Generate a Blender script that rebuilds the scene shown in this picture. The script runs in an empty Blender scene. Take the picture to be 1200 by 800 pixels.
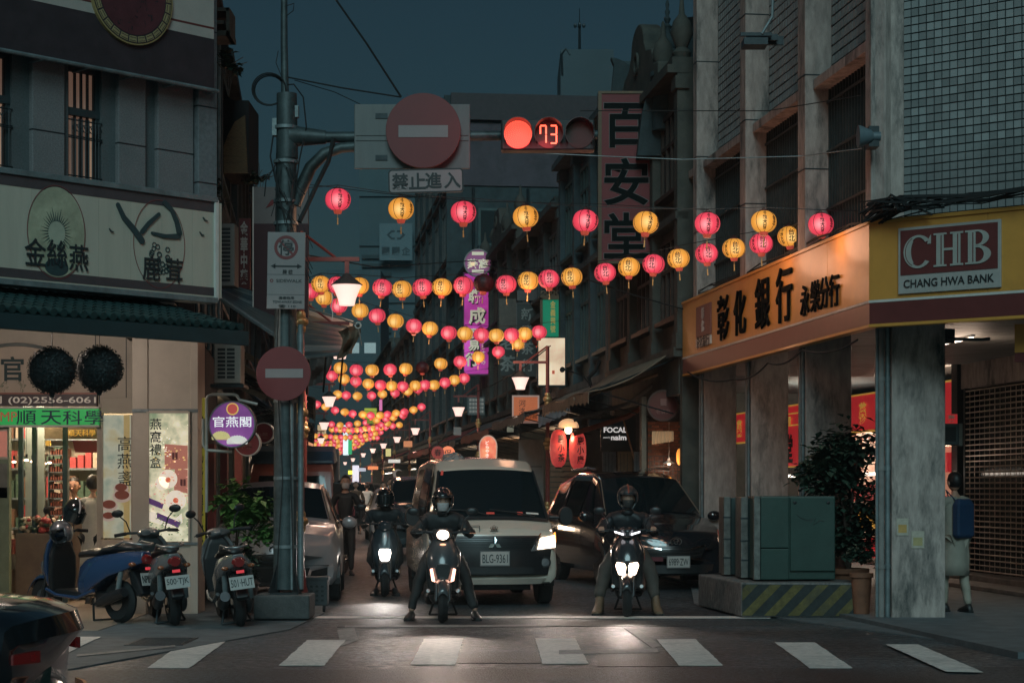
import bpy, math, random
from mathutils import Vector, Matrix, noise
random.seed(7)
PI = math.pi
S = bpy.context.scene
# ---------------------------------------------------------------- camera
F, YH, CH = 2200.0, 572.0, 1.5          # focal length in px of a 1200 px wide frame, horizon row, eye height
cam = bpy.data.cameras.new("camera"); camo = bpy.data.objects.new("camera", cam)
S.collection.objects.link(camo); S.camera = camo
camo.location = (0, 0, CH); camo.rotation_euler = (PI/2, 0, 0)
cam.sensor_width = 36; cam.lens = 36*F/1200; cam.shift_y = (YH-400)/1200.0
cam.clip_start = 0.1; cam.clip_end = 2000
# ---------------------------------------------------------------- sky, dusk
SUN_EL, SUN_AZ = math.radians(33), math.radians(182)
w = bpy.data.worlds.new("World"); S.world = w; w.use_nodes = True
nt = w.node_tree; bg = nt.nodes['Background']
sk = nt.nodes.new('ShaderNodeTexSky'); sk.sky_type = 'NISHITA'; sk.sun_disc = False
sk.sun_elevation = SUN_EL; sk.sun_rotation = SUN_AZ; sk.air_density = 1.0; sk.dust_density = 2.5; sk.ozone_density = 3.0
mx = nt.nodes.new('ShaderNodeMix'); mx.data_type = 'RGBA'; mx.blend_type = 'MULTIPLY'; mx.inputs[0].default_value = 1
mx.inputs[7].default_value = (0.47, 0.70, 0.62, 1)
nt.links.new(sk.outputs[0], mx.inputs[6]); nt.links.new(mx.outputs[2], bg.inputs[0])
bg.inputs[1].default_value = 0.016
# glow of the crossing's street lighting and the last daylight, from behind the camera
sl = bpy.data.lights.new("sun", 'SUN'); so = bpy.data.objects.new("sun", sl); S.collection.objects.link(so)
sl.energy = 1.12; sl.angle = math.radians(28); sl.color = (0.60, 0.94, 1.0)
_d = Vector((math.cos(SUN_EL)*math.sin(SUN_AZ), math.cos(SUN_EL)*math.cos(SUN_AZ), math.sin(SUN_EL)))
so.rotation_euler = _d.to_track_quat('Z', 'Y').to_euler()
S.view_settings.view_transform = 'Standard'; S.view_settings.look = 'None'
S.view_settings.exposure = 0; S.view_settings.gamma = 1
try:
    S.cycles.max_bounces = 6; S.cycles.diffuse_bounces = 3; S.cycles.glossy_bounces = 3; S.cycles.transmission_bounces = 4
    S.cycles.use_denoising = True; S.cycles.sample_clamp_indirect = 4; S.cycles.use_light_tree = True
except Exception: pass

# ---------------------------------------------------------------- helpers
def link(o): S.collection.objects.link(o); return o
def P(x, y, d): return Vector(((x-600)*d/F, d, CH+(YH-y)*d/F))
def G(x, y):
    d = CH*F/(y-YH); return Vector(((x-600)*d/F, d, 0))
MATS = {}
def mat(name, col, rough=.6, metal=0, var=.25, scale=6, bump=0, bscale=40, emit=None, es=0, coat=0, stain=0, stain_col=(.02,.022,.02), spec=.5, stretch=(1,1,1), alpha=1, rvar=0, orand=0, speck=0):
    if name in MATS: return MATS[name]
    m = bpy.data.materials.new(name); m.use_nodes = True; n = m.node_tree.nodes; L = m.node_tree.links
    b = n['Principled BSDF']; b.inputs['Roughness'].default_value = rough; b.inputs['Metallic'].default_value = metal
    b.inputs['Specular IOR Level'].default_value = spec
    if coat: b.inputs['Coat Weight'].default_value = coat; b.inputs['Coat Roughness'].default_value = .06
    c = tuple(col)+(1,)
    b.inputs['Base Color'].default_value = c
    tc = n.new('ShaderNodeTexCoord'); mp = n.new('ShaderNodeMapping'); mp.inputs[3].default_value = stretch
    L.new(tc.outputs['Object'], mp.inputs[0])
    out = None
    if var:
        t = n.new('ShaderNodeTexNoise'); t.inputs['Scale'].default_value = scale; t.inputs['Detail'].default_value = 6; t.inputs['Roughness'].default_value = .65
        L.new(mp.outputs[0], t.inputs[0])
        r = n.new('ShaderNodeMapRange'); r.inputs[1].default_value = .3; r.inputs[2].default_value = .7
        r.inputs[3].default_value = 1-var; r.inputs[4].default_value = 1+var*.6
        L.new(t.outputs[0], r.inputs[0])
        v = n.new('ShaderNodeVectorMath'); v.operation = 'SCALE'; v.inputs[0].default_value = col; L.new(r.outputs[0], v.inputs['Scale'])
        out = v.outputs[0]
        if rvar:
            rr = n.new('ShaderNodeMapRange'); rr.inputs[1].default_value = .35; rr.inputs[2].default_value = .65
            rr.inputs[3].default_value = rough-rvar; rr.inputs[4].default_value = rough+rvar
            L.new(t.outputs[0], rr.inputs[0]); L.new(rr.outputs[0], b.inputs['Roughness'])
    if orand and out:
        oi = n.new('ShaderNodeObjectInfo'); r = n.new('ShaderNodeMapRange'); r.inputs[3].default_value = 1-orand; r.inputs[4].default_value = 1+orand*.5
        v = n.new('ShaderNodeVectorMath'); v.operation = 'SCALE'; L.new(oi.outputs['Random'], r.inputs[0]); L.new(out, v.inputs[0]); L.new(r.outputs[0], v.inputs['Scale']); out = v.outputs[0]
    if speck and out:
        t = n.new('ShaderNodeTexNoise'); t.inputs['Scale'].default_value = 26; t.inputs['Detail'].default_value = 3
        t2 = n.new('ShaderNodeTexNoise'); t2.inputs['Scale'].default_value = .55; t2.inputs['Detail'].default_value = 5
        L.new(tc.outputs['Object'], t.inputs[0]); L.new(tc.outputs['Object'], t2.inputs[0])
        a = n.new('ShaderNodeMapRange'); a.inputs[1].default_value = .38; a.inputs[2].default_value = .66; a.inputs[3].default_value = 1-speck; a.inputs[4].default_value = 1+speck*1.3
        a2 = n.new('ShaderNodeMapRange'); a2.inputs[1].default_value = .38; a2.inputs[2].default_value = .62; a2.inputs[3].default_value = .5; a2.inputs[4].default_value = 1.55
        L.new(t.outputs[0], a.inputs[0]); L.new(t2.outputs[0], a2.inputs[0]); mm = n.new('ShaderNodeMath'); mm.operation = 'MULTIPLY'; L.new(a.outputs[0], mm.inputs[0]); L.new(a2.outputs[0], mm.inputs[1])
        v = n.new('ShaderNodeVectorMath'); v.operation = 'SCALE'; L.new(out, v.inputs[0]); L.new(mm.outputs[0], v.inputs['Scale']); out = v.outputs[0]
    if stain:
        t = n.new('ShaderNodeTexNoise'); t.inputs['Scale'].default_value = 1.7; t.inputs['Detail'].default_value = 9; t.inputs['Roughness'].default_value = .7
        L.new(mp.outputs[0], t.inputs[0])
        r = n.new('ShaderNodeMapRange'); r.inputs[1].default_value = .5; r.inputs[2].default_value = .72; r.inputs[4].default_value = stain
        L.new(t.outputs[0], r.inputs[0])
        x = n.new('ShaderNodeMix'); x.data_type = 'RGBA'; x.inputs[6].default_value = c; x.inputs[7].default_value = tuple(stain_col)+(1,)
        L.new(r.outputs[0], x.inputs[0])
        if out: L.new(out, x.inputs[6])
        out = x.outputs[2]
    if out: L.new(out, b.inputs['Base Color'])
    if bump:
        t = n.new('ShaderNodeTexNoise'); t.inputs['Scale'].default_value = bscale; t.inputs['Detail'].default_value = 4
        L.new(mp.outputs[0], t.inputs[0]); bp = n.new('ShaderNodeBump'); bp.inputs['Strength'].default_value = bump; bp.inputs['Distance'].default_value = .02
        L.new(t.outputs[0], bp.inputs['Height']); L.new(bp.outputs[0], b.inputs['Normal'])
    if emit: b.inputs['Emission Color'].default_value = tuple(emit)+(1,); b.inputs['Emission Strength'].default_value = es
    MATS[name] = m; return m

def tag(o, label=None, cat=None, group=None, kind=None):
    if label: o['label'] = label
    if cat: o['category'] = cat
    if group: o['group'] = group
    if kind: o['kind'] = kind
    return o
def thing(name, label, cat, loc=(0,0,0), rotz=0, group=None):
    o = bpy.data.objects.new(name, None); o.empty_display_size = .2; link(o)
    o.location = loc; o.rotation_euler = (0,0,rotz)
    return tag(o, label, cat, group)
class MB:
    def __init__(s): s.v = []; s.f = []; s.m = []; s.k = 0
    def add(s, vs, fs):
        b = len(s.v); s.v += [tuple(p) for p in vs]; s.f += [tuple(b+i for i in f) for f in fs]; s.m += [s.k]*len(fs); return s
    def box(s, x0, x1, y0, y1, z0, z1):
        x0,x1=sorted((x0,x1)); y0,y1=sorted((y0,y1)); z0,z1=sorted((z0,z1))
        return s.add([(x,y,z) for x in (x0,x1) for y in (y0,y1) for z in (z0,z1)], [(0,1,3,2),(4,6,7,5),(0,4,5,1),(2,3,7,6),(0,2,6,4),(1,5,7,3)])
    def obox(s, c, size, e=(0,0,0)):
        from mathutils import Euler
        R = Euler(e).to_matrix(); c = Vector(c)
        h = [q/2 for q in size]
        vs = [c+R@Vector((x,y,z)) for x in (-h[0],h[0]) for y in (-h[1],h[1]) for z in (-h[2],h[2])]
        return s.add(vs, [(0,1,3,2),(4,6,7,5),(0,4,5,1),(2,3,7,6),(0,2,6,4),(1,5,7,3)])
    def tube(s, p, q, r0, r1=None, n=10, cap=True):
        p = Vector(p); q = Vector(q); r1 = r0 if r1 is None else r1
        d = (q-p)
        if d.length < 1e-6: return s
        d.normalize(); a = d.orthogonal().normalized(); b = d.cross(a)
        vs = [c+(a*math.cos(2*PI*i/n)+b*math.sin(2*PI*i/n))*r for c, r in ((p,r0),(q,r1)) for i in range(n)]
        fs = [(i,(i+1)%n,n+(i+1)%n,n+i) for i in range(n)]
        if cap: fs += [tuple(range(n))[::-1], tuple(range(n,2*n))]
        return s.add(vs, fs)
    def path(s, pts, r, n=6):
        pts = [Vector(p) for p in pts]; rs = r if isinstance(r, (list,tuple)) else [r]*len(pts)
        vs = []; a = None
        for i, p in enumerate(pts):
            d = (pts[min(i+1,len(pts)-1)]-pts[max(i-1,0)])
            if d.length < 1e-7: d = Vector((0,0,1))
            d.normalize()
            if a is None: a = d.orthogonal().normalized()
            a = (a-d*a.dot(d)); a = a.normalized() if a.length > 1e-5 else d.orthogonal().normalized()
            b = d.cross(a)
            vs += [p+(a*math.cos(2*PI*k/n)+b*math.sin(2*PI*k/n))*rs[i] for k in range(n)]
        fs = [(i*n+k, i*n+(k+1)%n, (i+1)*n+(k+1)%n, (i+1)*n+k) for i in range(len(pts)-1) for k in range(n)]
        fs += [tuple(range(n))[::-1], tuple(range((len(pts)-1)*n, len(pts)*n))]
        return s.add(vs, fs)
    def lathe(s, prof, n=20, c=(0,0,0), axis='Z', sx=1, sy=1):
        c = Vector(c); vs = []
        for r, z in prof:
            for i in range(n):
                a = 2*PI*i/n; p = (r*math.cos(a)*sx, r*math.sin(a)*sy, z)
                if axis == 'X': p = (p[2], p[0], p[1])
                if axis == 'Y': p = (p[0], p[2], p[1])
                vs.append(c+Vector(p))
        fs = [(j*n+i, j*n+(i+1)%n, (j+1)*n+(i+1)%n, (j+1)*n+i) for j in range(len(prof)-1) for i in range(n)]
        if prof[0][0] > 1e-4: fs.append(tuple(range(n))[::-1])
        if prof[-1][0] > 1e-4: fs.append(tuple(range((len(prof)-1)*n, len(prof)*n)))
        return s.add(vs, fs)
    def ell(s, c, r, nu=16, nv=10, z0=-1, z1=1):
        prof = []
        for j in range(nv+1):
            t = math.asin(z0)+(math.asin(z1)-math.asin(z0))*j/nv
            prof.append((max(math.cos(t),1e-5), math.sin(t)))
        b = len(s.v); s.lathe(prof, nu)
        for i in range(b, len(s.v)):
            x,y,z = s.v[i]; s.v[i] = (c[0]+x*r[0], c[1]+y*r[1], c[2]+z*r[2])
        return s
    def prism(s, pts, y0, y1):              # outline in x,z pushed through y
        n = len(pts); vs = [(x,y0,z) for x,z in pts]+[(x,y1,z) for x,z in pts]
        return s.add(vs, [tuple(range(n)), tuple(range(n,2*n))[::-1]]+[(i,n+i,n+(i+1)%n,(i+1)%n) for i in range(n)])
    def prismx(s, pts, x0, x1):              # outline in y,z pushed through x
        n = len(pts); vs = [(x0,y,z) for y,z in pts]+[(x1,y,z) for y,z in pts]
        return s.add(vs, [tuple(range(n)), tuple(range(n,2*n))[::-1]]+[(i,n+i,n+(i+1)%n,(i+1)%n) for i in range(n)])
    def prismz(s, pts, z0, z1):
        n = len(pts); vs = [(x,y,z0) for x,y in pts]+[(x,y,z1) for x,y in pts]
        return s.add(vs, [tuple(range(n)), tuple(range(n,2*n))[::-1]]+[(i,n+i,n+(i+1)%n,(i+1)%n) for i in range(n)])
    def disc(s, cx, cz, r, y0, y1, n=32, rx=None):
        return s.prism([(cx+(rx or r)*math.cos(2*PI*i/n), cz+r*math.sin(2*PI*i/n)) for i in range(n)], y0, y1)
    def ring(s, cx, cz, r0, r1, y0, y1, n=32, k=1):
        vs = []
        for r in (r0, r1):
            for y in (y0, y1):
                vs += [(cx+r*k*math.cos(2*PI*i/n), y, cz+r*math.sin(2*PI*i/n)) for i in range(n)]
        fs = []
        for a, b in ((0,1),(1,3),(3,2),(2,0)):
            fs += [(a*n+i, a*n+(i+1)%n, b*n+(i+1)%n, b*n+i) for i in range(n)]
        return s.add(vs, fs)
    def loft(s, rings, cap=True, closed=True):
        n = len(rings[0]); vs = [p for r in rings for p in r]
        m = n if closed else n-1
        fs = [(j*n+i, j*n+(i+1)%n, (j+1)*n+(i+1)%n, (j+1)*n+i) for j in range(len(rings)-1) for i in range(m)]
        if cap: fs += [tuple(range(n))[::-1], tuple(range((len(rings)-1)*n, len(rings)*n))]
        return s.add(vs, fs)
    def grid(s, fn, nu, nv):
        vs = [fn(i/nu, j/nv) for j in range(nv+1) for i in range(nu+1)]
        return s.add(vs, [(j*(nu+1)+i, j*(nu+1)+i+1, (j+1)*(nu+1)+i+1, (j+1)*(nu+1)+i) for j in range(nv) for i in range(nu)])
    def mesh(s, name, mats):
        me = bpy.data.meshes.new(name); me.from_pydata(s.v, [], s.f)
        for m in (mats if isinstance(mats, (list,tuple)) else [mats]): me.materials.append(m)
        if len(me.materials) > 1: me.polygons.foreach_set('material_index', s.m)
        return me
    def build(s, name, mats, parent=None, smooth=None, bevel=0, kind=None, fix=True, seg=2, sub=0):
        me = s.mesh(name, mats)
        if fix:
            import bmesh
            b = bmesh.new(); b.from_mesh(me); bmesh.ops.recalc_face_normals(b, faces=b.faces); b.to_mesh(me); b.free()
        if smooth is not None:
            me.shade_smooth(); me.set_sharp_from_angle(angle=math.radians(smooth))
        o = bpy.data.objects.new(name, me); link(o)
        if parent: o.parent = parent
        if bevel:
            m = o.modifiers.new('bevel', 'BEVEL'); m.width = bevel; m.segments = seg; m.limit_method = 'ANGLE'; m.angle_limit = math.radians(40)
        if sub:
            m = o.modifiers.new('sub', 'SUBSURF'); m.levels = m.render_levels = sub
        if kind: o['kind'] = kind
        return o
def inst(o, loc=None, rot=None, parent=None, name=None, scale=None):
    c = o.copy(); link(c); c.parent = parent if parent else o.parent
    if loc is not None: c.location = loc
    if rot is not None: c.rotation_euler = rot
    if scale is not None: c.scale = scale
    return c
_kids = {}
def copy_tree(o, parent=None):
    c = o.copy(); link(c); c.parent = parent
    for ch in list(o.children): copy_tree(ch, c)
    return c
_dg = None
TXT = {}
def text_me(body, size, ext=.005, off=0, vertical=False, gap=1.05, sx=1):
    key = (body, size, ext, off, vertical, gap, sx)
    if key in TXT: return TXT[key]
    vs = []; fs = []
    parts = list(body) if vertical else [body]
    for i, ch in enumerate(parts):
        c = bpy.data.curves.new('t', 'FONT'); c.body = ch; c.size = size; c.extrude = ext; c.offset = off*size; c.resolution_u = 3
        c.align_x = 'CENTER'; c.align_y = 'CENTER'
        o = bpy.data.objects.new('t', c); link(o)
        me = bpy.data.meshes.new_from_object(o.evaluated_get(bpy.context.evaluated_depsgraph_get()))
        b = len(vs)
        if me.vertices:
            xs = [v.co.x for v in me.vertices]; ys = [v.co.y for v in me.vertices]
            cx = (min(xs)+max(xs))/2; cy = (min(ys)+max(ys))/2
        dy = -(i-(len(parts)-1)/2)*size*gap if vertical else 0
        vs += [((v.co.x-cx)*sx, v.co.y-cy+dy, v.co.z) for v in me.vertices]
        fs += [tuple(b+q for q in p.vertices) for p in me.polygons]
        bpy.data.objects.remove(o); bpy.data.curves.remove(c); bpy.data.meshes.remove(me)
    TXT[key] = (vs, fs); return TXT[key]
def text(body, size, m, parent, x, y, z, ext=.005, off=.012, vertical=False, gap=1.05, sx=1, name='lettering', width=None, height=None, roll=0):
    """lettering standing in the local x,z plane, facing -y, centred at (x, z), its front at y"""
    vs, fs = text_me(body, size, ext, off, vertical, gap, sx)
    if width:
        w_ = max(v[0] for v in vs)-min(v[0] for v in vs); k = width/w_
    else: k = 1
    if height:
        h_ = max(v[1] for v in vs)-min(v[1] for v in vs); kz = height/h_
        if not width: k = kz
    else: kz = k if width else 1
    c, s_ = math.cos(roll), math.sin(roll)
    me = bpy.data.meshes.new(name)
    me.from_pydata([((v[0]*k*c-v[1]*kz*s_), -v[2]+ext, (v[0]*k*s_+v[1]*kz*c)) for v in vs], [], fs)
    me.materials.append(m)
    o = bpy.data.objects.new(name, me); link(o); o.parent = parent; o.location = (x, y-2*ext, z); return o

class Plane:
    """a vertical plane through (x,y) whose local x runs left to right in view and local y into the building"""
    def __init__(s, p, q):
        s.o = Vector((p[0], p[1])); a = Vector((q[0]-p[0], q[1]-p[1])); s.len = a.length; a.normalize()
        s.a = a; s.n = Vector((-a.y, a.x)); s.rot = math.atan2(a.y, a.x); s.loc = (p[0], p[1], 0)
    def d(s, px, off=0):
        o = s.o+s.n*off; k = (px-600)/F             # X = k*D
        # o.x+a.x t = k (o.y+a.y t)
        t = (k*o.y-o.x)/(s.a.x-k*s.a.y); return t, o.y+s.a.y*t
    def t(s, px, off=0): return s.d(px, off)[0]
    def z(s, px, py, off=0): return CH+(YH-py)*s.d(px, off)[1]/F
    def tz(s, px, py, off=0): return (s.t(px, off), s.z(px, py, off))
    def w(s, t, off=0): v = s.o+s.a*t+s.n*off; return v
    def thing(s, name, label, cat, t=0, off=0, z=0, group=None):
        v = s.w(t, off); return thing(name, label, cat, (v.x, v.y, z), s.rot, group)
def front(d): return Plane((0, d), (1, d))
# ================================================================= materials
asph = mat('asphalt', (.036,.053,.063), .50, spec=.5, speck=.75, var=.4, scale=9, bump=.7, bscale=60, stain=.55, stain_col=(.03,.033,.036), rvar=.16)
conc = mat('concrete', (.23,.22,.21), .85, var=.28, scale=5, bump=.25, bscale=30, stain=.6, stain_col=(.07,.085,.085))
conc_l = mat('pale_concrete', (.40,.33,.30), .85, var=.35, scale=7, bump=.3, bscale=30, stain=1.25, stain_col=(.035,.042,.042), stretch=(1.6,1.6,.5))
pave = mat('pavement', (.13,.135,.14), .8, var=.3, scale=3, bump=.25, bscale=60, stain=.55, stain_col=(.06,.066,.07))
paint = mat('road_paint', (.68,.62,.58), .6, var=.3, scale=16, bump=.3, bscale=90, stain=.55, stain_col=(.22,.22,.22))
black = mat('black_plastic', (.012,.014,.016), .4, var=.2)
blackm = mat('black_matt', (.012,.014,.015), .85, var=.3, scale=30, bump=.15)
rubber = mat('tyre_rubber', (.014,.015,.016), .8, var=.3, scale=20, bump=.2)
dark = mat('dark_metal', (.03,.04,.045), .45, metal=.5, var=.35, scale=12)
steel = mat('galvanised_steel', (.20,.24,.25), .5, metal=.35, var=.35, scale=7, bump=.1, bscale=60, stain=.7, stain_col=(.06,.08,.08))
chrome = mat('chrome', (.6,.6,.6), .15, metal=1, var=.1)
glassd = mat('dark_glass', (.006,.011,.013), .06, var=0, spec=.6)
glassw = mat('window_glass', (.012,.022,.028), .12, var=.3, scale=2)
white = mat('white_paint', (.62,.6,.56), .5, var=.12, scale=5, stain=.4, stain_col=(.3,.28,.25))
ink = mat('black_ink', (.012,.016,.018), .5, var=0)
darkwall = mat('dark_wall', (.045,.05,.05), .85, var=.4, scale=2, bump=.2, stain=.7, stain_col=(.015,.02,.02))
tilew = mat('wall_tile', (.30,.32,.32), .42, orand=.3, var=.3, scale=1.3, stain=.5, stain_col=(.10,.12,.12))
grout = mat('tile_grout', (.025,.035,.037), .9, var=.3)
bulb = mat('bulb_glow', (.9,.8,.7), .4, var=0, emit=(1,.66,.42), es=7)
tubeg = mat('tube_glow', (.9,.9,.9), .4, var=0, emit=(1,.86,.72), es=3.5)
# ================================================================= ground
g = MB(); g.grid(lambda u,v: (-160+320*u, -20+v*620, 0), 16, 24); g.build('road', asph, kind='structure')
def strip(name, pts, m, z, kind='structure', px=True):
    q = [G(*p) if px else Vector((p[0],p[1],0)) for p in pts]
    # subdivide edges with a little wear
    out = []
    for i, p in enumerate(q):
        r = q[(i+1)%len(q)]
        n = max(1, int((r-p).length/.12)) if name == 'crosswalk_stripe' else 1
        for k in range(n):
            c = p.lerp(r, k/n)
            j = .005 if name == 'crosswalk_stripe' else 0
            out.append((c.x+random.uniform(-j,j), c.y+random.uniform(-j,j)))
    b = MB(); b.prismz(out, z-.003, z); o = b.build(name, m, kind=kind); return o
# left pavement apron and right pavement (slightly raised slabs)
slab = mat('pavement_slab', (.105,.125,.135), .75, var=.35, scale=4, bump=.2, bscale=60, stain=.5, stain_col=(.06,.068,.072))
b = MB(); b.prismz([(-14,12.5),(-3.9,14.6),(-3.35,16.5),(-2.35,19.9),(-2.25,22.5),(-3.0,29),(-12.5,118),(-22,118),(-14,30)], -.1, .014); b.build('left_pavement', slab, kind='structure')
b = MB(); b.prismz([(14,12),(5.2,15.4),(4.55,17.6),(3.2,21.2),(2.35,24.2),(2.75,28.9),(2.55,29.6),(-7,117),(12,117),(20,40)], -.1, .014); b.build('right_pavement', slab, kind='structure')
for k, q in enumerate([[(220,750),(267,750),(222,783),(172,783)],[(360,750),(405,750),(380,780),(327,780)],[(497,749),(543,748),(534,779),(481,779)],
          [(627,748),(674,748),(690,778),(636,778)],[(769,749),(815,749),(847,780),(796,780)],[(908,753),(955,753),(999,783),(949,783)],[(1038,757),(1076,757),(1152,790),(1108,789)],[(70,748),(118,748),(40,786),(-14,786)]]):
    strip('crosswalk_stripe', q, paint, .008 if k < 6 else .022)
strip('stop_line', [(366,722.2),(903,722.2),(903,724.6),(366,724.6)], paint, .008)
thin = mat('worn_paint', (.24,.23,.22), .65, var=.6, scale=14, stain=1, stain_col=(.06,.064,.067))
strip('worn_line', [(404,733),(640,732),(640,734.5),(404,735.5)], thin, .008)
strip('worn_line', [(90,769),(205,758),(206,760),(90,771.5)], thin, .022)
strip('worn_line', [(395,738),(415,735),(420,750),(400,757)], thin, .006)
strip('worn_line', [(655,762),(770,760),(772,765),(655,767)], thin, .0085)
strip('worn_line', [(730,735),(745,735),(775,757),(765,760)], thin, .007)
patch = mat('asphalt_patch', (.024,.036,.043), .52, spec=.45, speck=.75, var=.3, scale=12, bump=.7, bscale=60)
strip('road_patch', [(-60,786),(1260,781),(1400,860),(-200,860)], patch, .004)
strip('road_patch', [(400,728),(905,727),(918,733),(395,734.5)], patch, .004)
strip('road_patch', [(700,764),(770,762),(797,781),(700,781)], patch, .005)
strip('road_patch', [(536,764),(629,764),(634,777),(536,777)], patch, .005)
# round iron covers
iron = mat('cast_iron', (.05,.052,.055), .5, metal=.4, var=.4, scale=30, bump=.5, bscale=90)
m_ = MB(); c = G(190,753); m_.box(c.x-.28,c.x+.28,c.y-.45,c.y+.45,.0145,.020)
for i in range(9): m_.box(c.x-.24,c.x+.24,c.y-.4+i*.09,c.y-.36+i*.09,.020,.025)
tag(m_.build('drain_grate', iron), 'square iron drain grate in the pavement in front of the blue scooter', 'drain grate')
# ================================================================= bank building on the right corner
BS = Plane((2.68,29.5),(3.90,20.5)); BC = Plane((3.90,20.5),(6.74,18.27)); L1 = BS.len
bank = BS.thing('bank_building', 'tiled bank building on the right corner with concrete pillars and fins above a yellow fascia', 'building')
mel = mat('louver_metal', (.035,.045,.045), .6, var=.4, scale=8)
pl = conc_l
ZT = 13.5
b = MB(); b.box(-.1,L1-.05,.36,5,6.5,ZT); b.box(-.1,L1-.05,.42,5,3.6,6.5); b.build('wall', grout, bank)
b = MB(); b.box(-.15,L1+.1,.1,.7,3.46,3.62); b.box(-3,L1+.2,.5,4.4,3.46,3.6); b.build('ceiling', conc, bank)
b = MB(); b.box(-3,L1+4,.02,4.6,-.05,.06); b.build('floor', slab, bank)
cols = [(824,.24),(881,.30),(951,.32)]
ct = [BS.t(px,.15) for px,_ in cols]
for (px,wd), t in zip(cols, ct):
    b = MB(); b.box(t-wd/2,t+wd/2,.02,.37,4.42,ZT)
    o = b.build('fin', pl, bank, bevel=.012)
    for zz in (5.4, 6.55, 8.0):
        j = MB(); j.box(t-wd/2-.004,t+wd/2+.004,.016,.38,zz,zz+.015); j.build('joint', dark, o)
t = BS.t(1033,.1)
b = MB(); b.box(L1-.2,L1-.002,.02,.4,4.42,ZT); o = b.build('fin', pl, bank, bevel=.012)
edges = [-.1]+[x for x in ct]+[L1-.1]
hw = [0]+[w/2 for _,w in cols]+[.1]
for i in range(4):
    a, c = edges[i]+hw[i], edges[i+1]-hw[i+1]
    if c-a < .3: continue
    b = MB(); b.box(a,c,.12,.41,6.38,6.5); b.build('sill', pl, bank, bevel=.008)
    # tile wall above sill
    q = MB(); n = int((c-a)/.12)
    for r in range(24):
        for k in range(n):
            x = a+.02+k*(c-a-.02)/n; z = 6.56+r*.12
            q.box(x,x+.095,.342+random.uniform(0,.006),.37,z,z+.095)
    q.build('tile_panel', tilew, bank, kind='stuff')
    # louvers below
    lv = MB(); lv.box(a,c,.39,.41,4.4,6.38); lv.build('louver_back', glassw, bank)
    n = int((c-a)/.11)
    for k in range(n+1):
        x = a+.03+k*(c-a-.06)/n; l = MB(); l.box(x-.014,x+.014,.31,.385,4.45,6.38); l.build('louver', mel, bank)
    for z in (4.9,5.6,6.2):
        l = MB(); l.box(a,c,.29,.309,z,z+.03); l.build('rail', mel, bank)
# white laundry-like plates behind the louvers
# corner column on the street corner + chamfered tile wall
bcr = BC.thing('bank_corner', None, None); del_ = bcr  # helper frame, becomes a part of the bank
bcr.parent = bank; bcr.matrix_parent_inverse = Matrix.Identity(4)
bm_ = Matrix.Translation((BS.loc[0],BS.loc[1],0))@Matrix.Rotation(BS.rot,4,'Z')
cm_ = Matrix.Translation((BC.loc[0],BC.loc[1],0))@Matrix.Rotation(BC.rot,4,'Z')
rel = bm_.inverted()@cm_
bpy.data.objects.remove(bcr)
def place(o): o.matrix_basis = rel@o.matrix_basis; return o
b = MB(); b.box(-.02,.17,.05,.5,4.42,ZT); place(b.build('fin', pl, bank, bevel=.012))
b = MB(); b.box(.17,6,.30,4,4.42,ZT); place(b.build('wall', grout, bank))
me = None
tp = .0905; cols_n = 16; rows_top = 18
b = MB(); b.box(0,tp-.014,-.014,0,0,tp-.014); tm = b.mesh('tile', tilew); 
z0 = 6.74
for r in range(rows_top):
    for k in range(cols_n):
        o = bpy.data.objects.new('tile', tm); link(o); o.parent = bank
        o.location = (.185+k*tp, .3-random.uniform(0,.006), z0-r*tp); o.rotation_euler = (random.uniform(-.02,.02),0,random.uniform(-.03,.03)); place(o)
q = MB()
for r in range(60):
    for k in range(60):
        z = 4.42+r*tp; x = .185+k*tp
        if k < cols_n and z0-(rows_top-1)*tp-.01 < z+ (z0-4.42)%tp < z0+tp-.01: continue
        zz = z+((z0-4.42)%tp)
        q.box(x,x+tp-.014,.286+random.uniform(-.003,.003),.3,zz,zz+tp-.014)
place(q.build('tile_field', tilew, bank, kind='stuff'))
# pillars
def pillar(px0, px1, d, name='pillar'):
    x0 = (px0-600)*d/F; x1 = (px1-600)*d/F
    o = Matrix(); m4 = bm_.inverted()
    b = MB(); b.box(x0,x1,d,d+.62,.0,3.47)
    for v in (0,): pass
    b.v = [tuple(m4@Vector(p)) for p in b.v]
    return b.build(name, conc_l, bank, bevel=.015)
for p in ((1045,1108,21.0),(944,998,23.6),(880,924,26.4),(825,863,29.0)):
    o = pillar(*p)
    # ribs and pipe on the left edge of each pillar
    d = p[2]; x = (p[0]-600)*d/F; m4 = bm_.inverted()
    for k, (dx, r) in enumerate(((-.035,.03),(-.105,.035),(-.155,.018)) if p[0]==1045 else ((-.024,.022),(-.06,.012))):
        c = MB(); c.tube((x+dx,d+.06,.05),(x+dx,d+.06,3.46),r,n=12)
        for z in (.6,1.7,2.7): c.tube((x+dx,d+.06,z),(x+dx,d+.06,z+.05),r*1.2,n=12)
        c.v = [tuple(m4@Vector(q)) for q in c.v]; c.build('pipe', steel if k != 1 else conc, bank, smooth=40)
paper = mat('paper_notice', (.45,.40,.33), .8, var=.2, scale=20)
def local_box(parent, M, name, m, x0,x1,y0,y1,z0,z1):
    b = MB(); b.box(x0,x1,y0,y1,z0,z1); b.v = [tuple(M@Vector(q)) for q in b.v]; return b.build(name, m, parent)
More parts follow.
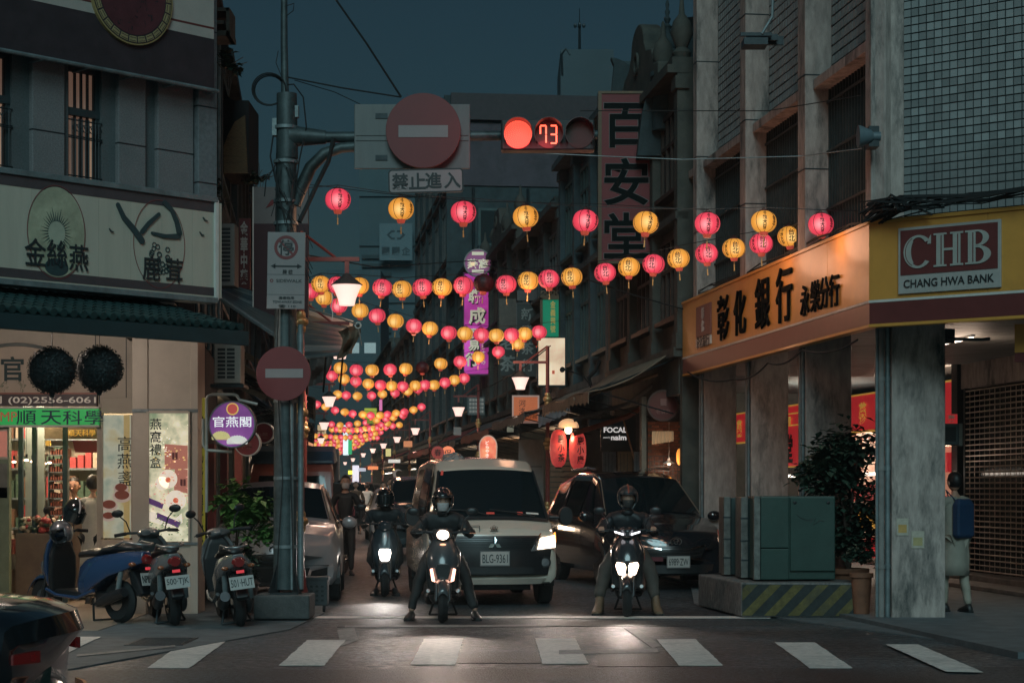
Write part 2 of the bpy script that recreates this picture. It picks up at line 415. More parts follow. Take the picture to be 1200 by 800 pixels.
for (px,py,w_,h_,lab,cm) in ((1050.5,607,14,20,'white paper notice with orange print stuck higher on the front pillar',(.50,.30,.10)),(1068,622,15,20,'crinkled yellow notice stuck lower on the front pillar',(.40,.33,.16))):
    p = P(px,py,20.995); s=F/21
    t_ = thing('paper_notice', lab, 'notice', (p.x+w_/2/s, 20.993, p.z-h_/s/2), 0)
    b = MB(); b.box(-w_/2/s,w_/2/s,-.003,.003,-h_/2/s,h_/2/s); b.build('sheet', paper, t_)
    b = MB(); b.box(-w_/2/s+.02,w_/2/s-.02,-.005,-.0035,-h_/2/s+.03,h_/2/s-.07); b.build('print', mat('print%d'%px, cm, .8), t_)
# back wall of the arcade with shutter, beam and step
AB = 4.35
bw = mat('arcade_wall', (.10,.095,.09), .8, var=.3, scale=3, stain=.6)
tS = BS.t(1126, AB)                      # left edge of shutter opening
b = MB(); b.box(tS-.0,L1+9,AB,AB+.3,3.06,3.46); b.build('beam', conc_l, bank)
b = MB(); b.box(tS-.25,tS+.0,AB-.06,AB+.3,0,3.46); b.build('door_post', dark, bank)
b = MB(); b.box(tS,L1+9,AB+.12,AB+.14,.2,3.06); b.build('shop_glass', glassw, bank)
shm = mat('shutter_steel', (.5,.40,.33), .38, orand=.3, metal=.7, var=.3, scale=5)
sh = MB(); sh.box(tS+.16,tS+.22,AB-.02,AB+.06,.2,3.06); sh = sh.build('roller_shutter', dark, bank)
for i in range(34):
    z = .24+i*.084
    s_ = MB(); s_.tube((tS+.22,AB,z),(L1+6,AB,z),.012,n=6); s_.build('slat', shm, sh)
for k in range(40):
    x = tS+.35+k*.2
    s_ = MB(); s_.tube((x,AB+.01,.22),(x,AB+.01,3.0),.006,n=5); s_.build('link', shm, sh)
b = MB(); b.box(tS-.3,L1+9,AB-.35,AB+.4,.06,.2); b.box(tS-.2,L1+9,AB-.9,AB-.35,.06,.12); b.build('step', conc, bank, bevel=.01)
# corrugated ceiling strips under the corner
cor = mat('ceiling_panel', (.20,.20,.19), .6, var=.2, scale=3)
for i in range(20):
    b = MB(); b.box(.8+i*.42, .8+i*.42+.40, .75, 4.3, 3.435, 3.455); b.build('ceiling_panel', cor, bank)
# medicine shop seen through the pillars
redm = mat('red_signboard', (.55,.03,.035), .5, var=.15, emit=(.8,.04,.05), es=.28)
shop = BS.thing('arcade_shop', 'lit red fronted medicine shop seen through the gaps between the bank pillars', 'shop')
wl = mat('shop_cream', (.55,.48,.4), .7, var=.2, scale=3)
b = MB(); b.box(-14,tS-.3,AB+1.7,AB+1.9,0,3.46); b.build('wall', wl, shop)
b = MB(); b.box(-14,tS-.3,AB,AB+.12,2.55,3.2); b.build('signboard', redm, shop)
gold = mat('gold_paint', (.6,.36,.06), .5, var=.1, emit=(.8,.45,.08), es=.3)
for z in (2.53,3.2):
    b = MB(); b.box(-14,tS-.3,AB-.02,AB+.1,z,z+.03); b.build('trim', gold, shop)
for px, ch in ((931,'堂'),(1013,'蔘'),(868,'藥')):
    t_ = BS.t(px,AB)
    if ch == '堂':
        b = MB(); b.box(t_-.62,t_+.62,AB-.10,AB-.04,1.95,3.02); sb = b.build('hanging_panel', redm, shop)
        for zz in (1.93,2.78,3.02):
            b = MB(); b.box(t_-.64,t_+.64,AB-.12,AB-.1,zz,zz+.025); b.build('edge', gold, sb)
        text('堂', .62, ink, shop, t_+.03, AB-.13, 2.32, off=.03)
        text('鹽堂', .2, gold, shop, t_, AB-.13, 2.88, off=.03)
    else: text(ch, .4, gold, shop, t_, AB-.03, 2.87, off=.03)
b = MB()
for i in range(5):
    x = -10+i*2.4; b.box(x,x+1.5,AB-.6,AB-.52,1.72,1.77)
b.build('tube_lamp', tubeg, shop)
for i in range(7):                               # wares
    x = -11+i*1.9
    for k in range(3):
        z = .1+k*.55; b = MB(); b.box(x,x+1.5,AB+.9,AB+1.3,z,z+.05)
        s_ = b.build('shelf', wl, shop)
        q = MB()
        for j in range(9): h_=random.uniform(.15,.38); q.box(x+.05+j*.16,x+.17+j*.16,AB+.95,AB+1.2,z+.05,z+.05+h_)
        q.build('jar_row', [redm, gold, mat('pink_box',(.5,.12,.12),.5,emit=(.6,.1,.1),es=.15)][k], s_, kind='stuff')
for i in range(3):
    x = -9+i*4.5; v = BS.w(x, AB+.6)
    l = bpy.data.lights.new('shop_light','POINT'); l.energy = 170; l.color = (1,.78,.6); l.shadow_soft_size = .2
    o = bpy.data.objects.new('shop_light', l); link(o); o.location = (v.x, v.y, 2.9)
# ---------------------------------------------------------------- fascia sign
yel = mat('yellow_panel', (.62,.29,.06), .42, var=.12, scale=2.5, coat=.08, stain=.25, stain_col=(.25,.13,.04))
mar = mat('maroon_band', (.13,.032,.03), .4, var=.15)
sign = BS.thing('bank_sign', 'yellow and maroon bank fascia with raised black lettering wrapping the corner', 'sign')
def rb(o): o.matrix_basis = rel@o.matrix_basis; return o
def fascia(a, c, M):
    for nm, m_, z0_, z1_, y in (('yellow_band',yel,3.55,4.38,0),('maroon_stripe',mar,3.29,3.52,.002),('white_line',white,3.52,3.55,-.004),('bottom_trim',yel,3.255,3.29,-.004),('top_trim',yel,4.38,4.42,-.02)):
        n = max(1, round((c-a)/1.5)) if nm == 'yellow_band' else 1
        for k in range(n):
            x0 = a+(c-a)*k/n; x1 = a+(c-a)*(k+1)/n - (.004 if k < n-1 else 0)
            b = MB(); b.box(x0,x1,y,.12,z0_,z1_); o = b.build(nm, m_, sign, bevel=.003, seg=1)
            if M: rb(o)
fascia(0, L1, False); fascia(0.0, 5.5, True)
b = MB(); b.box(0,L1,.02,.45,3.45,3.5); b.build('soffit', dark, sign)
raised = mat('raised_black', (.004,.005,.005), .85, spec=.05, var=.1)
for ch, px, py, sz in zip('彰化銀行', (849,868.5,895,920.5), (372,366,355,345), (.68,.66,.72,.74)):
    t_, z_ = BS.tz(px, py); text(ch, sz, raised, sign, t_, -.01, z_, ext=.012, off=.01, sx=1.0)
for ch, px, py in zip('永樂分行', (945,957,968,979.5), (352,347,343,340)):
    t_, z_ = BS.tz(px, py); text(ch, .40, raised, sign, t_, -.01, z_, ext=.010, off=.01, sx=.95)
def logo(par, xc, zc, w_, h_, M=None):
    objs = []
    b = MB(); b.box(xc-w_/2,xc+w_/2,-.03,.0,zc-h_/2,zc+h_/2); objs.append(b.build('logo_plate', mat('logo_plate_grey',(.38,.37,.35),.5,var=.1), par, bevel=.003, seg=1))
    b = MB(); zb = zc-h_/2+.28*h_; b.box(xc-w_/2+.03,xc+w_/2-.03,-.036,-.029,zb,zc+h_/2-.03); objs.append(b.build('maroon_field', mar, par))
    H = (zc+h_/2-.03-zb); ch = H*.74; z0_ = zb+H*.13; wl_ = mat('logo_white', (.36,.36,.33), .5, var=.08)
    cw = (w_-.06)/3.05; x = xc-w_/2+.03
    def stem(b, x, wd): b.box(x,x+wd,-.046,-.034,z0_,z0_+ch)
    def serif(b, x, wd, z): b.box(x-wd*.38,x+wd*1.38,-.0465,-.034,z,z+ch*.055)
    sw = cw*.23
    def arcs(b, cx, cz, r0x, r0z, r1x, r1z, a0, a1, y0=-.046):
        n=20; pts = [(cx+r1x*math.cos(a0+(a1-a0)*i/n), cz+r1z*math.sin(a0+(a1-a0)*i/n)) for i in range(n+1)]
        qts = [(cx+r0x*math.cos(a0+(a1-a0)*i/n), cz+r0z*math.sin(a0+(a1-a0)*i/n)) for i in range(n+1)]
        for i in range(n): b.prism([pts[i],pts[i+1],qts[i+1],qts[i]], y0, -.034)
    # C
    b = MB(); cx = x+cw*.58; cz = z0_+ch/2; rx = cw*.47; rz = ch/2
    arcs(b, cx, cz, rx*.62, rz*.86, rx, rz, .22*PI, 1.78*PI); arcs(b, cx, cz, rx*.5, rz*.84, rx*.98, rz*.97, .72*PI, 1.28*PI, -.0465)
    b.prism([(cx+rx*.62,cz+rz*.42),(cx+rx*.86,cz+rz*.42),(cx+rx*.86,cz+rz*.95),(cx+rx*.7,cz+rz*.7)],-.0463,-.034)
    objs.append(b.build('letter', wl_, par))
    b = MB(); arcs(b, cx, cz, rx*.84, rz*.9, rx*.88, rz*.93, .65*PI, 1.35*PI, -.049); objs.append(b.build('inner_line', mar, par))
    # H
    b = MB(); xh = x+cw*1.16
    for xx in (xh, xh+cw*.52):
        stem(b, xx, sw); serif(b, xx, sw, z0_); serif(b, xx, sw, z0_+ch*.945)
    b.box(xh+sw,xh+cw*.52,-.0455,-.034,z0_+ch*.47,z0_+ch*.54); objs.append(b.build('letter', wl_, par))
    b = MB()
    for xx in (xh, xh+cw*.52): b.box(xx+sw*.62,xx+sw*.74,-.049,-.046,z0_+ch*.07,z0_+ch*.93)
    objs.append(b.build('inner_line', mar, par))
    # B
    b = MB(); xb = x+cw*2.15; stem(b, xb, sw); serif(b, xb, sw, z0_); serif(b, xb, sw, z0_+ch*.945)
    for cz_, rz_, rx_ in ((z0_+ch*.76,ch*.24,cw*.36),(z0_+ch*.27,ch*.27,cw*.42)):
        arcs(b, xb+cw*.28, cz_, rx_*.5, rz_*.78, rx_, rz_, -PI/2, PI/2, -.0462)
        for s_ in (1,-1):
            zz = cz_+s_*rz_*.89; b.box(xb+sw,xb+cw*.285,-.0458,-.034,zz-rz_*.11,zz+rz_*.11)
    objs.append(b.build('letter', wl_, par))
    b = MB(); b.box(xb+sw*.62,xb+sw*.74,-.049,-.046,z0_+ch*.07,z0_+ch*.93); objs.append(b.build('inner_line', mar, par))
    objs.append(text('CHANG HWA BANK', .2, ink, par, xc, -.036, (zc-h_/2+zb)/2+.005, ext=.003, off=.004, width=w_*.88, height=.12*h_))
    if M:
        for o in objs: rb(o)
t0,z0_ = BC.tz(1054,268); t1,_ = BC.tz(1174,262); za = BC.z(1054,268); zb_ = BC.z(1054,345)
logo(sign, (t0+t1)/2, (za+zb_)/2, t1-t0, za-zb_, True)
t0 = BS.t(817); t1 = BS.t(834)
plum = mat('plum_panel', (.20,.07,.06), .5, var=.2)
b = MB(); b.box(t0,t1,-.02,0,3.78,4.24); b.build('small_plate', plum, sign)
b = MB(); b.box(t0,t1,-.022,0,3.63,3.76); b.build('small_caption', white, sign)
text('彰化', .2, mat('pale_print',(.5,.4,.36),.6,var=0), sign, (t0+t1)/2, -.022, 4.02, off=.02, vertical=True, height=.36)
text('彰化銀行', .1, ink, sign, (t0+t1)/2, -.024, 3.695, ext=.002, off=.01, width=(t1-t0)*.85)
# second, lower piece of yellow sign at the right edge of the frame
o2 = thing('bank_sign', 'short yellow and maroon bank sign hanging lower at the right edge of the photo', 'sign', (5.25,20.0,0), BC.rot)
for nm,m_,z0_,z1_ in (('yellow_band',yel,2.94,3.24),('maroon_stripe',mar,2.84,2.935)):
    b = MB(); b.box(.11,3,0,.15,z0_,z1_); b.build(nm, m_, o2)
# ================================================================= left corner building (shop with big sign board)
LW = Plane((-5.22,19.13),(-3.44,21.0)); LL = LW.len
gran = mat('granite_wall', (.19,.185,.19), .8, var=.35, scale=60, bump=.15, bscale=80, stain=.4, stain_col=(.08,.095,.10))
beige = mat('beige_frame', (.50,.44,.37), .6, var=.1, scale=3, stain=.3, stain_col=(.28,.24,.2))
green_d = mat('roof_tile_green', (.020,.050,.050), .45, var=.4, scale=9, stain=.4)
lb = LW.thing('corner_shop_building', 'granite corner building at left with barred windows and an open shop below', 'building')
pilx = [(-70,-8),(38,76),(139,171),(185,227)]
b = MB(); b.box(-6,LL,.12,.5,4.3,12); 
tw = LW.t
# wall pieces around two windows (px 0-12 and 76-112) : z 4.9..6.2
def hole_wall(par, x0,x1,z0,z1,holes,y0,y1,m,name='wall'):
    xs = sorted({x0,x1}|{h[0] for h in holes}|{h[1] for h in holes}); 
    b = MB()
    for i in range(len(xs)-1):
        a,c = xs[i],xs[i+1]; hs = [h for h in holes if h[0] <= a+1e-6 and h[1] >= c-1e-6]
        z = z0
        for h in sorted(hs, key=lambda h:h[2]):
            if h[2] > z: b.box(a,c,y0,y1,z,h[2])
            z = h[3]
        if z < z1: b.box(a,c,y0,y1,z,z1)
    return b.build(name, m, par)
zt1 = LW.z(90,76); zb1 = LW.z(90,212)
zt0 = LW.z(90,141); zl = LW.z(90,122)
holes = [(LW.t(-60),LW.t(14,.06),4.55,zt1),(LW.t(75,.14),LW.t(119,.06),4.55,zt1)]
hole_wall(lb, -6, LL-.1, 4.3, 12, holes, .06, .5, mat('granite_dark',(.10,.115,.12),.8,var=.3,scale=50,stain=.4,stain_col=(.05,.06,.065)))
lit = mat('curtain_lit', (.5,.35,.25), .8, var=.3, scale=8, emit=(.9,.55,.36), es=.22, stretch=(6,6,.5))
lit2 = mat('curtain_dim', (.4,.3,.25), .8, var=.4, scale=8, emit=(.9,.5,.35), es=.10, stretch=(6,6,.5))
for i,(a,c,z0_,z1_) in enumerate(holes):
    wn = thing('window','','')
    wn.parent = lb
    b = MB(); n=3
    b.box(a,a+.03,.1,.2,z0_,z1_); b.box(c-.05,c,.1,.2,z0_,z1_); b.box(a,c,.09,.21,zl-.10,zt0+.05+.1)
    b.box(a,c,.1,.2,z1_-.05,z1_)
    b.build('frame', mat('window_frame_dark',(.03,.045,.05),.6,var=.3), wn)
    for k in range(4):
        x0_ = a+.05+(c-a-.1)*k/4; x1_ = a+.05+(c-a-.1)*(k+1)/4
        b = MB(); b.box(x0_+.012,x1_-.012,.15,.16,zt0+.15,z1_-.05); b.build('pane', lit2, wn)
        b = MB(); b.box(x0_+.012,x1_-.012,.15,.16,z0_,zl-.1); b.build('pane', lit if i == 0 or k == 3 else lit2, wn)
        b = MB(); b.box(x1_-.012,x1_+.008,.12,.165,z0_,z1_-.05); b.build('mullion', dark, wn)
    gr = MB()
    for k in range(9):
        x = a+.04+(c-a-.08)*k/8; gr.tube((x,.05,4.6),(x,.05,zl-.14),.007,n=5)
        if k < 8:
            for zz in (zl-.24,4.72): 
                gr.path([(x+.04+.035*math.cos(q*.7),.05,zz+.04*math.sin(q*.7)) for q in range(9)],.005,n=4)
    for zz in (zl-.16,4.8,zl-.33,5.2): gr.tube((a,.05,zz),(c,.05,zz),.008,n=5)
    gr.build('window_grille', dark, wn)
for a,c in pilx:
    b = MB(); b.box(tw(a),tw(c),.0,.3,4.3,7.5); o = b.build('pilaster', gran, lb, bevel=.01)
    for zz in (LW.z(90,160),LW.z(90,20)):
        j = MB(); j.box(tw(a)-.003,tw(c)+.003,-.004,.3,zz,zz+.012); j.build('joint', dark, o)
b = MB(); b.box(LL-.12,LL+.14,-.05,.35,4.1,12); o = b.build('corner_column', mat('corner_stone',(.16,.17,.18),.8,var=.3,scale=20,stain=.5), lb, bevel=.01)
for zz in (4.9,5.75,6.6):
    j = MB(); j.box(LL-.124,LL+.144,-.054,.35,zz,zz+.012); j.build('joint', dark, o)
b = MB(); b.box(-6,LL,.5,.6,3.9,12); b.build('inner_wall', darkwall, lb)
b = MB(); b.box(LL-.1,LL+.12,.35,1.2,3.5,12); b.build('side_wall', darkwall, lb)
# --- upper sign board with round emblem
ub = LW.thing('signboard', 'upper cream and dark maroon signboard with a round maroon emblem at the top left', 'sign')
cream = mat('cream_panel', (.40,.36,.33), .55, var=.12, scale=3, stain=.35, stain_col=(.25,.22,.2))
dk = mat('dark_maroon', (.035,.025,.03), .6, var=.3)
b = MB(); zlow = LW.z(228,100,-.2); b.box(-3,LL-.02,-.2,-.1,zlow,zlow+.55); b.build('maroon_panel', dk, ub)
b = MB(); b.box(-3,LL-.02,-.2,-.1,zlow+.55,zlow+2.2); b.build('cream_panel', cream, ub)
b = MB(); b.box(-3,LL-.02,-.204,-.1,zlow+.66,zlow+.68); b.build('red_line', mar, ub)
b = MB(); b.tube((-3,-.25,zlow-.03),(LL,-.25,zlow-.03),.022,n=8); 
for k in range(6): b.tube((LL-k*.55,-.25,zlow-.03),(LL-k*.55,.1,zlow-.03),.012,n=6)
b.build('support_pipe', steel, ub)
tc_, zc_ = LW.tz(153,-4,-.2); R_ = .52
b = MB(); b.disc(tc_,zc_,R_,-.24,-.2,48); em = b.build('emblem', mat('emblem_gold',(.33,.24,.10),.5,var=.15), ub)
b = MB(); b.disc(tc_,zc_,R_*.97,-.243,-.24,48); b.build('emblem_rim', dk, em)
b = MB()
for k in range(26):
    a0 = 2*PI*k/26+.02; a1 = 2*PI*(k+1)/26-.02
    pts = [(tc_+R_*r*math.cos(a), zc_+R_*r*math.sin(a)) for r,a in ((.95,a0),(.95,a1),(.83,a1),(.83,a0))]
    b.prism(pts,-.247,-.243)
    am=(a0+a1)/2
b.build('key_pattern', mat('emblem_gold2',(.30,.24,.12),.5,var=.2,scale=30), em)
b = MB()
for k in range(26):
    am = 2*PI*(k+.5)/26
    for rr,wd in ((.925,.085),(.86,.085)):
        p = [(tc_+R_*(rr+s*.006)*math.cos(am+q*wd), zc_+R_*(rr+s*.006)*math.sin(am+q*wd)) for q,s in ((-1,-1),(1,-1),(1,1),(-1,1))]
        b.prism(p,-.249,-.247)
b.build('key_lines', dk, em)
b = MB(); b.disc(tc_,zc_,R_*.8,-.246,-.243,48); b.build('emblem_field', mat('emblem_maroon',(.085,.022,.028),.6,var=.3,scale=6), em)
b = MB(); rr = random.Random(4)
for k in range(60):
    a = rr.uniform(0,2*PI); q = R_*.72*rr.random()**.5; x=tc_+q*math.cos(a); z=zc_+q*math.sin(a)
    b.prism([(x+rr.uniform(-.035,.014),z+rr.uniform(-.035,.014)) for _ in range(4)],-.248,-.246)
b.build('emblem_figures', dk, em)
# --- main sign board
ms = LW.thing('signboard', 'wide pale signboard with two ovals of dark lettering over the shop at left', 'sign')
za_, zb_ = LW.z(252,234,-.35), LW.z(252,352,-.35); xr = LW.t(252,-.35)
panel = mat('sign_cream', (.50,.46,.38), .5, var=.10, scale=2, stain=.25, stain_col=(.34,.32,.26), stretch=(4,4,.4))
b = MB()
for k in range(14): b.box(xr-.3-k*.4,xr-.3-k*.4+.398,-.34,-.2,zb_+.03,za_-.03)
b.build('panel', panel, ms)
b = MB(); b.box(-4,xr,-.345,-.2,za_-.14,za_-.03); b.build('dark_band', mat('sign_plum',(.07,.055,.06),.6,var=.2), ms)
b = MB(); b.box(-4,xr,-.345,-.2,zb_+.05,zb_+.14); b.build('dark_band', MATS['sign_plum'], ms)
for z in (za_,zb_):
    b = MB(); b.box(-4,xr+.03,-.37,-.18,z-.03,z+.03); b.build('frame_rail', steel, ms, bevel=.006)
b = MB(); b.box(xr-.01,xr+.045,-.365,-.18,zb_,za_); b.build('frame_post', white, ms, bevel=.006)
b = MB(); b.box(-4,xr,-.18,.1,za_-.1,za_-.04); b.box(-4,xr,-.18,.1,zb_,zb_+.06); b.build('back_frame', dark, ms)
ring_m = mat('sign_ring', (.20,.05,.05), .6, var=.1)
olive = mat('sign_nest', (.42,.42,.30), .6, var=.35, scale=5, stain=.4, stain_col=(.25,.28,.18))
inkg = mat('brush_ink', (.025,.055,.06), .6, var=.25, scale=20)
inkd = mat('sign_ink', (.012,.022,.026), .6, var=0)
for (px,py,rx,rz,k) in ((66.5,272,.345,.48,0),(187,286,.335,.475,1)):
    c_, z_ = LW.tz(px,py,-.35)
    b = MB(); b.ring(c_,z_,rz-.007,rz,-.35,-.345,48,k=rx/rz); b.build('oval_ring', ring_m, ms)
    if k == 0:
        b = MB(); b.disc(c_,z_,rz*.96,-.349,-.345,48,rx=rx*.96); b.build('oval_field', olive, ms)
        b = MB(); rr = random.Random(3)
        for q in range(34):
            a = 2*PI*q/34; l0 = .10; l1 = .19+rr.random()*.07
            x0,z0_ = c_+l0*math.cos(a)*.8, z_+l0*math.sin(a); x1,z1_ = c_+l1*math.cos(a)*.8, z_+l1*math.sin(a)
            nx,nz = -math.sin(a)*.007, math.cos(a)*.007
            b.prism([(x0-nx,z0_-nz),(x0+nx,z0_+nz),(x1,z1_)],-.352,-.349)
        b.build('nest_strokes', inkg, ms)
        b = MB(); b.disc(c_,z_-.01,.12,-.353,-.349,28,rx=.10); b.build('egg', mat('nest_egg',(.40,.42,.33),.5,var=.2,scale=6), ms)
        b = MB(); b.disc(c_,z_-.36,.09,-.351,-.349,28,rx=.14); b.build('nest_base', inkg, ms)
    else:
        b = MB(); rr = random.Random(8)
        for q in range(20):
            b.ring(c_-.02+rr.uniform(-.1,.14), z_-.10+rr.uniform(-.22,.10), .02,.026+rr.random()*.008,-.3495,-.345,14)
        b.build('slice_rings', inkg, ms)
for ch, px, py, s_ in (('金',41,295,.30),('絲',66.5,297,.30),('燕',92,302,.29),('鹿',177,314,.28),('茸',204,317,.28)):
    c_, z_ = LW.tz(px,py,-.35); text(ch, s_, inkd, ms, c_, -.352, z_, ext=.004, off=.006, sx=.85)
def brush(pts, ws, name='brush_stroke', m=inkg, par=ms, off=-.35, dep=.008):
    ps = [Vector(LW.tz(x,y,off)) for x,y in pts]; n=len(ps); L=[];R=[]
    b = MB()
    for i,p in enumerate(ps):
        d = (ps[min(i+1,n-1)]-ps[max(i-1,0)]).normalized(); nn = Vector((-d.y,d.x))*ws[i]/2
        L.append(p+nn); R.append(p-nn)
    for i in range(n-1): b.prism([tuple(L[i]),tuple(L[i+1]),tuple(R[i+1]),tuple(R[i])], off-dep, off)
    for i,p in enumerate(ps): b.disc(p.x,p.y,ws[i]/2*.96,off-dep*1.1,off,12)
    return b.build(name, m, par)
brush([(138,240),(145,255),(156,268),(166,282)],[.05,.06,.07,.075]); brush([(166,272),(174,262),(186,251)],[.05,.05,.04])
brush([(193,238),(201,246),(207,260),(210,273)],[.06,.05,.06,.07]); brush([(209,277),(194,277),(178,273)],[.06,.045,.03])
for px,py in ((130,271),(240,258),(236,275)): brush([(px-2,py-3),(px,py),(px+3,py+1)],[.012,.018,.008],'little_bird')
ZS0=3.44
# --- tiled eave roof
er = LW.thing('tiled_eave', 'dark green corrugated tile eave roof above the shop at left', 'roof')
ya, yb = -.35, -1.05
xe = LW.t(286, yb); z_lo = LW.z(286,394,yb); z_hi = LW.z(240,357,-.3)
b = MB(); b.add([(-5,.1,z_hi),(xe-.35,.1,z_hi),(xe,yb,z_lo+.06),(-5,yb,z_lo+.06),(-5,.1,z_hi-.05),(xe-.35,.1,z_hi-.05),(xe,yb,z_lo+.0),(-5,yb,z_lo+.0)],[(0,1,2,3),(4,7,6,5),(3,2,6,7),(1,5,6,2)])
b.build('roof_deck', green_d, er)
n=44
for k in range(n):
    x = xe-.06-k*.115; f_ = max(0,(x-(xe-.35))/.35)
    ytop = .1+(yb-.1)*f_*.98; ztop = z_hi+(z_lo+.06-z_hi)*f_*.98
    b = MB(); m_=7
    for j in range(m_):
        u0=j/m_; u1=(j+1)/m_
        p=lambda u:(x, ytop+(yb-.02-ytop)*u, ztop+(z_lo+.075-ztop)*u+.02)
        b.tube(p(u0),p(u1),.034,.042,n=8,cap=(j==m_-1))
    b.build('roof_tile_row', green_d, er, smooth=50)
b = MB(); b.box(-5,xe+.03,yb-.05,yb+.02,z_lo-.1,z_lo+.05); b.build('fascia_board', mat('eave_board',(.018,.04,.045),.5,var=.2), er, bevel=.006)

# --- hanging topiary balls
leafd = mat('ball_leaf', (.012,.022,.024), .6, var=.5, scale=30, spec=.4)
for i,(px,py,lab) in enumerate(((61,434,'dark leafy ball hanging under the eave, left one, before the arched sign'),(116.5,432,'dark leafy ball hanging under the eave, right one, nearest the corner'))):
    off=-.75; t_,z_ = LW.tz(px,py,off); th = LW.thing('hanging_ball', lab, 'topiary ball', t_, off, z_, group='leafy balls hanging under the eave')
    b = MB(); b.ell((0,0,0),(.225,.225,.225),24,14); b.build('core', blackm, th, smooth=60)
    rr = random.Random(i); b = MB()
    for k in range(1500):
        z=rr.uniform(-1,1); a=rr.uniform(0,2*PI); q=math.sqrt(1-z*z); n_=Vector((q*math.cos(a),q*math.sin(a),z)); c_=n_*rr.uniform(.222,.248)
        u=n_.orthogonal().normalized(); v=n_.cross(u); ang=rr.uniform(0,PI); d1=(u*math.cos(ang)+v*math.sin(ang)+n_*rr.uniform(.2,.9)).normalized(); d2=n_.cross(d1)*.008
        b.add([c_-d1*.016,c_+d2,c_+d1*.02,c_-d2],[(0,1,2,3)])
    b.build('foliage', leafd, th, kind='stuff', fix=False)
    b = MB(); b.tube((0,0,.22),(0,0,z_lo-z_),.004,n=5); b.build('cord', dark, th)
    b = MB(); b.tube((0,0,-.36),(0,0,-.22),.005,n=5); b.tube((0,0,-.27),(0,0,-.22),.02,.028,n=10); b.build('stub', dark, th)
# --- shop front, set back under the arcade
LF = front(23.6); LPn = front(22.3); LLf = -3.92; LLi = -4.42; ZS = 3.5
sf = LF.thing('shop_frontage', 'cream panelled shop front set back under the green eave with an open entrance', 'shop')
zs = ZS
b = MB(); b.box(-9,LLf,.0,.12,LF.z(60,470),zs); b.build('header_panel', beige, sf)
b = MB(); b.box(LF.t(114),LF.t(119),-.03,.15,0,LF.z(150,470)); b.build('post', beige, sf, bevel=.006)
b = MB(); b.box(LF.t(114),LLf,-.02,.13,LF.z(190,484),LF.z(190,466)); b.build('rail', beige, sf, bevel=.005)
for px in (61,112,148): b = MB(); x=LF.t(px); b.box(x-.004,x+.004,-.012,.0,LF.z(60,470),zs); b.build('seam', dark, sf)
b = MB(); b.box(LF.t(119),LLf,-.02,.12,.0,LF.z(150,632)); b.build('kick_panel', beige, sf)
b = MB(); b.box(LF.t(119),LF.t(156),-.4,-.02,.014,.42); b.build('counter_box', beige, sf, bevel=.01)
dpil = LPn.thing('display_pillar', 'cream pillar at the shop corner holding the lit gift box poster', 'pillar')
for a,c in ((155,173),(223,232)): b = MB(); b.box(LPn.t(a),LPn.t(c),-.0,.5,.014,ZS); b.build('post', beige, dpil, bevel=.006)
b = MB(); b.box(LPn.t(173),LPn.t(223),.02,.48,.014,LPn.z(190,636)); b.build('kick_panel', beige, dpil)
b = MB(); b.box(LPn.t(173),LPn.t(223),.02,.48,LPn.z(190,482),ZS); b.build('head_panel', beige, dpil)
b = MB(); b.box(LPn.t(155),LPn.t(232),-.012,.0,LPn.z(190,483),LPn.z(190,479)); b.box(LPn.t(155),LPn.t(232),-.012,.0,LPn.z(190,638),LPn.z(190,635)); b.build('trim', steel, dpil)
b = MB(); b.box(LPn.t(156),LPn.t(174),-.14,-.0,.014,.72); b.build('plinth_box', beige, dpil, bevel=.01)
b = MB(); b.prismz([(-8.6,-7.6),(-3.75,-2.75),(-3.95,-.01),(-9,-.01)],ZS,ZS+.06); b.build('arcade_ceiling', cream, sf)
# poster light boxes
def vec_ramp_mat(name, stops, es, scale=1.6, det=5):
    m = bpy.data.materials.new(name); m.use_nodes=True; n=m.node_tree.nodes; L=m.node_tree.links; b=n['Principled BSDF']
    tc=n.new('ShaderNodeTexCoord'); t=n.new('ShaderNodeTexNoise'); t.inputs['Scale'].default_value=scale; t.inputs['Detail'].default_value=det
    r=n.new('ShaderNodeValToRGB'); L.new(tc.outputs['Object'],t.inputs[0]); L.new(t.outputs[0],r.inputs[0])
    while len(r.color_ramp.elements)<len(stops): r.color_ramp.elements.new(.5)
    for e,(p,c) in zip(r.color_ramp.elements,stops): e.position=p; e.color=tuple(c)+(1,)
    L.new(r.outputs[0],b.inputs['Base Color']); L.new(r.outputs[0],b.inputs['Emission Color']); b.inputs['Emission Strength'].default_value=es
    b.inputs['Roughness'].default_value=.25
    return m
post_m = vec_ramp_mat('poster_print', [(.3,(.20,.26,.16)),(.45,(.42,.42,.28)),(.6,(.75,.68,.5)),(.72,(.30,.36,.22))], .75, 4.5, 9)
post_m2 = vec_ramp_mat('poster_print_pale', [(.3,(.28,.36,.30)),(.5,(.48,.50,.40)),(.7,(.45,.38,.18))], .42, 4, 9)
def em(name, c, es, var=0.1): return mat(name, c, .5, var=var, scale=8, emit=c, es=es)
p1 = LPn.thing('poster', 'tall lit poster of gift boxes and flowers in the right shop window', 'poster')
x0,x1 = LPn.t(175),LPn.t(221); zt_,zb2 = LPn.z(200,484),LPn.z(200,634)
b = MB(); b.box(x0,x1,.0,.03,zb2,zt_); b.build('print', post_m, p1)
b = MB(); b.box(x0-.03,x0,-.03,.05,zb2,zt_+.02); b.box(x1,x1+.02,-.03,.05,zb2,zt_+.02); b.box(x0,x1,-.03,.05,zt_,zt_+.03); b.build('frame', beige, p1)
text('燕窩禮盒', .13, inkd, p1, LPn.t(182.5), -.001, LPn.z(182,519), ext=.001, off=.01, vertical=True, height=LPn.z(182,488)-LPn.z(182,546))
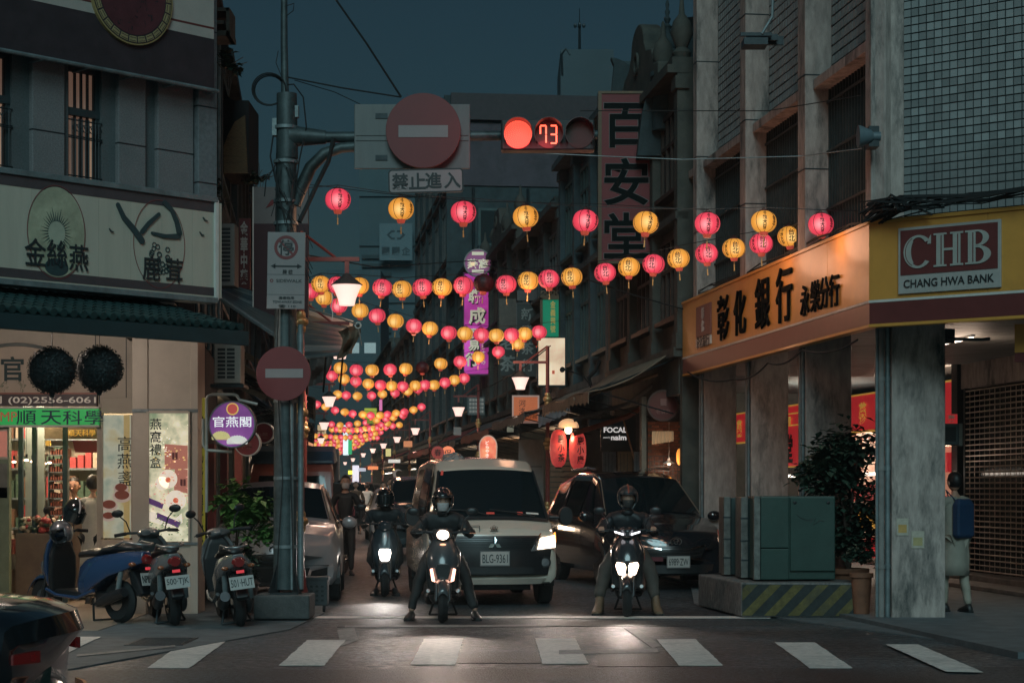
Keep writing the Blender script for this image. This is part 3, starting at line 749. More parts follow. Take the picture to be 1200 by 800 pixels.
pk = em('poster_box', (.40,.15,.11), .6); pkd=em('poster_emblem',(.16,.05,.05),.1); wh=em('poster_white',(.85,.75,.62),.6); rd=em('poster_red',(.75,.16,.08),.5); pu=em('poster_purple',(.14,.06,.22),.3)
def pq(par, pts, m, y, name='picture'):
    b = MB(); b.prism([LPn.tz(x,yy) for x,yy in pts], y-.001, y); return b.build(name, m, par)
pq(p1, [(193,520),(220,522),(220,549),(193,550)], pk, -.002); pq(p1, [(205,548),(220,550),(220,578),(204,574)], pk, -.003)
for a in ((205,534,7),(214.5,565,6)):
    for dx,dz in ((-1,0),(1,0)): pq(p1,[(a[0]+dx*1.8-1.4,a[1]-4),(a[0]+dx*1.8+1.4,a[1]-4),(a[0]+dx*1.8+1.4,a[1]+4),(a[0]+dx*1.8-1.4,a[1]+4)],pkd,-.004)
for (x,y,r) in ((197,561,11),(206,586,12),(190,566,8)):
    c_=LPn.tz(x,y); b=MB(); b.disc(c_[0],c_[1],r/99,-.005,-.004,22); b.build('picture',wh,p1)
for (x,y) in ((197,562),(206,586)):
    c_=LPn.tz(x,y); b=MB(); b.disc(c_[0],c_[1],.032,-.007,-.005,18); b.build('picture',rd,p1)
pq(p1, [(175,583),(192,590),(190,596),(175,590)], pu, -.0035); pq(p1, [(184,600),(212,612),(209,618),(184,607)], pu, -.0055)
pq(p1, [(175,598),(206,607),(213,601),(214,612),(200,618),(175,610)], wh, -.0034)
rr=random.Random(12)
for k,(m_,cx_,cy_,sx_,sy_,n_) in enumerate(((em('petal_pink',(.75,.35,.30),.5),200,575,13,16,60),(em('petal_gold',(.85,.62,.25),.6),196,540,12,10,36),(em('petal_leaf',(.16,.26,.12),.35),200,616,18,8,60),(em('petal_white',(.95,.85,.7),.8),190,520,10,12,30))):
    b=MB()
    for q in range(n_):
        x_,z_=LPn.tz(min(220,max(176,rr.gauss(cx_,sx_))),min(632,max(486,rr.gauss(cy_,sy_)))); r_=rr.uniform(.006,.016); a_=rr.uniform(0,3)
        b.prism([(x_+r_*math.cos(a_+t),z_+r_*.6*math.sin(a_+t)) for t in (0,1.2,2.5,3.8,5.0)],-.0095,-.0085)
    b.build('printed_petals',m_,p1,kind='stuff')
p2 = LF.thing('poster', 'pale lit poster of stacked tea cups in the window beside the shop entrance', 'poster')
x0,x1 = LF.t(121),LF.t(154); zt_,zb2 = LF.z(138,486),LF.z(138,630)
b = MB(); b.box(x0,x1,.0,.03,zb2,zt_); b.build('print', post_m2, p2)
b = MB(); b.box(x0-.03,x0,-.03,.05,zb2,zt_); b.box(x1,x1+.03,-.03,.05,zb2,zt_); b.build('frame', beige, p2)
b = MB(); b.box(LF.t(145),LF.t(152),-.002,0,zb2,zt_); b.build('picture', em('poster_yellow',(.50,.38,.16),.3), p2)
text('高燕盞', .12, inkd, p2, LF.t(146.5), -.004, LF.z(146,540), ext=.001, off=.0, vertical=True, height=.62)
cup = em('poster_cup',(.60,.48,.42),.25); tea = em('poster_tea',(.22,.06,.04),.2)
for (x,y,r) in ((143,581,11),(128,592,10),(142,572,9),(127,605,8)):
    c_=LF.tz(x,y); b=MB(); b.disc(c_[0],c_[1],r*.7/93,-.006,-.005,22,rx=r/93); b.build('picture',cup,p2)
    b=MB(); b.disc(c_[0],c_[1]+.015,r*.5/93,-.008,-.006,22,rx=r*.78/93); b.build('picture',tea,p2)
# arched sign, phone board, green board
ar = LF.thing('arched_sign', 'cream arched sign with a dark brush character above the phone board', 'sign')
c_,z_ = LF.tz(20,475,-.05); R=.98
pts=[(c_+R*math.cos(PI*k/30)*.98, z_+R*math.sin(PI*k/30)*.78) for k in range(31)]
b = MB(); b.prism(pts,-.06,-.0); b.build('face', mat('arch_cream',(.52,.42,.34),.6,var=.08), ar)
b = MB(); b.path([(x,-.07,z) for x,z in pts],.022,n=8); b.build('rim', mat('arch_rim',(.16,.18,.18),.5,var=.2), ar)
t_,zz=LF.tz(14.5,432,-.07); text('官', .32, inkg, ar, t_, -.065, zz, off=.018)
grn=mat('brush_leaf',(.14,.18,.12),.7,var=.3)
rr=random.Random(2); b=MB()
for k in range(50):
    t0_,z0_=LF.tz(rr.choice((3,24,27,50))+rr.uniform(-4,4),456+rr.uniform(-7,6),-.06); a=rr.uniform(0,PI)
    b.prism([(t0_,z0_),(t0_+.05*math.cos(a)+.006,z0_+.05*math.sin(a)),(t0_+.05*math.cos(a),z0_+.05*math.sin(a)+.006)],-.064,-.06)
b.build('painted_leaves',grn,ar)
pb = LF.thing('phone_board', 'long brown board with white phone number above the green board', 'sign')
za1,zb3=LF.z(60,462,-.06),LF.z(60,476,-.06); xr2=LF.t(114,-.06)
b=MB(); b.box(-9,xr2,-.1,-.02,zb3,za1); b.build('board', mat('phone_brown',(.085,.06,.065),.5,var=.1), pb)
b=MB(); b.box(-9,xr2,-.104,-.02,za1,za1+.02); b.build('trim', mat('phone_trim',(.35,.13,.10),.5,var=.1), pb)
wlet=em('white_letters',(.75,.68,.6),.12,0)
text('有限公司 (02)2556-6061', .12, wlet, pb, LF.t(24.5,-.1)-.02, -.102, (za1+zb3)/2, ext=.003, off=.01, width=1.92, height=(za1-zb3)*.78)
gb = LF.thing('green_board', 'bright green lit board with dark blue characters over the shop entrance', 'sign')
za2,zb4=LF.z(60,479,-.06),LF.z(60,498,-.06)
gg=em('lit_green',(.03,.42,.10),.42); 
b=MB(); b.box(-9,LF.t(116,-.06),-.1,-.02,zb4,za2); b.build('board', gg, gb)
b=MB(); b.box(-9,LF.t(117,-.06),-.11,.0,zb4-.025,zb4); b.box(-9,LF.t(117,-.06),-.11,.0,za2,za2+.025); b.build('frame', white, gb)
navy=mat('navy_letters',(.01,.03,.09),.5,var=0)
for ch,px in (('順',31),('天',60),('科',85),('學',110)): 
    t_,zz=LF.tz(px,489,-.1); text(ch,.19,navy,gb,t_,-.102,zz,ext=.003,off=.005,sx=1.35, height=(za2-zb4)*.86)
t_,zz=LF.tz(9,488,-.1); text('GMP',.15,em('red_letters',(.6,.12,.08),.2,0),gb,t_-.05,-.102,zz,ext=.003,off=.0, height=.12)
# --- interior
inn = LF.thing('shop_interior', 'warmly lit shop interior behind the entrance with shelves, counter and hanging bulbs', 'room')
warm = mat('interior_cream', (.46,.42,.32), .7, var=.15, scale=2)
b=MB(); b.box(-9,LLi,3.4,3.5,0,3.3); b.build('back_wall', warm, inn)
b=MB(); b.box(LLi-.1,LLi,.15,3.4,0,3.3); b.build('side_wall', warm, inn)
b=MB(); b.box(-9,LLi,.1,3.5,3.2,3.3); b.build('ceiling', warm, inn)
b=MB(); b.box(-9,LLi+.1,-4,3.5,-.02,.02); b.build('floor', mat('shop_floor',(.30,.24,.19),.4,var=.2,scale=3), inn)
b=MB(); b.box(LF.t(-20),LF.t(11),-.02,.1,0,zb4); b.build('green_pier', mat('pier_green',(.20,.25,.17),.7,var=.2,stain=.4,stain_col=(.1,.13,.09)), inn)
for (y0,y1,m_,nm) in ((505,535,pk,'red_frame_notice'),(543,577,mat('grey_notice',(.18,.18,.16),.5),'grey_notice'),(571,583,navy,'blue_notice')):
    b=MB(); b.box(LF.t(0),LF.t(9),-.03,-.02-(.01 if nm=='blue_notice' else 0),LF.z(5,y1),LF.z(5,y0)); b.build(nm,m_,inn)
b=MB(); b.box(LF.t(-1),LF.t(9.5),-.028,-.021,LF.z(5,538),LF.z(5,502)); b.build('notice_frame', beige, inn)
for px in (24,40,76):
    b=MB(); x=LF.t(px,.8); b.box(x-.03,x+.03,.8,.86,0,3.2); b.build('mullion', mat('door_frame_teal',(.03,.06,.07),.4,var=.2), inn)
b=MB(); x=LF.t(34,1.2); b.box(x-.05,x+.2,1.2,1.26,0,3.2); b.build('screen_panel', mat('pale_teal_panel',(.28,.33,.30),.5,var=.15), inn)
# inner sign
b=MB(); b.box(LF.t(52,1.0),LF.t(118,1.0),1.0,1.06,LF.z(80,514,1.0),LF.z(80,500,1.0)); s_=b.build('inner_sign', mat('wood_sign',(.16,.12,.07),.5,var=.3,scale=12), inn)
text('順天科學', .16, gold, inn, LF.t(96,1.0), .99, LF.z(96,507,1.0), ext=.003, off=.01, width=.36)
b=MB(); b.prism([LF.tz(85,516,1.1),LF.tz(118,516,1.1),LF.tz(118,530,1.1),LF.tz(88,530,1.1)],1.1,1.12); b.build('red_banner', mat('dark_red_banner',(.2,.03,.04),.5,var=.1), inn)
b=MB(); b.box(LF.t(49,1.6),LF.t(59,1.6),1.6,1.63,LF.z(55,522,1.6),LF.z(55,516,1.6)); b.build('yellow_tag', gold, inn)
# shelf rack
rk=MB(); xa,xb=LF.t(56,1.5),LF.t(75,1.5)
for k in range(9): 
    z=LF.z(65,604,1.5)+k*.115; rk.box(xa,xb,1.5,1.8,z,z+.012)
rk.box(xa,xa+.012,1.5,1.8,.06,1.9); rk.box(xb-.012,xb,1.5,1.8,.06,1.9); rk=rk.build('rack', steel, inn)
for k in range(8):
    z=LF.z(65,604,1.5)+k*.115; q=MB()
    for j in range(5): q.box(xa+.03+j*(xb-xa-.05)/5, xa+.02+(j+.9)*(xb-xa-.05)/5,1.52,1.75,z+.012,z+.05+random.random()*.04)
    q.build('tray_goods', mat('dried_goods',(.26,.08,.05),.7,var=.5,scale=40), rk, kind='stuff')
# stocked shelves along the back wall
for k in range(5):
    z=.5+k*.42; b=MB(); b.box(-7.6,LLi-.3,3.05,3.38,z,z+.03); sh_=b.build('shelf', steel, inn); q=MB(); rr=random.Random(k)
    for j in range(26): q.k=rr.randrange(4); x=-7.5+j*.11; q.box(x,x+.085,3.1,3.3,z+.03,z+.03+rr.uniform(.12,.33))
    q.build('goods', [mat('goods_red',(.45,.06,.06),.5,var=.4,scale=30),mat('goods_green',(.07,.12,.08),.5,var=.5,scale=30),mat('goods_cream',(.50,.42,.32),.6,var=.4,scale=30),mat('goods_brown',(.18,.10,.06),.6,var=.4,scale=30)], sh_, kind='stuff')
# counters
for a,c,off,zt_,nm in ((18,62,.7,.92,'counter'),(76,118,1.3,1.12,'display_case')):
    b=MB(); b.box(LF.t(a,off),LF.t(c,off),off,off+.6,.06,zt_); o=b.build(nm, mat('counter_wood',(.17,.12,.09),.5,var=.25,scale=4), inn, bevel=.01)
    q=MB(); rr=random.Random(a)
    for k in range(150):
        x=rr.uniform(LF.t(a,off)+.05,LF.t(c,off)-.05); r_=rr.uniform(.025,.055); q.k=rr.randrange(4)
        q.ell((x,off+rr.uniform(.05,.5),zt_+r_*.7+rr.random()*.16),(r_,r_,r_*.8),8,5)
    q.build('goods', [mat('goods_red',(.45,.06,.06),.5,var=.4,scale=30),mat('goods_green',(.07,.12,.08),.5,var=.5,scale=30),mat('goods_cream',(.50,.42,.32),.6,var=.4,scale=30),mat('goods_brown',(.18,.10,.06),.6,var=.4,scale=30)], o, kind='stuff')
for px,py in ((31,539),(38,540.5),(52,543),(58,542),(16.5,541)):
    off=.9 if px<45 else 1.3
    t_,zz=LF.tz(px,py,off); th=LF.thing('hanging_bulb', {31:'bare bulb hanging in the shop entrance, left of the first close pair',38:'bare bulb hanging in the shop entrance, right of the first close pair',52:'bare bulb hanging before the rack, left of the second pair',58:'bare bulb hanging before the rack, right of the second pair',16.5:'bare bulb half hidden behind the green pier of the shop entrance'}[px], 'bulb', t_, off, zz, group='bulbs hanging in the left shop')
    b=MB(); b.ell((0,0,0),(.03,.03,.014),12,8); b.build('glass_bulb', bulb, th, smooth=60)
    b=MB(); b.tube((0,0,.03),(0,0,.08),.016,n=8); b.tube((0,0,.08),(0,0,3.2-zz),.003,n=4); b.build('cord', dark, th)
for (t_,off,e_) in ((LF.t(45,.9),.9,120),(LF.t(95,1.6),1.8,130),(LF.t(15,.9),2.0,110)):
    v=LF.w(t_,off); l=bpy.data.lights.new('shop_light','POINT'); l.energy=e_*.8; l.color=(1,.76,.52); l.shadow_soft_size=.12
    o=bpy.data.objects.new('shop_light',l); link(o); o.location=(v.x,v.y,2.7)
# unseen fill lamp added under the eave to brighten the shop header
v=LW.w(LW.t(80,-.55),.9); l=bpy.data.lights.new('added_eave_fill','POINT'); l.energy=120; l.color=(1,.84,.72); l.shadow_soft_size=.25
o=bpy.data.objects.new('added_eave_fill',l); link(o); o.location=(v.x,v.y,ZS-.16)
th=LW.thing('added_eave_tube','added slim lamp tube hidden behind the green eave to brighten the header','lamp',LW.t(80,-.55),.9,ZS-.05)
b=MB(); b.tube((-.5,0,0),(.5,0,0),.014,n=8); b.build('tube', tubeg, th); b=MB(); b.box(-.52,.52,-.02,.02,.015,.014); b.build('batten', white, th)
# stall box at the far left
st = LF.thing('stall_box', 'low wooden display box with packets of goods at the left edge before the shop', 'stall', LF.t(2,1.2), 1.2, 0.02)
b=MB(); b.box(-.9,.19,-.25,.3,0,.42); b.build('crate', mat('crate_wood',(.22,.15,.10),.6,var=.25,scale=5), st, bevel=.01)
b=MB(); b.box(-.9,.2,-.26,-.25,.42,.62); b.box(.19,.2,-.26,.3,.42,.62); b.build('glass_guard', mat('guard_glass',(.25,.28,.26),.15,var=.1), st)
rr=random.Random(5)
for k in range(8):
    b=MB(); x=-.75+k*.12; b.box(x,x+.1,-.2,-.1,.44,.70+rr.random()*.06); b.box(x,x+.1,-.05,.05,.44,.78+rr.random()*.06)
    b.build('packet', mat('packet%d'%(k%3), [(.45,.42,.36),(.4,.10,.07),(.12,.28,.12)][k%3], .4, var=.6, scale=14), st)
b=MB(); b.box(-.9,.1,-.1,.2,.86,.92); b.build('top_tray', white, st)
# purple disc sign on bracket + white helmet etc come later
# ================================================================= the two rows of old shop houses
RS = Plane((-15.2,185),(2.68,29.5)); LS = Plane((-3.62,21.0),(-20.6,180))
def rt(d): return (185-d)/abs(RS.a.y)
def lt(d): return (d-21.0)/abs(LS.a.y)
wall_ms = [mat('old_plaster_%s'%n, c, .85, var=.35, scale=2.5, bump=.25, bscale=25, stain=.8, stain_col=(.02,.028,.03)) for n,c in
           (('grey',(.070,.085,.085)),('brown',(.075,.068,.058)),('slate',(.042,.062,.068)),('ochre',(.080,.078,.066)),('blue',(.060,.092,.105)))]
frame_m = [mat('window_frame_grey',(.09,.10,.10),.6,var=.3), mat('window_frame_brown',(.06,.035,.025),.6,var=.3), mat('window_frame_teal',(.05,.09,.09),.6,var=.3)]
shopin = [mat('shop_wall_warm',(.42,.30,.2),.7,var=.3,scale=3), mat('shop_wall_pale',(.35,.33,.28),.7,var=.3,scale=3)]
litw = em('lit_window',(.9,.75,.6),.5)
goodsm = [MATS['goods_red'],MATS['goods_green'],MATS['goods_cream'],MATS['goods_brown'],mat('goods_orange',(.5,.2,.05),.5,var=.4,scale=20)]
def row_house(pl, a, c, h, wi, label, bays=3, floors=2, fz=3.7, light=0, near=True, pediment=None, arcade=True, seed=1, open_=False, depth=9, litwin=()):
    rr = random.Random(seed); W_ = wall_ms[wi]; fm = frame_m[seed%3]
    bd = pl.thing('shop_house', label, 'building', a, 0, 0); n = c-a
    b = MB(); b.box(0,n-.01,.12,depth,fz,h); b.build('wall', W_, bd)
    for x0_,x1_ in ((-.02,.18),(n-.2,n-.02)): b = MB(); b.box(x0_,x1_,.02,.45 if open_ else depth,0,fz); b.build('pier', W_, bd)
    b = MB(); b.box(.18,n-.2,.0,.12,3.0,fz); b.build('lintel', W_, bd)
    sp = (n-.0)/bays; fh = (h-fz-.5)/floors
    for k in range(bays+1):
        x = min(max(k*sp,.13),n-.14)
        b = MB(); b.box(x-.13,x+.13,-.06,.12,fz,h-.25); b.box(x-.18,x+.18,-.1,.12,h-.5,h-.3); b.box(x-.17,x+.17,-.09,.12,fz,fz+.25); b.build('pilaster', W_, bd)
    b = MB(); b.box(-.03,n,-.22,.12,h-.25,h-.12); b.box(0,n-.01,-.14,.12,h-.12,h); b.build('cornice', W_, bd)
    b = MB(); b.box(-.02,n-.01,-.12,.12,fz-.12,fz+.03); b.build('string_course', W_, bd)
    for f_ in range(floors):
        z0_ = fz+f_*fh+.55; z1_ = fz+(f_+1)*fh-.15
        if f_: b = MB(); b.box(0,n-.01,-.09,.12,fz+f_*fh,fz+f_*fh+.12); b.build('string_course', W_, bd)
        for k in range(bays):
            x0 = k*sp+.32; x1 = (k+1)*sp-.32
            if x1-x0 < .3: continue
            fr = MB(); fr.box(x0,x1,.04,.119,z1_-.07,z1_); fr.box(x0,x1,.04,.119,z0_,z0_+.06); fr.box(x0-.06,x1+.06,-.06,.119,z0_-.07,z0_)
            nn = 2 if x1-x0 < 1.2 else 4
            for q in range(nn+1): xx = x0+(x1-x0)*q/nn; fr.box(xx-.03,xx+.03,.05,.119,z0_,z1_)
            fr.box(x0,x1,.055,.119,z1_-.55,z1_-.49)
            fo = fr.build('window', fm, bd)
            lit_ = (f_,k) in litwin
            g_ = MB(); g_.box(x0,x1,.095,.118,z0_,z1_); g_.build('pane', litw if lit_ else glassw, fo)
    if pediment:
        b = MB(); m = n/2
        if pediment == 'baroque':
            pts = [(m-1.9,h),(m-1.9,h+.25),(m-1.5,h+.32),(m-1.3,h+.6),(m-.8,h+.7),(m-.6,h+.9)]+[(m+.6*math.cos(PI-PI*q/10),h+.9+.4*math.sin(PI*q/10)) for q in range(1,10)]+[(m+.6,h+.9),(m+.8,h+.7),(m+1.3,h+.6),(m+1.5,h+.32),(m+1.9,h+.25),(m+1.9,h)]
        else: pts = [(m-1.4,h),(m-1.4,h+.4),(m-.9,h+.5),(m-.5,h+1.0),(m+.5,h+1.0),(m+.9,h+.5),(m+1.4,h+.4),(m+1.4,h)]
        b.prism(pts,-.1,.25); b.build('pediment', W_, bd, bevel=.03)
        b = MB(); b.ring(m,h+.62,.14,.2,-.14,-.1,20); b.build('medallion', W_, bd)
        for x in (.2,n-.2,m-1.6,m+1.6):
            b = MB(); b.lathe([(.12,0),(.16,.1),(.09,.18),(.19,.42),(.14,.6),(.05,.72),(.03,.95),(0,1.0)],12,(x,.05,h)); b.build('finial', W_, bd, smooth=50)
    if open_: return bd
    # shop room
    sw = shopin[seed%2]
    b = MB(); b.box(.18,n-.2,3.6,3.7,0,3); b.build('shop_back_wall', sw, bd)
    b = MB(); b.box(.18,n-.2,.12,3.6,3.0,3.06); b.build('shop_ceiling', sw, bd)
    if near:
        for k in range(3):                    # goods on display
            x0 = .35+k*(n-.8)/3; x1 = x0+(n-.8)/3-.25
            b = MB(); b.box(x0,x1,.5+.2*k,1.3+.2*k,.04,.75); st_ = b.build('display_table', frame_m[1], bd)
            q = MB()
            for j in range(26):
                q.k = rr.randrange(5); xx=rr.uniform(x0+.06,x1-.1); yy=rr.uniform(.55,1.2)+.2*k; s_=rr.uniform(.05,.12)
                q.box(xx-s_/2,xx+s_/2,yy,yy+s_,.75,.75+rr.uniform(.08,.4))
            q.build('goods', goodsm, st_, kind='stuff')
            b = MB(); b.box(x0,x1,3.2,3.58,1.1,1.14); b.box(x0,x1,3.2,3.58,1.7,1.74); b.box(x0,x1,3.2,3.58,2.2,2.24); s2 = b.build('shelf', frame_m[1], bd)
            q = MB()
            for zz in (1.14,1.74,2.24):
                for j in range(int((x1-x0)/.16)): q.k=rr.randrange(5); q.box(x0+.02+j*.16,x0+.14+j*.16,3.25,3.5,zz,zz+rr.uniform(.15,.4))
            q.build('goods', goodsm, s2, kind='stuff')
        b = MB(); b.box(n*.2,n*.8,1.4,1.46,2.9,2.94); b.build('tube_lamp', tubeg, bd)
    else:
        b = MB(); b.box(n*.15,n*.85,.8,.86,2.6,2.66); b.build('tube_lamp', tubeg, bd)
        q = MB()
        for j in range(24): q.k=rr.randrange(5); xx=rr.uniform(.3,n-.5); q.box(xx,xx+.3,.3,.9,.04,rr.uniform(.4,1.4))
        q.build('goods', goodsm, bd, kind='stuff')
    if light:
        v = pl.w(a+n/2, 1.0); l = bpy.data.lights.new('shop_light','POINT'); l.energy=light*(1.3 if near else 2.6); l.color=(1,.70,.46); l.shadow_soft_size=.3
        o = bpy.data.objects.new('shop_light',l); link(o); o.location=(v.x,v.y,2.6)
    return bd
R_ = [ (36.2,29.6,8.3,3,'baroque fronted shop house with urn finials directly beyond the bank',3,'baroque',60),
       (43.0,36.25,9.0,4,'tall blue grey shop house with pilasters behind the big maroon sign',3,None,60),
       (51.0,43.05,8.2,0,'grey shop house on the right behind the green and the orange signs',3,None,60),
       (61.0,51.05,8.8,1,'brown shop house on the right beside the round purple sign',4,'step',60),
       (74.5,61.05,9.4,2,'slate shop house on the right beyond the tall magenta sign',4,None,50),
       (95,75,17.2,2,'tallest dark block on the right with a flat parapet behind the traffic light',5,None,0),
       (118,95.2,10,0,'grey shop house far down the right side before the lit green strip sign',5,'step',120),
       (150,118.3,11,3,'ochre shop house farthest down the right side of the street',6,None,160)]
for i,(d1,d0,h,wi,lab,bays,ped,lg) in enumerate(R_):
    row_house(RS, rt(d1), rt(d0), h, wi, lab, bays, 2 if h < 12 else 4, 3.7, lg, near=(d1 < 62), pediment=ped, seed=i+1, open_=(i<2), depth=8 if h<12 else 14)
Lr = [(27.7,33.5,8.1,2,'dark shop house with plants on its ledge just behind the corner shop',2,None,35,((0,0),)),
      (33.6,39.5,8.4,1,'brown shop house with a boxed roof balcony behind the metal awning at left',3,None,50,()),
      (39.6,58,8.0,4,'blue grey shop house on the left beyond the hanging pole lamp',4,'step',60,((1,2),)),
      (58.2,88,10.2,0,'grey shop house halfway down the left side of the street',5,None,120,()),
      (88.2,125,11.5,3,'ochre shop house far down the left side of the street',6,None,160,((0,3),)),
      (125.5,175,13,2,'slate block farthest down the left side of the street',7,None,200,())]
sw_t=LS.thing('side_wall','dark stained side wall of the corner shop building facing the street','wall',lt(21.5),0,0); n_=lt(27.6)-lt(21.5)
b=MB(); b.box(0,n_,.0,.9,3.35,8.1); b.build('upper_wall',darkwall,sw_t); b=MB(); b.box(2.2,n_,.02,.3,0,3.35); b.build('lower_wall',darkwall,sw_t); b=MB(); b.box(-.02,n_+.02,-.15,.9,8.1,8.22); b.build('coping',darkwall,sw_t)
for k in range(3):
    b=MB(); b.box(.7+k*1.8,1.6+k*1.8,-.03,.05,4.7,6.2); o=b.build('window',frame_m[0],sw_t); b=MB(); b.box(.76+k*1.8,1.54+k*1.8,-.035,-.03,4.76,6.14); b.build('pane',glassw,o)
for k in range(5): b=MB(); b.tube((.3+k*1.3,-.05,3.3),(.3+k*1.3,-.05,8),.03+.01*(k%2),n=7); b.build('pipe',steel,sw_t)
for i,(d0,d1,h,wi,lab,bays,ped,lg,lw_) in enumerate(Lr):
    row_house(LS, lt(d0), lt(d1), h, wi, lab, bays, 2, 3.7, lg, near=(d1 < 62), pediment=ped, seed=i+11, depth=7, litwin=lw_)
# camera side of the tallest right block: parapet band, windows, pipes
tb=[o for o in bpy.data.objects if o.name.startswith('shop_house') and 'tallest' in o.get('label','')][0]; xn=rt(75)-rt(95)
b=MB(); b.box(xn-.01,xn+.25,.1,14,16.2,17.25); b.build('parapet_band', MATS['dark_maroon'], tb)
b=MB(); b.box(xn-.01,xn+.06,.3,13.6,13.6,16.1); b.build('purple_lit_wall', mat('mauve_glow_paint',(.085,.07,.085),.8,var=.25,scale=1,stain=.5), tb)  # purplish light on the upper wall painted in as a mauve colour
for k in range(4):
    for z in (5.2,8.2,11.2):
        b=MB(); b.box(xn,xn+.10,1.2+k*2.2,2.3+k*2.2,z,z+1.5); o=b.build('window',frame_m[2],tb); b=MB(); b.box(xn+.10,xn+.12,1.3+k*2.2,2.2+k*2.2,z+.1,z+1.4); b.build('pane',glassw,o)
    b=MB(); b.tube((xn+.1,1.0+k*2.2,4),(xn+.1,1.0+k*2.2,13.5),.06,n=6); b.build('pipe',dark,tb)
# tall blocks beyond
blu = mat('tower_blue', (.075,.12,.135), .8, var=.15, scale=.3, stain=.3, stain_col=(.06,.1,.11)); blud = mat('tower_dark', (.045,.065,.07), .8, var=.25, scale=.3)
def tower(lab, d, x0, x1, y0, m, dep=12, zb=0):
    p = P(x0,y0,d); q = P(x1,y0,d); t_ = thing('tower_block', lab, 'building', ((p.x+q.x)/2, d, 0)); w_ = (q.x-p.x)/2
    b = MB(); b.box(-w_,w_,0,dep,0,p.z); b.build('wall', m, t_); return t_, w_, p.z
t_,w_,h = tower('pale blue tower block with horizontal louvers and a square company panel', 205, 421, 489, 196, blu)
for k in range(5):
    for grp in (0,1):
        z = h-10-k*.95-grp*6.2; b = MB(); b.box(-w_+.3,w_*.1,-.35,-.01,z,z+.4); b.build('louver', blud, t_)
for z in (h-3.2,h-8.6,h-14.8):
    b = MB(); b.box(-w_,w_,-.25,-.01,z,z+.3); b.build('ledge', blu, t_)
b = MB(); b.box(w_*.1,w_*.97,-.6,-.3,h-10.4,h-6.3); 
sgn = thing('company_panel', 'pale blue square panel with a diamond mark and dark characters on the tower block', 'sign', tuple(P(464,283.5,203.5)))
b = MB(); b.box(-1.78,1.78,-.1,.1,-2.0,2.0); b.build('board', mat('panel_blue',(.13,.19,.21),.7,var=.1), sgn)
mk = mat('panel_mark',(.035,.06,.07),.7,var=0)
for s_ in (-1,1):
    b = MB(); b.prism([(s_*.12,1.25),(s_*.5,1.25),(s_*1.0,.75),(s_*.5,.25),(s_*.12,.25),(s_*.12,.45),(s_*.42,.45),(s_*.72,.75),(s_*.42,1.05),(s_*.12,1.05)],-.13,-.1); b.build('mark', mk, sgn)
for ch,x in (('圖',-1.1),('圖',-.0),('企',1.1)): text(ch,.95,mk,sgn,x,-.1,-1.0,ext=.01,off=.03)
t_,w_,h = tower('low blue block standing before the pale tower at the end of the street', 180, 383, 446, 316, blu)
for k in range(3):
    b = MB(); b.box(-w_+.4+k*1.6,-w_+1.5+k*1.6,-.05,.0,h-8,h-7); b.build('window', em('far_lit',(.5,.6,.6),.25) if k else glassw, t_)
t_,w_,h = tower('dark block with one small lit window right of the blue tower', 160, 487, 560, 186, blud, 10)
for k,(x,z) in enumerate(((514,269),(520,269))):
    p = P(x,z,159.9)-Vector((t_.location.x,160,0)); b = MB(); b.box(p.x-.2,p.x+.2,-.1,-.0,p.z-.35,p.z+.35); b.build('window', em('far_window_lit',(.6,.75,.75),.35,0), t_)
t_,w_,h = tower('blue grey tower with a rooftop mast behind the big maroon sign', 108, 657, 719, 58, mat('tower_slate',(.075,.105,.12),.85,var=.12,scale=.3), 8)
b = MB(); b.box(w_,w_+3,.8,8,0,h-.5); b.build('wing', blud, t_)
b = MB(); b.tube((-.4,1,h),(-.4,1,h+1.8),.09,.07,n=6); b.tube((-.4,1,h+1.8),(-.4,1,h+2.6),.03,.02,n=5)
for a in range(4): b.ell((-.4+.25*math.cos(a*PI/2),1+.25*math.sin(a*PI/2),h+1.6),(.1,.1,.14),6,4)
b.build('mast', dark, t_)
b = MB(); b.path([(-w_+.1,0,h-1.5),(-w_+.05,0,h-.3),(-w_+.3,0,h+.05),(-w_+.55,0,h-.3)],.07,n=5); b.tube((-w_+1.1,.5,h),(-w_+1.1,.5,h+1.2),.04,n=5); b.build('ladder_hoop', dark, t_)
b = MB(); b.box(-w_+.7,-w_+1.5,-.05,0,h-3.7,h-3.1); b.build('window', blud, t_)
t_,w_,h = tower('wide low block closing the far end of the street', 240, 330, 470, 420, blud, 10)
for k in range(14):
    b = MB(); x=-w_+.6+(k%7)*2.0; b.box(x,x+1.1,-.06,0,4+(k//7)*4,5.6+(k//7)*4); b.build('window', em('far_warm',(.9,.55,.3),.4,0) if k%3 == 0 else glassw, t_)
# temple-like spire on the bank side roofline (px 770-805)
def at_thing(name,lab,cat,px,py,d): return thing(name,lab,cat,tuple(P(px,py,d)))
sp_ = at_thing('spire','ornate stacked spire with bulbous dome above the baroque shop house','spire',782,70,31.5)
st = wall_ms[2]
b = MB(); b.lathe([(.26,-1.2),(.24,-.35),(.30,-.3),(.30,-.22),(.16,-.18),(.17,.0),(.20,.12),(.12,.2)],16,(0,0,0)); b.build('drum', st, sp_, smooth=40)
b = MB(); b.lathe([(.12,.1),(.16,.16),(.17,.28),(.13,.36),(.08,.42)],16); b.build('upper_dome', st, sp_, smooth=50)
b = MB(); b.lathe([(.07,.42),(.05,.5),(.08,.55),(.03,.6),(.06,.68),(.025,.73),(.045,.8),(.02,.85),(.035,.92),(.012,1.0),(0,1.25)],10); b.build('finial', st, sp_, smooth=50)
for s_ in (1,):
    b = MB(); b.lathe([(.3,-1.4),(.26,-.7),(.16,-.3),(.2,.0),(.24,.2),(.14,.4),(.22,.52),(.26,.56),(.0,.6)],14,(.5,0,.1)); b.build('urn', st, sp_, smooth=50)
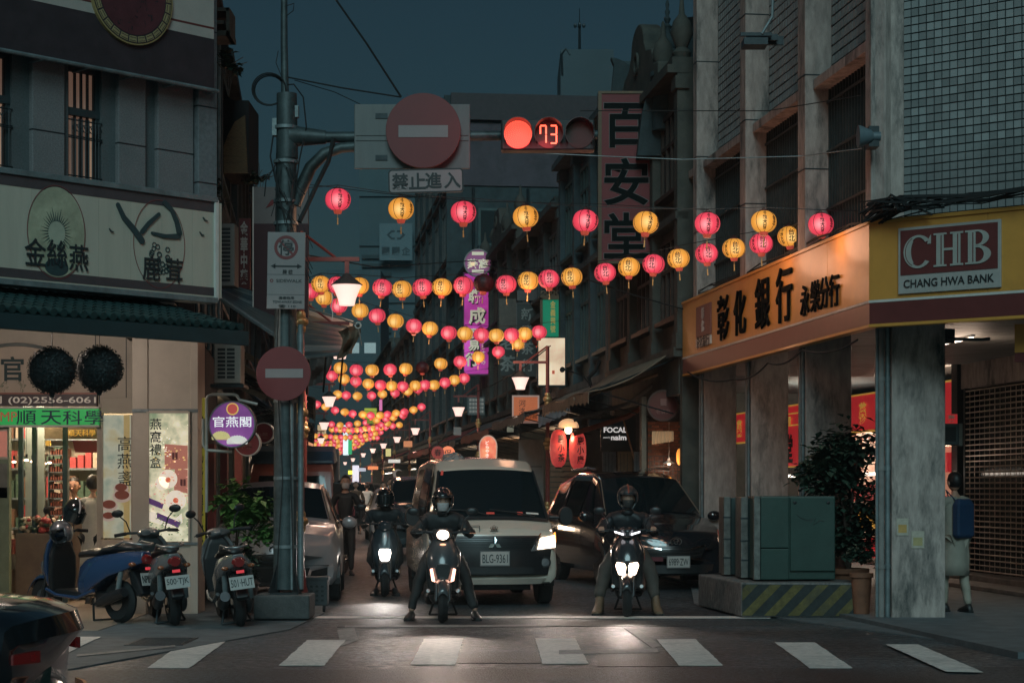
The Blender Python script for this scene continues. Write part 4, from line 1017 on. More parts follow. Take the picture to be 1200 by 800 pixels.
b = MB(); b.prism([(-.5,-1.6),(-.42,-.9),(-.3,-.4),(-.24,-.2),(.8,-.2),(.85,-1.6)],.05,.5); b.build('gable', st, sp_)
dr = at_thing('roof_ornament','curled dragon shaped roof ornament left of the spire','roof ornament',738,100,34.5)
b = MB(); b.prism([(-.34,-.1),(-.30,.35),(-.36,.5),(-.25,.48),(-.1,.42),(-.02,.36),(.1,.4),(.12,.32),(.0,.28),(.08,.2),(.2,.22),(.18,.12),(.46,.1),(.52,.14),(.48,-.02),(.5,-.3),(-.3,-.35)],-.1,.12); b.build('body', st, dr, bevel=.03)
b = MB(); b.ell((.02,-.05,.2),(.07,.1,.07),8,6); b.build('head', st, dr, smooth=60)
# ================================================================= signs
class Fr:
    def __init__(s, name, label, cat, d, px, py, group=None):
        s.d=d; s.c=P(px,py,d); s.o=thing(name,label,cat,tuple(s.c),0,group); s.s=F/d
    def L(s, px, py): p=P(px,py,s.d)-s.c; return p.x,p.z
    def box(s, name, m, x0,y0,x1,y1, f=0, b_=.12, bevel=0):
        a=s.L(x0,y0); c=s.L(x1,y1); q=MB(); q.box(a[0],c[0],f,b_,c[1],a[1]); return q.build(name,m,s.o,bevel=bevel)
    def disc(s, name, m, px,py,r,f=0,b_=.1):
        a=s.L(px,py); q=MB(); q.disc(a[0],a[1],r/s.s,f,b_,36); return q.build(name,m,s.o)
    def text(s, ch, px, py, h, m, f=0, off=.012, ext=.003, vertical=False, w=None, roll=0, name='lettering', gap=1.05):
        a=s.L(px,py); return text(ch,.2,m,s.o,a[0],f,a[1],ext=ext,off=off,vertical=vertical,height=h/s.s,width=(w/s.s if w else None),roll=roll,name=name,gap=gap)
    def bar(s, name, m, pts, r, y=0, n=6):
        q=MB(); q.path([(lambda a:(a[0],y,a[1]))(s.L(*p)) for p in pts], r, n); return q.build(name,m,s.o)
maroon_face = mat('maroon_face',(.17,.013,.016),.55,var=.15,scale=3,stain=.3,stain_col=(.07,.02,.025))
goldb = mat('gold_frame',(.12,.07,.03),.5,var=.2); pale_ed = mat('pale_edge',(.15,.13,.13),.6,var=.1)
f=Fr('blade_sign','tall maroon sign with three dark pale-edged characters projecting over the street','sign',32,733,208)
f.box('face',maroon_face,702,108,764,308,0,.25,.01); 
for nm,a in (('frame_rail',(701,107,705,309)),('frame_rail',(762,107,765,309)),('frame_rail',(705,107,762,110)),('frame_rail',(705,306,762,309))): f.box(nm,goldb,*a,f=-.02,b_=.26)
for ch,y in (('百',147),('安',213),('堂',276)):
    a=f.L(734,y); text(ch,.84,pale_ed,f.o,a[0],0,a[1],ext=.003,off=.03); text(ch,.84,mat('sign_char_black',(.008,.012,.012),.9,var=0,spec=.1),f.o,a[0],-.008,a[1],ext=.003,off=.018)
for y in (120,205,296): f.bar('bracket',dark,[(764,y-2),(800,y)],.025); f.bar('bracket',dark,[(764,y+4),(806,y+5)],.02)
plumf = em('round_plum',(.30,.09,.22),.35); crm=em('cream_print',(.8,.72,.55),.35,0)
f=Fr('round_sign','round plum sign with two pale characters above the tall magenta sign','sign',58,560,308)
f.disc('face',plumf,560,308,15,0,.15); a=f.L(560,308); q=MB(); q.ring(a[0],a[1],15/f.s,16.5/f.s,-.03,.17,36); q.build('rim',mat('rim_grey',(.3,.27,.28),.4),f.o)
f.text('燕窩',560,309,12,crm,off=.03,w=25); 
for y in (297,318): f.box('caption',crm,553,y-2,567,y+2,-.01,0)
f.bar('bracket',dark,[(574,308),(590,306)],.03)
mag=vec_ramp_mat('magenta_lit',[(.3,(.30,.03,.20)),(.55,(.55,.05,.38)),(.75,(.8,.12,.62))],.55,1.2)
f=Fr('blade_sign','tall lit magenta sign with white characters hanging over the street','sign',60,558.5,379)
f.box('face',mag,544,320,574,438,0,.3); f.box('edge',mat('magenta_edge',(.12,.03,.08),.5),542.5,319,544,439,-.02,.32); f.box('edge',MATS['magenta_edge'],574,319,575.5,439,-.02,.32); f.box('edge',MATS['magenta_edge'],544,438,574,440,-.02,.32)
for ch,x,y,h in (('聯',557,347,17),('成',559,370,20),('貿',556,391,13),('易',555,405,13),('行',553,421,16)): f.text(ch,x+1,y+1,h*1.06,ink,off=.05); f.text(ch,x,y,h,crm,f=-.03,off=.03)
f.text('からすみ',566.5,410,34,crm,off=.0,vertical=True,w=5)
f.bar('bracket',dark,[(575,330),(590,328)],.03); f.bar('bracket',dark,[(575,425),(590,424)],.03)
grey_s=mat('sign_dim',(.10,.10,.10),.6,var=.2); dks=mat('sign_black',(.018,.03,.03),.5,var=.2); dimch=mat('dim_characters',(.22,.25,.24),.6,var=.1)
f=Fr('blade_sign','dim grey brown blank sign box left of the dark tea sign','sign',50,595,388); f.box('face',mat('sign_brown',(.10,.085,.07),.6,var=.3),585,350,605,386,0,.2); f.box('lower_face',dks,587,386,604,440,0,.2); f.text('老茶',595,413,44,dimch,vertical=True,off=.02,gap=1.3)
f=Fr('blade_sign','dark framed tea shop sign with dim characters left of the green sign','sign',48,618.5,398); f.box('face',dks,606,356,631,441,0,.2); f.text('新發茶行',618,398,74,dimch,vertical=True,off=.02,gap=1.3)
for a in ((605,355,606,442),(631,355,632,442),(606,355,631,356.2)): f.box('frame_rail',grey_s,*a,f=-.02,b_=.22)
f.box('crest',grey_s,606,340,631,352,.0,.1)
f=Fr('blade_sign','green lit sign with gold characters under a carved top rail','sign',43,648.5,370)
f.box('face',em('green_face',(.0,.22,.11),.42),636,351,661,394,0,.2); f.text('金義興號',648,371,37,gold,vertical=True,off=.0,w=6)
for a in ((633,349,636,396),(661,349,664,396),(633,346,664,351)): f.box('frame_rail',goldb,*a,f=-.03,b_=.23)
q=MB(); 
for k in range(5): a=f.L(636+k*6,343); q.ring(a[0],a[1],.03,.055,-.01,.03,12)
q.build('carved_scroll',goldb,f.o,kind='stuff')
lb_m=vec_ramp_mat('lightbox_beige',[(.3,(.45,.28,.18)),(.5,(.75,.55,.38)),(.7,(.95,.78,.55))],.75,1.5)
f=Fr('light_box','plain beige lit sign box with a small red stamp below the green sign','sign',41,647,424); f.box('face',lb_m,631,396,662,451,0,.2); f.box('stamp',em('stamp_red',(.6,.1,.05),.4),647,434,650,438,-.01,0); 
for a in ((629.5,395,631,453),(662,395,663.5,453),(631,451,662,453)): f.box('frame_rail',dark,*a,f=-.02,b_=.22)
of=em('orange_face',(.50,.13,.05),.5)
f=Fr('blade_sign','square orange sign with white edge and dark characters beside a red post','sign',44,616,479); f.box('face',of,602,465,630,493,0,.15); 
for a in ((600,463,602,495.5),(630,463,632,495.5),(602,463,630,465),(602,493,630,495.5)): f.box('frame_rail',mat('orange_edge',(.5,.36,.30),.5,emit=(.5,.3,.25),es=.3),*a,f=-.02,b_=.17)
f.text('河洛',612,477,17,ink,vertical=True,off=.0); f.text('小館',624,488,5,ink,off=.0)
f=Fr('hanging_sign','dark square sign reading FOCAL naim in white under the awning','sign',33.5,725,507)
f.box('board',mat('focal_board',(.02,.028,.032),.5,var=.2),704,487,745,528,0,.05); wl2=em('white_lit_letters',(.85,.82,.8),.6,0)
f.text('FOCAL',721,503.5,6.5,wl2,off=.03,w=27); f.text('naim',725,512.5,6,wl2,off=.03,w=18); f.text('powered by',711,512.5,2.6,wl2,off=0,w=8)
f.box('canopy_roll',mat('blue_canvas',(.05,.09,.13),.8,var=.2),688,492,730,500,-.5,-.25,.03)
f=Fr('round_sign','round dark maroon sign with a faint emblem on the right wall','sign',30.8,777,475)
f.disc('face',mat('maroon_disc',(.14,.03,.03),.3,var=.1,coat=.4),777,475,16.5,0,.14); a=f.L(777,475); q=MB(); q.ring(a[0],a[1],16.5/f.s,18.5/f.s,-.02,.16,40); q.build('rim',mat('disc_rim',(.10,.05,.04),.4),f.o)
fe=mat('faint_emblem',(.30,.13,.11),.5,var=.1); f.box('emblem',fe,774,467,781,475,-.008,0); f.text('老濟安',777,482,5.5,fe,off=.01)
f.box('bracket',dark,795,468,806,474,.02,.08); f.box('bracket',dark,795,480,806,484,.02,.08)
# far signs
fs = [('lit white vertical strip sign with a green edge far down the street','sign',95,(402,498,408,533),em('far_white',(.75,.9,.95),1.0),(408,500,412,532),em('far_green',(.05,.5,.2),.6)),
      ('lime yellow lit sign hanging among the far lanterns','sign',75,(427,478,441,490),em('far_lime',(.45,.5,.05),.5),(430,490,439,496),em('far_lime2',(.25,.3,.03),.4)),
      ('narrow pink neon strip sign far down the right side','sign',80,(444.5,468,447.5,481),em('far_pink',(.8,.2,.45),.6),(444.5,481,447.5,483),grey_s),
      ('pale lit panel with a slanted awning edge at the far right side','sign',90,(413,545,420,567),em('far_pale',(.8,.75,.85),.9),(420,548,428,552),em('far_pale2',(.6,.6,.7),.6)),
      ('tiny yellow lit sign low at the far end of the street','sign',110,(408,551,414,555.5),em('far_yellow',(.8,.9,.1),1.1),(409,555.5,413,557),grey_s)]
for lab,cat,d,r1,m1,r2,m2 in fs:
    f=Fr('lit_sign',lab,cat,d,(r1[0]+r1[2])/2,(r1[1]+r1[3])/2); f.box('face',m1,*r1,f=0,b_=.3); f.box('side_face',m2,*r2,f=.01,b_=.3)
f=Fr('notice_board','grey board with a grid of small lit squares behind the second red post','sign',56,558,475); f.box('board',mat('grid_board',(.12,.13,.13),.6,var=.2),548,465,568,486,0,.1)
for i in range(5):
    for j in range(4): f.box('panel',mat('grid_cell',(.30,.30,.28),.6,emit=(.5,.45,.4),es=.15),550+i*3.5,467+j*4.5,552.6+i*3.5,470+j*4.5,-.01,0)
f=Fr('crescent_sign','pale crescent moon shaped sign on the far right walls','sign',66,466,555); a=f.L(466,555); q=MB()
n=18; o_=[(a[0]+.17*math.cos(.5+4.9*k/n),a[1]+.17*math.sin(.5+4.9*k/n)) for k in range(n+1)]; i_=[(a[0]+.05+.12*math.cos(.6+4.7*k/n),a[1]+.125*math.sin(.6+4.7*k/n)) for k in range(n+1)]
for k in range(n): q.prism([o_[k],o_[k+1],i_[k+1],i_[k]],0,.05)
q.build('crescent',mat('crescent_pale',(.30,.25,.22),.6,emit=(.5,.4,.35),es=.15),f.o)
# lantern-shaped lit signs over the van
f=Fr('arched_lit_sign','arched orange lit sign with white characters above the van roof','sign',36,572,524); a=f.L(572,538)
pts=lambda k:[(a[0]-.155*k,a[1]),(a[0]-.165*k,a[1]+.25)]+[(a[0]-.165*k*math.cos(PI*q/12),a[1]+.25+.2*k*math.sin(PI*q/12)) for q in range(1,12)]+[(a[0]+.165*k,a[1]+.25),(a[0]+.155*k,a[1])]
q=MB(); q.prism(pts(1.08),.0,.12); q.build('rim',em('arched_rim',(.6,.45,.35),.3),f.o); q=MB(); q.prism(pts(.93),-.02,-.001); q.build('face',vec_ramp_mat('arched_glow',[(.3,(.55,.08,.05)),(.5,(.85,.2,.12)),(.7,(.95,.4,.2))],.75,5),f.o); f.text('どらやき',571,526,19,em('arched_white',(1,.9,.8),.8,0),f=-.02,vertical=True,w=4.5)
for px,py,r,lab,m_,tx in ((525,530.5,8,'glowing round orange sign with one dark character beside the van',em('disc_orange',(.95,.25,.12),.75),1),(513,530,7.5,'dim round red sign left of the glowing orange one',em('disc_red',(.35,.06,.05),.4),0)):
    f=Fr('round_sign',lab,'sign',40+tx,px,py); f.disc('face',m_,px,py,r,0,.1); f.text('促' if tx else '春',px,py,8,ink,off=.01); f.bar('bracket',dark,[(px,py-r),(px,py-r-8)],.012)
# ---- left side signs
f=Fr('round_sign','round purple sign with three white characters and chrysanthemums on a bent pipe bracket','sign',20.6,272,497); s_=f.s
a=f.L(272,497); q=MB(); q.ring(a[0],a[1],26/s_,27.5/s_,-.015,.14,44); q.build('rim',mat('purple_rim',(.14,.13,.14),.4,metal=.3),f.o)
f.disc('face',vec_ramp_mat('purple_lit',[(.3,(.15,.04,.17)),(.5,(.25,.07,.28)),(.7,(.36,.11,.38))],.42,2),272,497,26,0,.12)
fw=em('white_glow_letters',(.85,.85,.85),.62,0); 
f.text('官燕閣',272,494,12.5,fw,f=-.002,off=.006,w=45)
f.disc('emblem_ring',em('emblem_yel',(.75,.5,.12),.5),272.5,479,7.2,-.01,-.001); f.disc('emblem',em('emblem_redd',(.6,.08,.07),.4),272.5,479,5.8,-.014,-.01)
for px,py,rx,ry,c,nm in ((259,511,10.5,8,(.62,.52,.22),'y'),(278,516,12,8,(.72,.68,.62),'w')):
    a=f.L(px,py); q=MB()
    for k in range(15):
        an=math.radians(-10+200*k/14); x1=a[0]+rx/s_*math.cos(an); z1=a[1]-2/s_+ry/s_*math.sin(an)*.95; dx=1.6/s_
        q.prism([(a[0],a[1]-4/s_),(x1-dx*math.sin(an),z1+dx*math.cos(an)*.5),(x1+dx*.4*math.cos(an),z1+dx*.4),(x1+dx*math.sin(an),z1-dx*math.cos(an)*.5)],-.008-(k%2)*.003,-.001)
    q.build('chrysanthemum',em('flower_'+nm,c,.5),f.o)
pp=mat('bracket_pipe',(.32,.30,.27),.4,metal=.2,var=.2)
f.bar('pipe_bracket',pp,[(300,473),(279,468),(276,463),(272,461.5),(247,461.5),(242,463),(240,467),(240,600)],.018,y=.12,n=8); f.bar('pipe_bracket',pp,[(236,490),(236,521),(240,527),(270,529)],.018,y=.12,n=8)
for px,py,r,lab,d in ((290,519,14,'round red sign half hidden behind the purple one',24),(309,507,11,'smaller round red sign farther back behind the purple sign',28)):
    f=Fr('round_sign',lab,'sign',d,px,py); f.disc('face',mat('red_disc',(.22,.03,.035),.4,var=.2),px,py,r,0,.1); a=f.L(px,py); q=MB(); q.ring(a[0],a[1],r/f.s,(r+1.3)/f.s,-.02,.12,32); q.build('rim',white,f.o); f.text('中藥',px-2,py+3,7,fe,off=.01)
f=Fr('vertical_banner','narrow olive yellow vertical banner with black brush characters behind the shop corner','banner',22.6,234,560)
f.box('cloth',em('banner_yellow',(.30,.27,.03),.28),229,466,240,655,0,.03); f.text('南北貨禮盒',234,560,150,ink,f=0,vertical=True,off=.01,w=9)
for x in (247,262,279): 
    f=Fr('shop_column',{247:'dark red painted column nearest behind the yellow banner',262:'red painted column with a purple base behind the purple disc',279:'thin red painted column beside the white car'}[x],'column',{247:24.5,262:26,279:31}[x],x,600)
    f.box('shaft',mat('red_column',(.20,.05,.045),.6,var=.3),x-4,520,x+4,690,0,.15)
f=Fr('panel_sign','tall pale and maroon two-part sign plate behind the steel pole','sign',24,310,300); f.box('upper_plate',mat('pale_plate',(.17,.16,.16),.6,var=.15),297,219,361,262,0,.1); f.box('lower_plate',mat('maroon_plate',(.045,.012,.017),.6,var=.15),297,262,361,372,0,.1); f.box('white_edge',white,296,219,297.4,372,-.01,.1)
q=MB(); a=f.L(318,240); q.prism([(a[0]-.07,a[1]-.04),(a[0],a[1]+.06),(a[0]+.05,a[1]+.07),(a[0]+.02,a[1]-.0)],-.01,0); q.build('leaf_mark',maroon_face,f.o)
f=Fr('panel_sign','narrow red sign with white characters left of the two-part sign plate','sign',25,286,296); f.box('plate',mat('red_plate',(.14,.02,.02),.6,var=.2),280,256,293,338,0,.08); f.text('金華中藥',286,296,74,mat('pale_characters',(.5,.42,.38),.6,var=.1),off=.03,vertical=True,w=9)
f=Fr('air_conditioner','beige air conditioner unit with dark vents under the green eave end','air conditioner',23,267,426)
f.box('case',mat('ac_case',(.30,.30,.27),.6,var=.15),251,403,282,449,0,.35,.01)
for k in range(8):
    for x0 in (255,266): f.box('vent',ink,x0,408+k*4.6,x0+9,411+k*4.6,-.004,0)
f.box('bracket',dark,247,450,286,454,-.05,.4)
f=Fr('air_conditioner','tall grey air conditioner grille behind the end of the big signboard','air conditioner',23.5,264,290)
f.box('case',mat('ac_case2',(.20,.21,.20),.6,var=.2),254,262,275,335,0,.35,.01)
for k in range(14): f.box('vent',ink,257,267+k*4.6,270,270+k*4.6,-.004,0)
# roof clutter at left
f=Fr('roof_box','dark boarded roof box with a rusty arched panel on the left house','roof box',29.5,276,160)
f.box('case',blackm,259,117,291,202,.05,1.2); a=f.L(276,203); q=MB(); q.prism([f.L(262,203),f.L(262,172),f.L(267,158),f.L(275,143),f.L(287,135),f.L(290,203)][::-1],-.0,.05); q.build('rusty_panel',mat('rusty_boards',(.16,.11,.06),.85,var=.6,scale=20,stain=.6,stretch=(1,1,8)),f.o)
f=Fr('balcony_frame','weathered balcony frame jutting out at the top beside the corner shop','balcony',24,252,22)
for a in ((232,9,268,13),(232,36,270,42),(265,9,269,42),(246,24,262,28),(232,0,248,40)): f.box('beam',mat('weathered_wood',(.09,.09,.08),.85,var=.4),*a,f=0,b_=.5)
f=Fr('light_bracket_left','','',24,250,20) if 0 else None
# leafy plants growing on the ledges
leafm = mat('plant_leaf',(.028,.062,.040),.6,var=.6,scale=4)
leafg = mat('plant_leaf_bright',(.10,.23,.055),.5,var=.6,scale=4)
def leaves(par, centre, size, n, lm, ls=.06, seed=0, name='foliage', droop=.3):
    rr=random.Random(seed); b=MB(); cl=[(Vector((rr.gauss(0,.42)*size[0],rr.gauss(0,.42)*size[1],rr.gauss(0,.42)*size[2])),rr.uniform(.25,.5)) for _ in range(max(4,n//60))]
    for k in range(n):
        c_,r_=rr.choice(cl); p=Vector(centre)+c_+Vector((rr.gauss(0,1)*size[0],rr.gauss(0,1)*size[1],rr.gauss(0,1)*size[2]))*r_*.5
        a=rr.uniform(0,2*PI); d=Vector((math.cos(a),math.sin(a),rr.uniform(-.8,.5)-droop*.5)).normalized(); s_=ls*rr.uniform(.6,1.3); u=d.cross(Vector((0,0,1))).normalized()*s_*.36; m=p+d*s_*.5+Vector((0,0,.12*s_))
        b.add([p,m+u,p+d*s_,m-u],[(0,1,2,3)])
    return b.build(name,lm,par,kind='stuff',fix=False)
for (px,py,d,lab,sz,n,ls) in ((268,72,23.5,'small leafy plant sprouting from the ledge at the top left against the sky',(.13,.1,.12),150,.10),(305,205,30,'wispy shrub growing on the roof left of the steel pole',(.22,.2,.1),200,.09),(252,235,23.8,'dark climbing plant on the wall behind the big signboard end',(.12,.1,.3),260,.08)):
    f=Fr('roof_plant',lab,'plant',d,px,py); leaves(f.o,(0,0,0),sz,n,leafm,ls,seed=int(px)); q=MB(); rr=random.Random(1)
    for k in range(6): q.path([(0,0,-.45),(rr.uniform(-.1,.1),0,-.1),(rr.uniform(-.25,.25),rr.uniform(-.1,.1),rr.uniform(0,.25))],.006,n=4)
    q.build('stem',frame_m[1],f.o)
# ================================================================= street lamps
ORD = ['first','second','third','fourth','fifth','sixth','seventh','eighth','ninth','tenth','eleventh','twelfth','thirteenth','fourteenth','fifteenth','sixteenth','seventeenth','eighteenth','nineteenth','twentieth','twenty-first','twenty-second','twenty-third','twenty-fourth','twenty-fifth']
redp = mat('red_post', (.22,.05,.045), .4, var=.2, scale=5); brass = mat('brass_joint', (.50,.33,.15), .35, metal=.6, var=.2)
shade_m = mat('lamp_shade_glow', (.9,.75,.7), .5, var=0, emit=(1.0,.66,.56), es=1.15)
def lamp(X, d, side, label, zl=3.6, energy=0, arm=.55, parts=True, proto=[None,None]):
    t = thing('street_lamp', label, 'street lamp', (X, d, .03), 0, 'red street lamps with pale shades'); s = side
    b = MB(); b.tube((0,0,0),(0,0,zl+.75),.045,.038,n=12); b.build('post', redp, t, smooth=50)
    b = MB(); b.lathe([(.12,0),(.12,.15),(.07,.3),(.055,.5)],14); b.build('foot', redp, t, smooth=40)
    for z in (1.05,2.35,zl-.35):
        b = MB(); b.lathe([(.05,-.1),(.062,-.06),(.055,-.03),(.09,.0),(.09,.05),(.055,.08),(.06,.12),(.045,.15)],14,(0,0,z)); b.build('joint', brass, t, smooth=50)
    b = MB(); b.obox((s*arm*.62,0,zl+.42),(arm*1.3,.05,.05)); b.build('arm', redp, t)
    b = MB(); b.tube((0,0,zl+.75),(s*arm*.75,0,zl+.44),.018,n=6); b.build('brace', redp, t)
    h = MB(); h.box(s*arm-.025,s*arm+.025,-.025,.025,zl+.2,zl+.4); h.build('hanger', redp, t)
    b = MB(); b.lathe([(.02,.24),(.06,.20),(.185,.10),(.19,.095)],20,(s*arm,0,zl+.02)); b.build('lamp_cap', mat('lamp_cap',(.035,.035,.035),.6,var=.2), t, smooth=40)
    b = MB(); b.lathe([(.175,.11),(.135,.02),(.105,-.06),(.09,-.13),(.001,-.132)],20,(s*arm,0,zl)); b.build('lamp_shade', shade_m, t, smooth=50)
    if energy:
        l = bpy.data.lights.new('lamp_light','SPOT'); l.energy = energy*1.3; l.color=(1,.68,.52); l.shadow_soft_size=.15; l.spot_size=math.radians(150); l.spot_blend=.6
        o = bpy.data.objects.new('lamp_light', l); link(o); o.location=(X+s*arm, d, zl-.35)
    return t
for k,(d,e) in enumerate(((22.4,38),(29,90),(46,150),(64,220),(84,260),(106,300),(130,0))):
    X = -2.3-.107*(d-20.5) if k else -2.52; lamp(X, d, 1, '%s street lamp from the crossing on the left side of the street'%ORD[k], energy=e, zl=3.78 if k == 0 else 3.6)
for k,(d,e) in enumerate(((38,110),(52,150),(70,200),(82,0),(94,260),(106,0),(120,300),(140,0),(160,320))):
    X = .72-.118*(d-38); lamp(X, d, -1, '%s street lamp from the crossing on the right side of the street'%ORD[k], energy=e)
# ================================================================= lanterns
def lant_mat(name, c, hot):
    m = bpy.data.materials.new(name); m.use_nodes=True; n=m.node_tree.nodes; L=m.node_tree.links; b=n['Principled BSDF']
    tc=n.new('ShaderNodeTexCoord'); sub=n.new('ShaderNodeVectorMath'); sub.operation='DISTANCE'; sub.inputs[1].default_value=(-.02,-.16,-.03)
    L.new(tc.outputs['Object'],sub.inputs[0]); r=n.new('ShaderNodeValToRGB'); mr=n.new('ShaderNodeMapRange'); mr.inputs[1].default_value=.0; mr.inputs[2].default_value=.26
    L.new(sub.outputs['Value'],mr.inputs[0]); L.new(mr.outputs[0],r.inputs[0])
    e=r.color_ramp.elements; e[0].position=.05; e[0].color=tuple(hot)+(1,); e[1].position=.9; e[1].color=tuple(x*.55 for x in c)+(1,); q=e.new(.38); q.color=tuple(c)+(1,)
    L.new(r.outputs[0],b.inputs['Emission Color']); b.inputs['Emission Strength'].default_value=1.12
    b.inputs['Base Color'].default_value=tuple(x*.5 for x in c)+(1,); b.inputs['Roughness'].default_value=.6; return m
LP = lant_mat('lantern_pink',(.74,.055,.095),(1.0,.34,.36)); LY = lant_mat('lantern_yellow',(.72,.30,.045),(.95,.62,.22)); LD = mat('lantern_unlit',(.10,.012,.015),.6,var=.2)
seam = mat('lantern_seam',(.10,.012,.012),.7,var=0); redtr = mat('lantern_trim',(.45,.05,.04),.5,var=.1,emit=(.6,.10,.06),es=.4); lgold = mat('tassel_gold',(.5,.3,.1),.5,var=.1,emit=(.5,.3,.1),es=.15)
RL, HL = .156, .130
def lbody(n=24, m_=12):
    b = MB(); prof=[]
    for j in range(m_+1):
        t=-PI/2*.86+PI*.86*j/m_; prof.append((RL*math.cos(t)**.85, HL*math.sin(t)/math.sin(PI/2*.86)))
    b.lathe(prof,n)
    vs=[]
    for x,y,z in b.v:
        a=math.atan2(y,x); k=1-.022*abs(math.cos(a*6))**10; vs.append((x*k,y*k,z))
    b.v=vs; return b
_b={}
for nm,m_ in (('P',LP),('Y',LY),('D',LD)):
    me=lbody(36,12).mesh('paper_shade',m_); me.shade_smooth(); _b[nm]=me
    b=MB(); b.lathe([(RL*math.cos(t),HL*math.sin(t)) for t in [-PI/2+PI*j/6 for j in range(7)]],12); b.k=1; b.tube((0,0,-.17),(0,0,-.11),.045,n=6); b.tube((0,0,.11),(0,0,.14),.035,n=6)
    me=b.mesh('lantern',[m_,redtr]); me.shade_smooth(); _b[nm+'f']=me
b=MB()
for k in range(8):
    a=2*PI*k/8+.2; b.path([(RL*1.006*math.cos(t)**.85*math.cos(a),RL*1.006*math.cos(t)**.85*math.sin(a),HL*math.sin(t)/.976) for t in [-1.3+2.6*j/8 for j in range(9)]],.003,n=4)
_b['seam']=b.mesh('seam',seam)
b=MB(); b.lathe([(.05,.115),(.055,.125),(.05,.14),(.02,.145)],12); b.path([(-.03,0,.14),(0,0,.175),(.03,0,.14)],.005,n=4); _b['cap']=b.mesh('cap',seam)
b=MB(); b.lathe([(.05,-.118),(.055,-.13),(.042,-.17),(.038,-.17)],12); _b['base']=b.mesh('base_ring',redtr)
b=MB(); b.tube((0,0,-.17),(0,0,-.22),.003,n=4); b.ell((0,0,-.23),(.010,.010,.014),6,4); b.tube((0,0,-.24),(0,0,-.30),.006,.010,n=6); _b['tassel']=b.mesh('tassel',lgold)
def wrap_text(body, size, az, cz, vertical=True):
    vs,fs=text_me(body,size,.001,.022,vertical,1.0,1); out=[]
    for x,y,z in vs:
        zz=min(max(y+cz,-HL*.95),HL*.95); r=RL*max(0.05,math.cos(math.asin(zz/HL*.976)))**.85+.002+z
        a=az+x/RL; out.append((r*math.sin(a),-r*math.cos(a),zz))
    return out,fs
def tmesh(items):
    b=MB()
    for it in items: v,f=wrap_text(*it); b.add(v,f)
    return b.mesh('lettering',ink)
_b['tA']=tmesh([('千秋大街',.056,.12,0),('台北',.06,.95,0)]); _b['tB']=tmesh([('台北',.085,-.12,.005),('千秋大街',.05,-1.0,0)])
def lantern(px,py,d,col,label,tx=None,group='paper lanterns strung over the street',near=True,rng=random.Random(11)):
    c=P(px,py,d)
    if near:
        o=thing('paper_lantern',label,'lantern',tuple(c),0,group)
        o.rotation_euler=(rng.uniform(-.08,.08),rng.uniform(-.1,.1),rng.uniform(-.18,.18))
        for nm in ('body','seam','cap','base','tassel')+((tx,) if tx else ()):
            me=_b[col] if nm=='body' else _b[nm]; q=bpy.data.objects.new('paper_shade' if nm=='body' else me.name.split('.')[0],me); link(q); q.parent=o
    else:
        o=bpy.data.objects.new('paper_lantern',_b[col+'f']); link(o); o.location=c; tag(o,label,'lantern',group); o.rotation_euler=(0,rng.uniform(-.12,.12),rng.uniform(-.5,.5))
    return c
CN={'P':'pink','Y':'yellow','D':'unlit dark red'}
def string(name, pts, d0, d1, near=True, tx=None, ends=None):
    pts=sorted(pts); n=len(pts); x0,x1=pts[0][0],pts[-1][0]; tops=[]
    for i,(x,y,c) in enumerate(pts):
        d=d0+(d1-d0)*(x-x0)/max(1,x1-x0)
        v=lantern(x,y,d,c,'%s lantern, %s from left, %s'%(CN[c],ORD[i] if i<len(ORD) else 'last',name),tx,near=near); tops.append(Vector(v)+Vector((0,0,.175 if near else .14)))
    o=MB(); 
    e0=P(*ends[0]) if ends else tops[0]+Vector((-.8,0,.1)); e1=P(*ends[1]) if ends else tops[-1]+Vector((.8,0,.1))
    path=[e0]+tops+[e1]; o.path(path,.006 if near else .008,n=4); o=o.build('lantern_cable',dark); tag(o,'thin cable carrying the %s'%name,'cable','cables carrying the lanterns')
def al(xys,first): 
    a='PY' if first=='P' else 'YP'; return [(x,y,a[i%2]) for i,(x,y) in enumerate(xys)]
string('highest string', al([(396,234),(470,245),(543,249),(616,254),(686,259),(757,261),(829,262),(895,260),(962,263)],'P'),22.6,22.6,tx='tA',ends=((350,221,22),(1040,248,21.4)))
B_=[(376,333,'Y'),(395,334,'P'),(421,335,'Y'),(448,337,'P'),(471,339,'Y'),(495,337,'P'),(518,336.5,'Y'),(543,334.5,'P'),(567,332,'D'),(593,333,'P'),(619,329,'Y'),(643,327,'P'),(670,324.5,'Y'),(709,319.5,'P'),(737,313,'Y'),(766,309.5,'P'),(795,303,'Y'),(828,297,'P'),(860,291,'Y'),(892,285.5,'P'),(925,277,'Y'),(961,270,'P')]
string('second string', B_,30,24.2,tx='tB',ends=((350,330,30.5),(985,262,23.6)))
string('third string', al([(364,341),(380,349),(397,358),(422,364),(442,370),(463.5,376),(485,382),(504,385),(526,390),(545,391),(564,392),(581.6,393),(599.4,392),(615,391),(632,389)],'P'),33,38.2)
string('fourth string', [(368,429,'Y'),(380,429,'P'),(399,431,'Y'),(417.5,433.6,'P'),(436,433.6,'Y'),(457,433,'P'),(475.7,432,'Y'),(495,430.6,'D'),(516.6,426,'Y'),(539,423.6,'P'),(560.6,418,'Y'),(584,412,'P'),(607,403,'Y'),(631,399,'D')],42,45)
string('fifth string', al([(389,440),(403,444),(417,446.5),(431.6,449.6),(446,451),(459,452),(472,452.5),(486.6,451.5),(498,451),(508.6,451),(521.6,448),(532.6,445),(544,443)],'P'),49,50)
string('sixth string', [(395.5,462,'Y'),(405.7,463,'P'),(419,464,'Y'),(435.4,463.4,'P'),(448,461.5,'Y'),(463,460.5,'P'),(478,458.5,'Y'),(490,456,'P')],58,58,False)
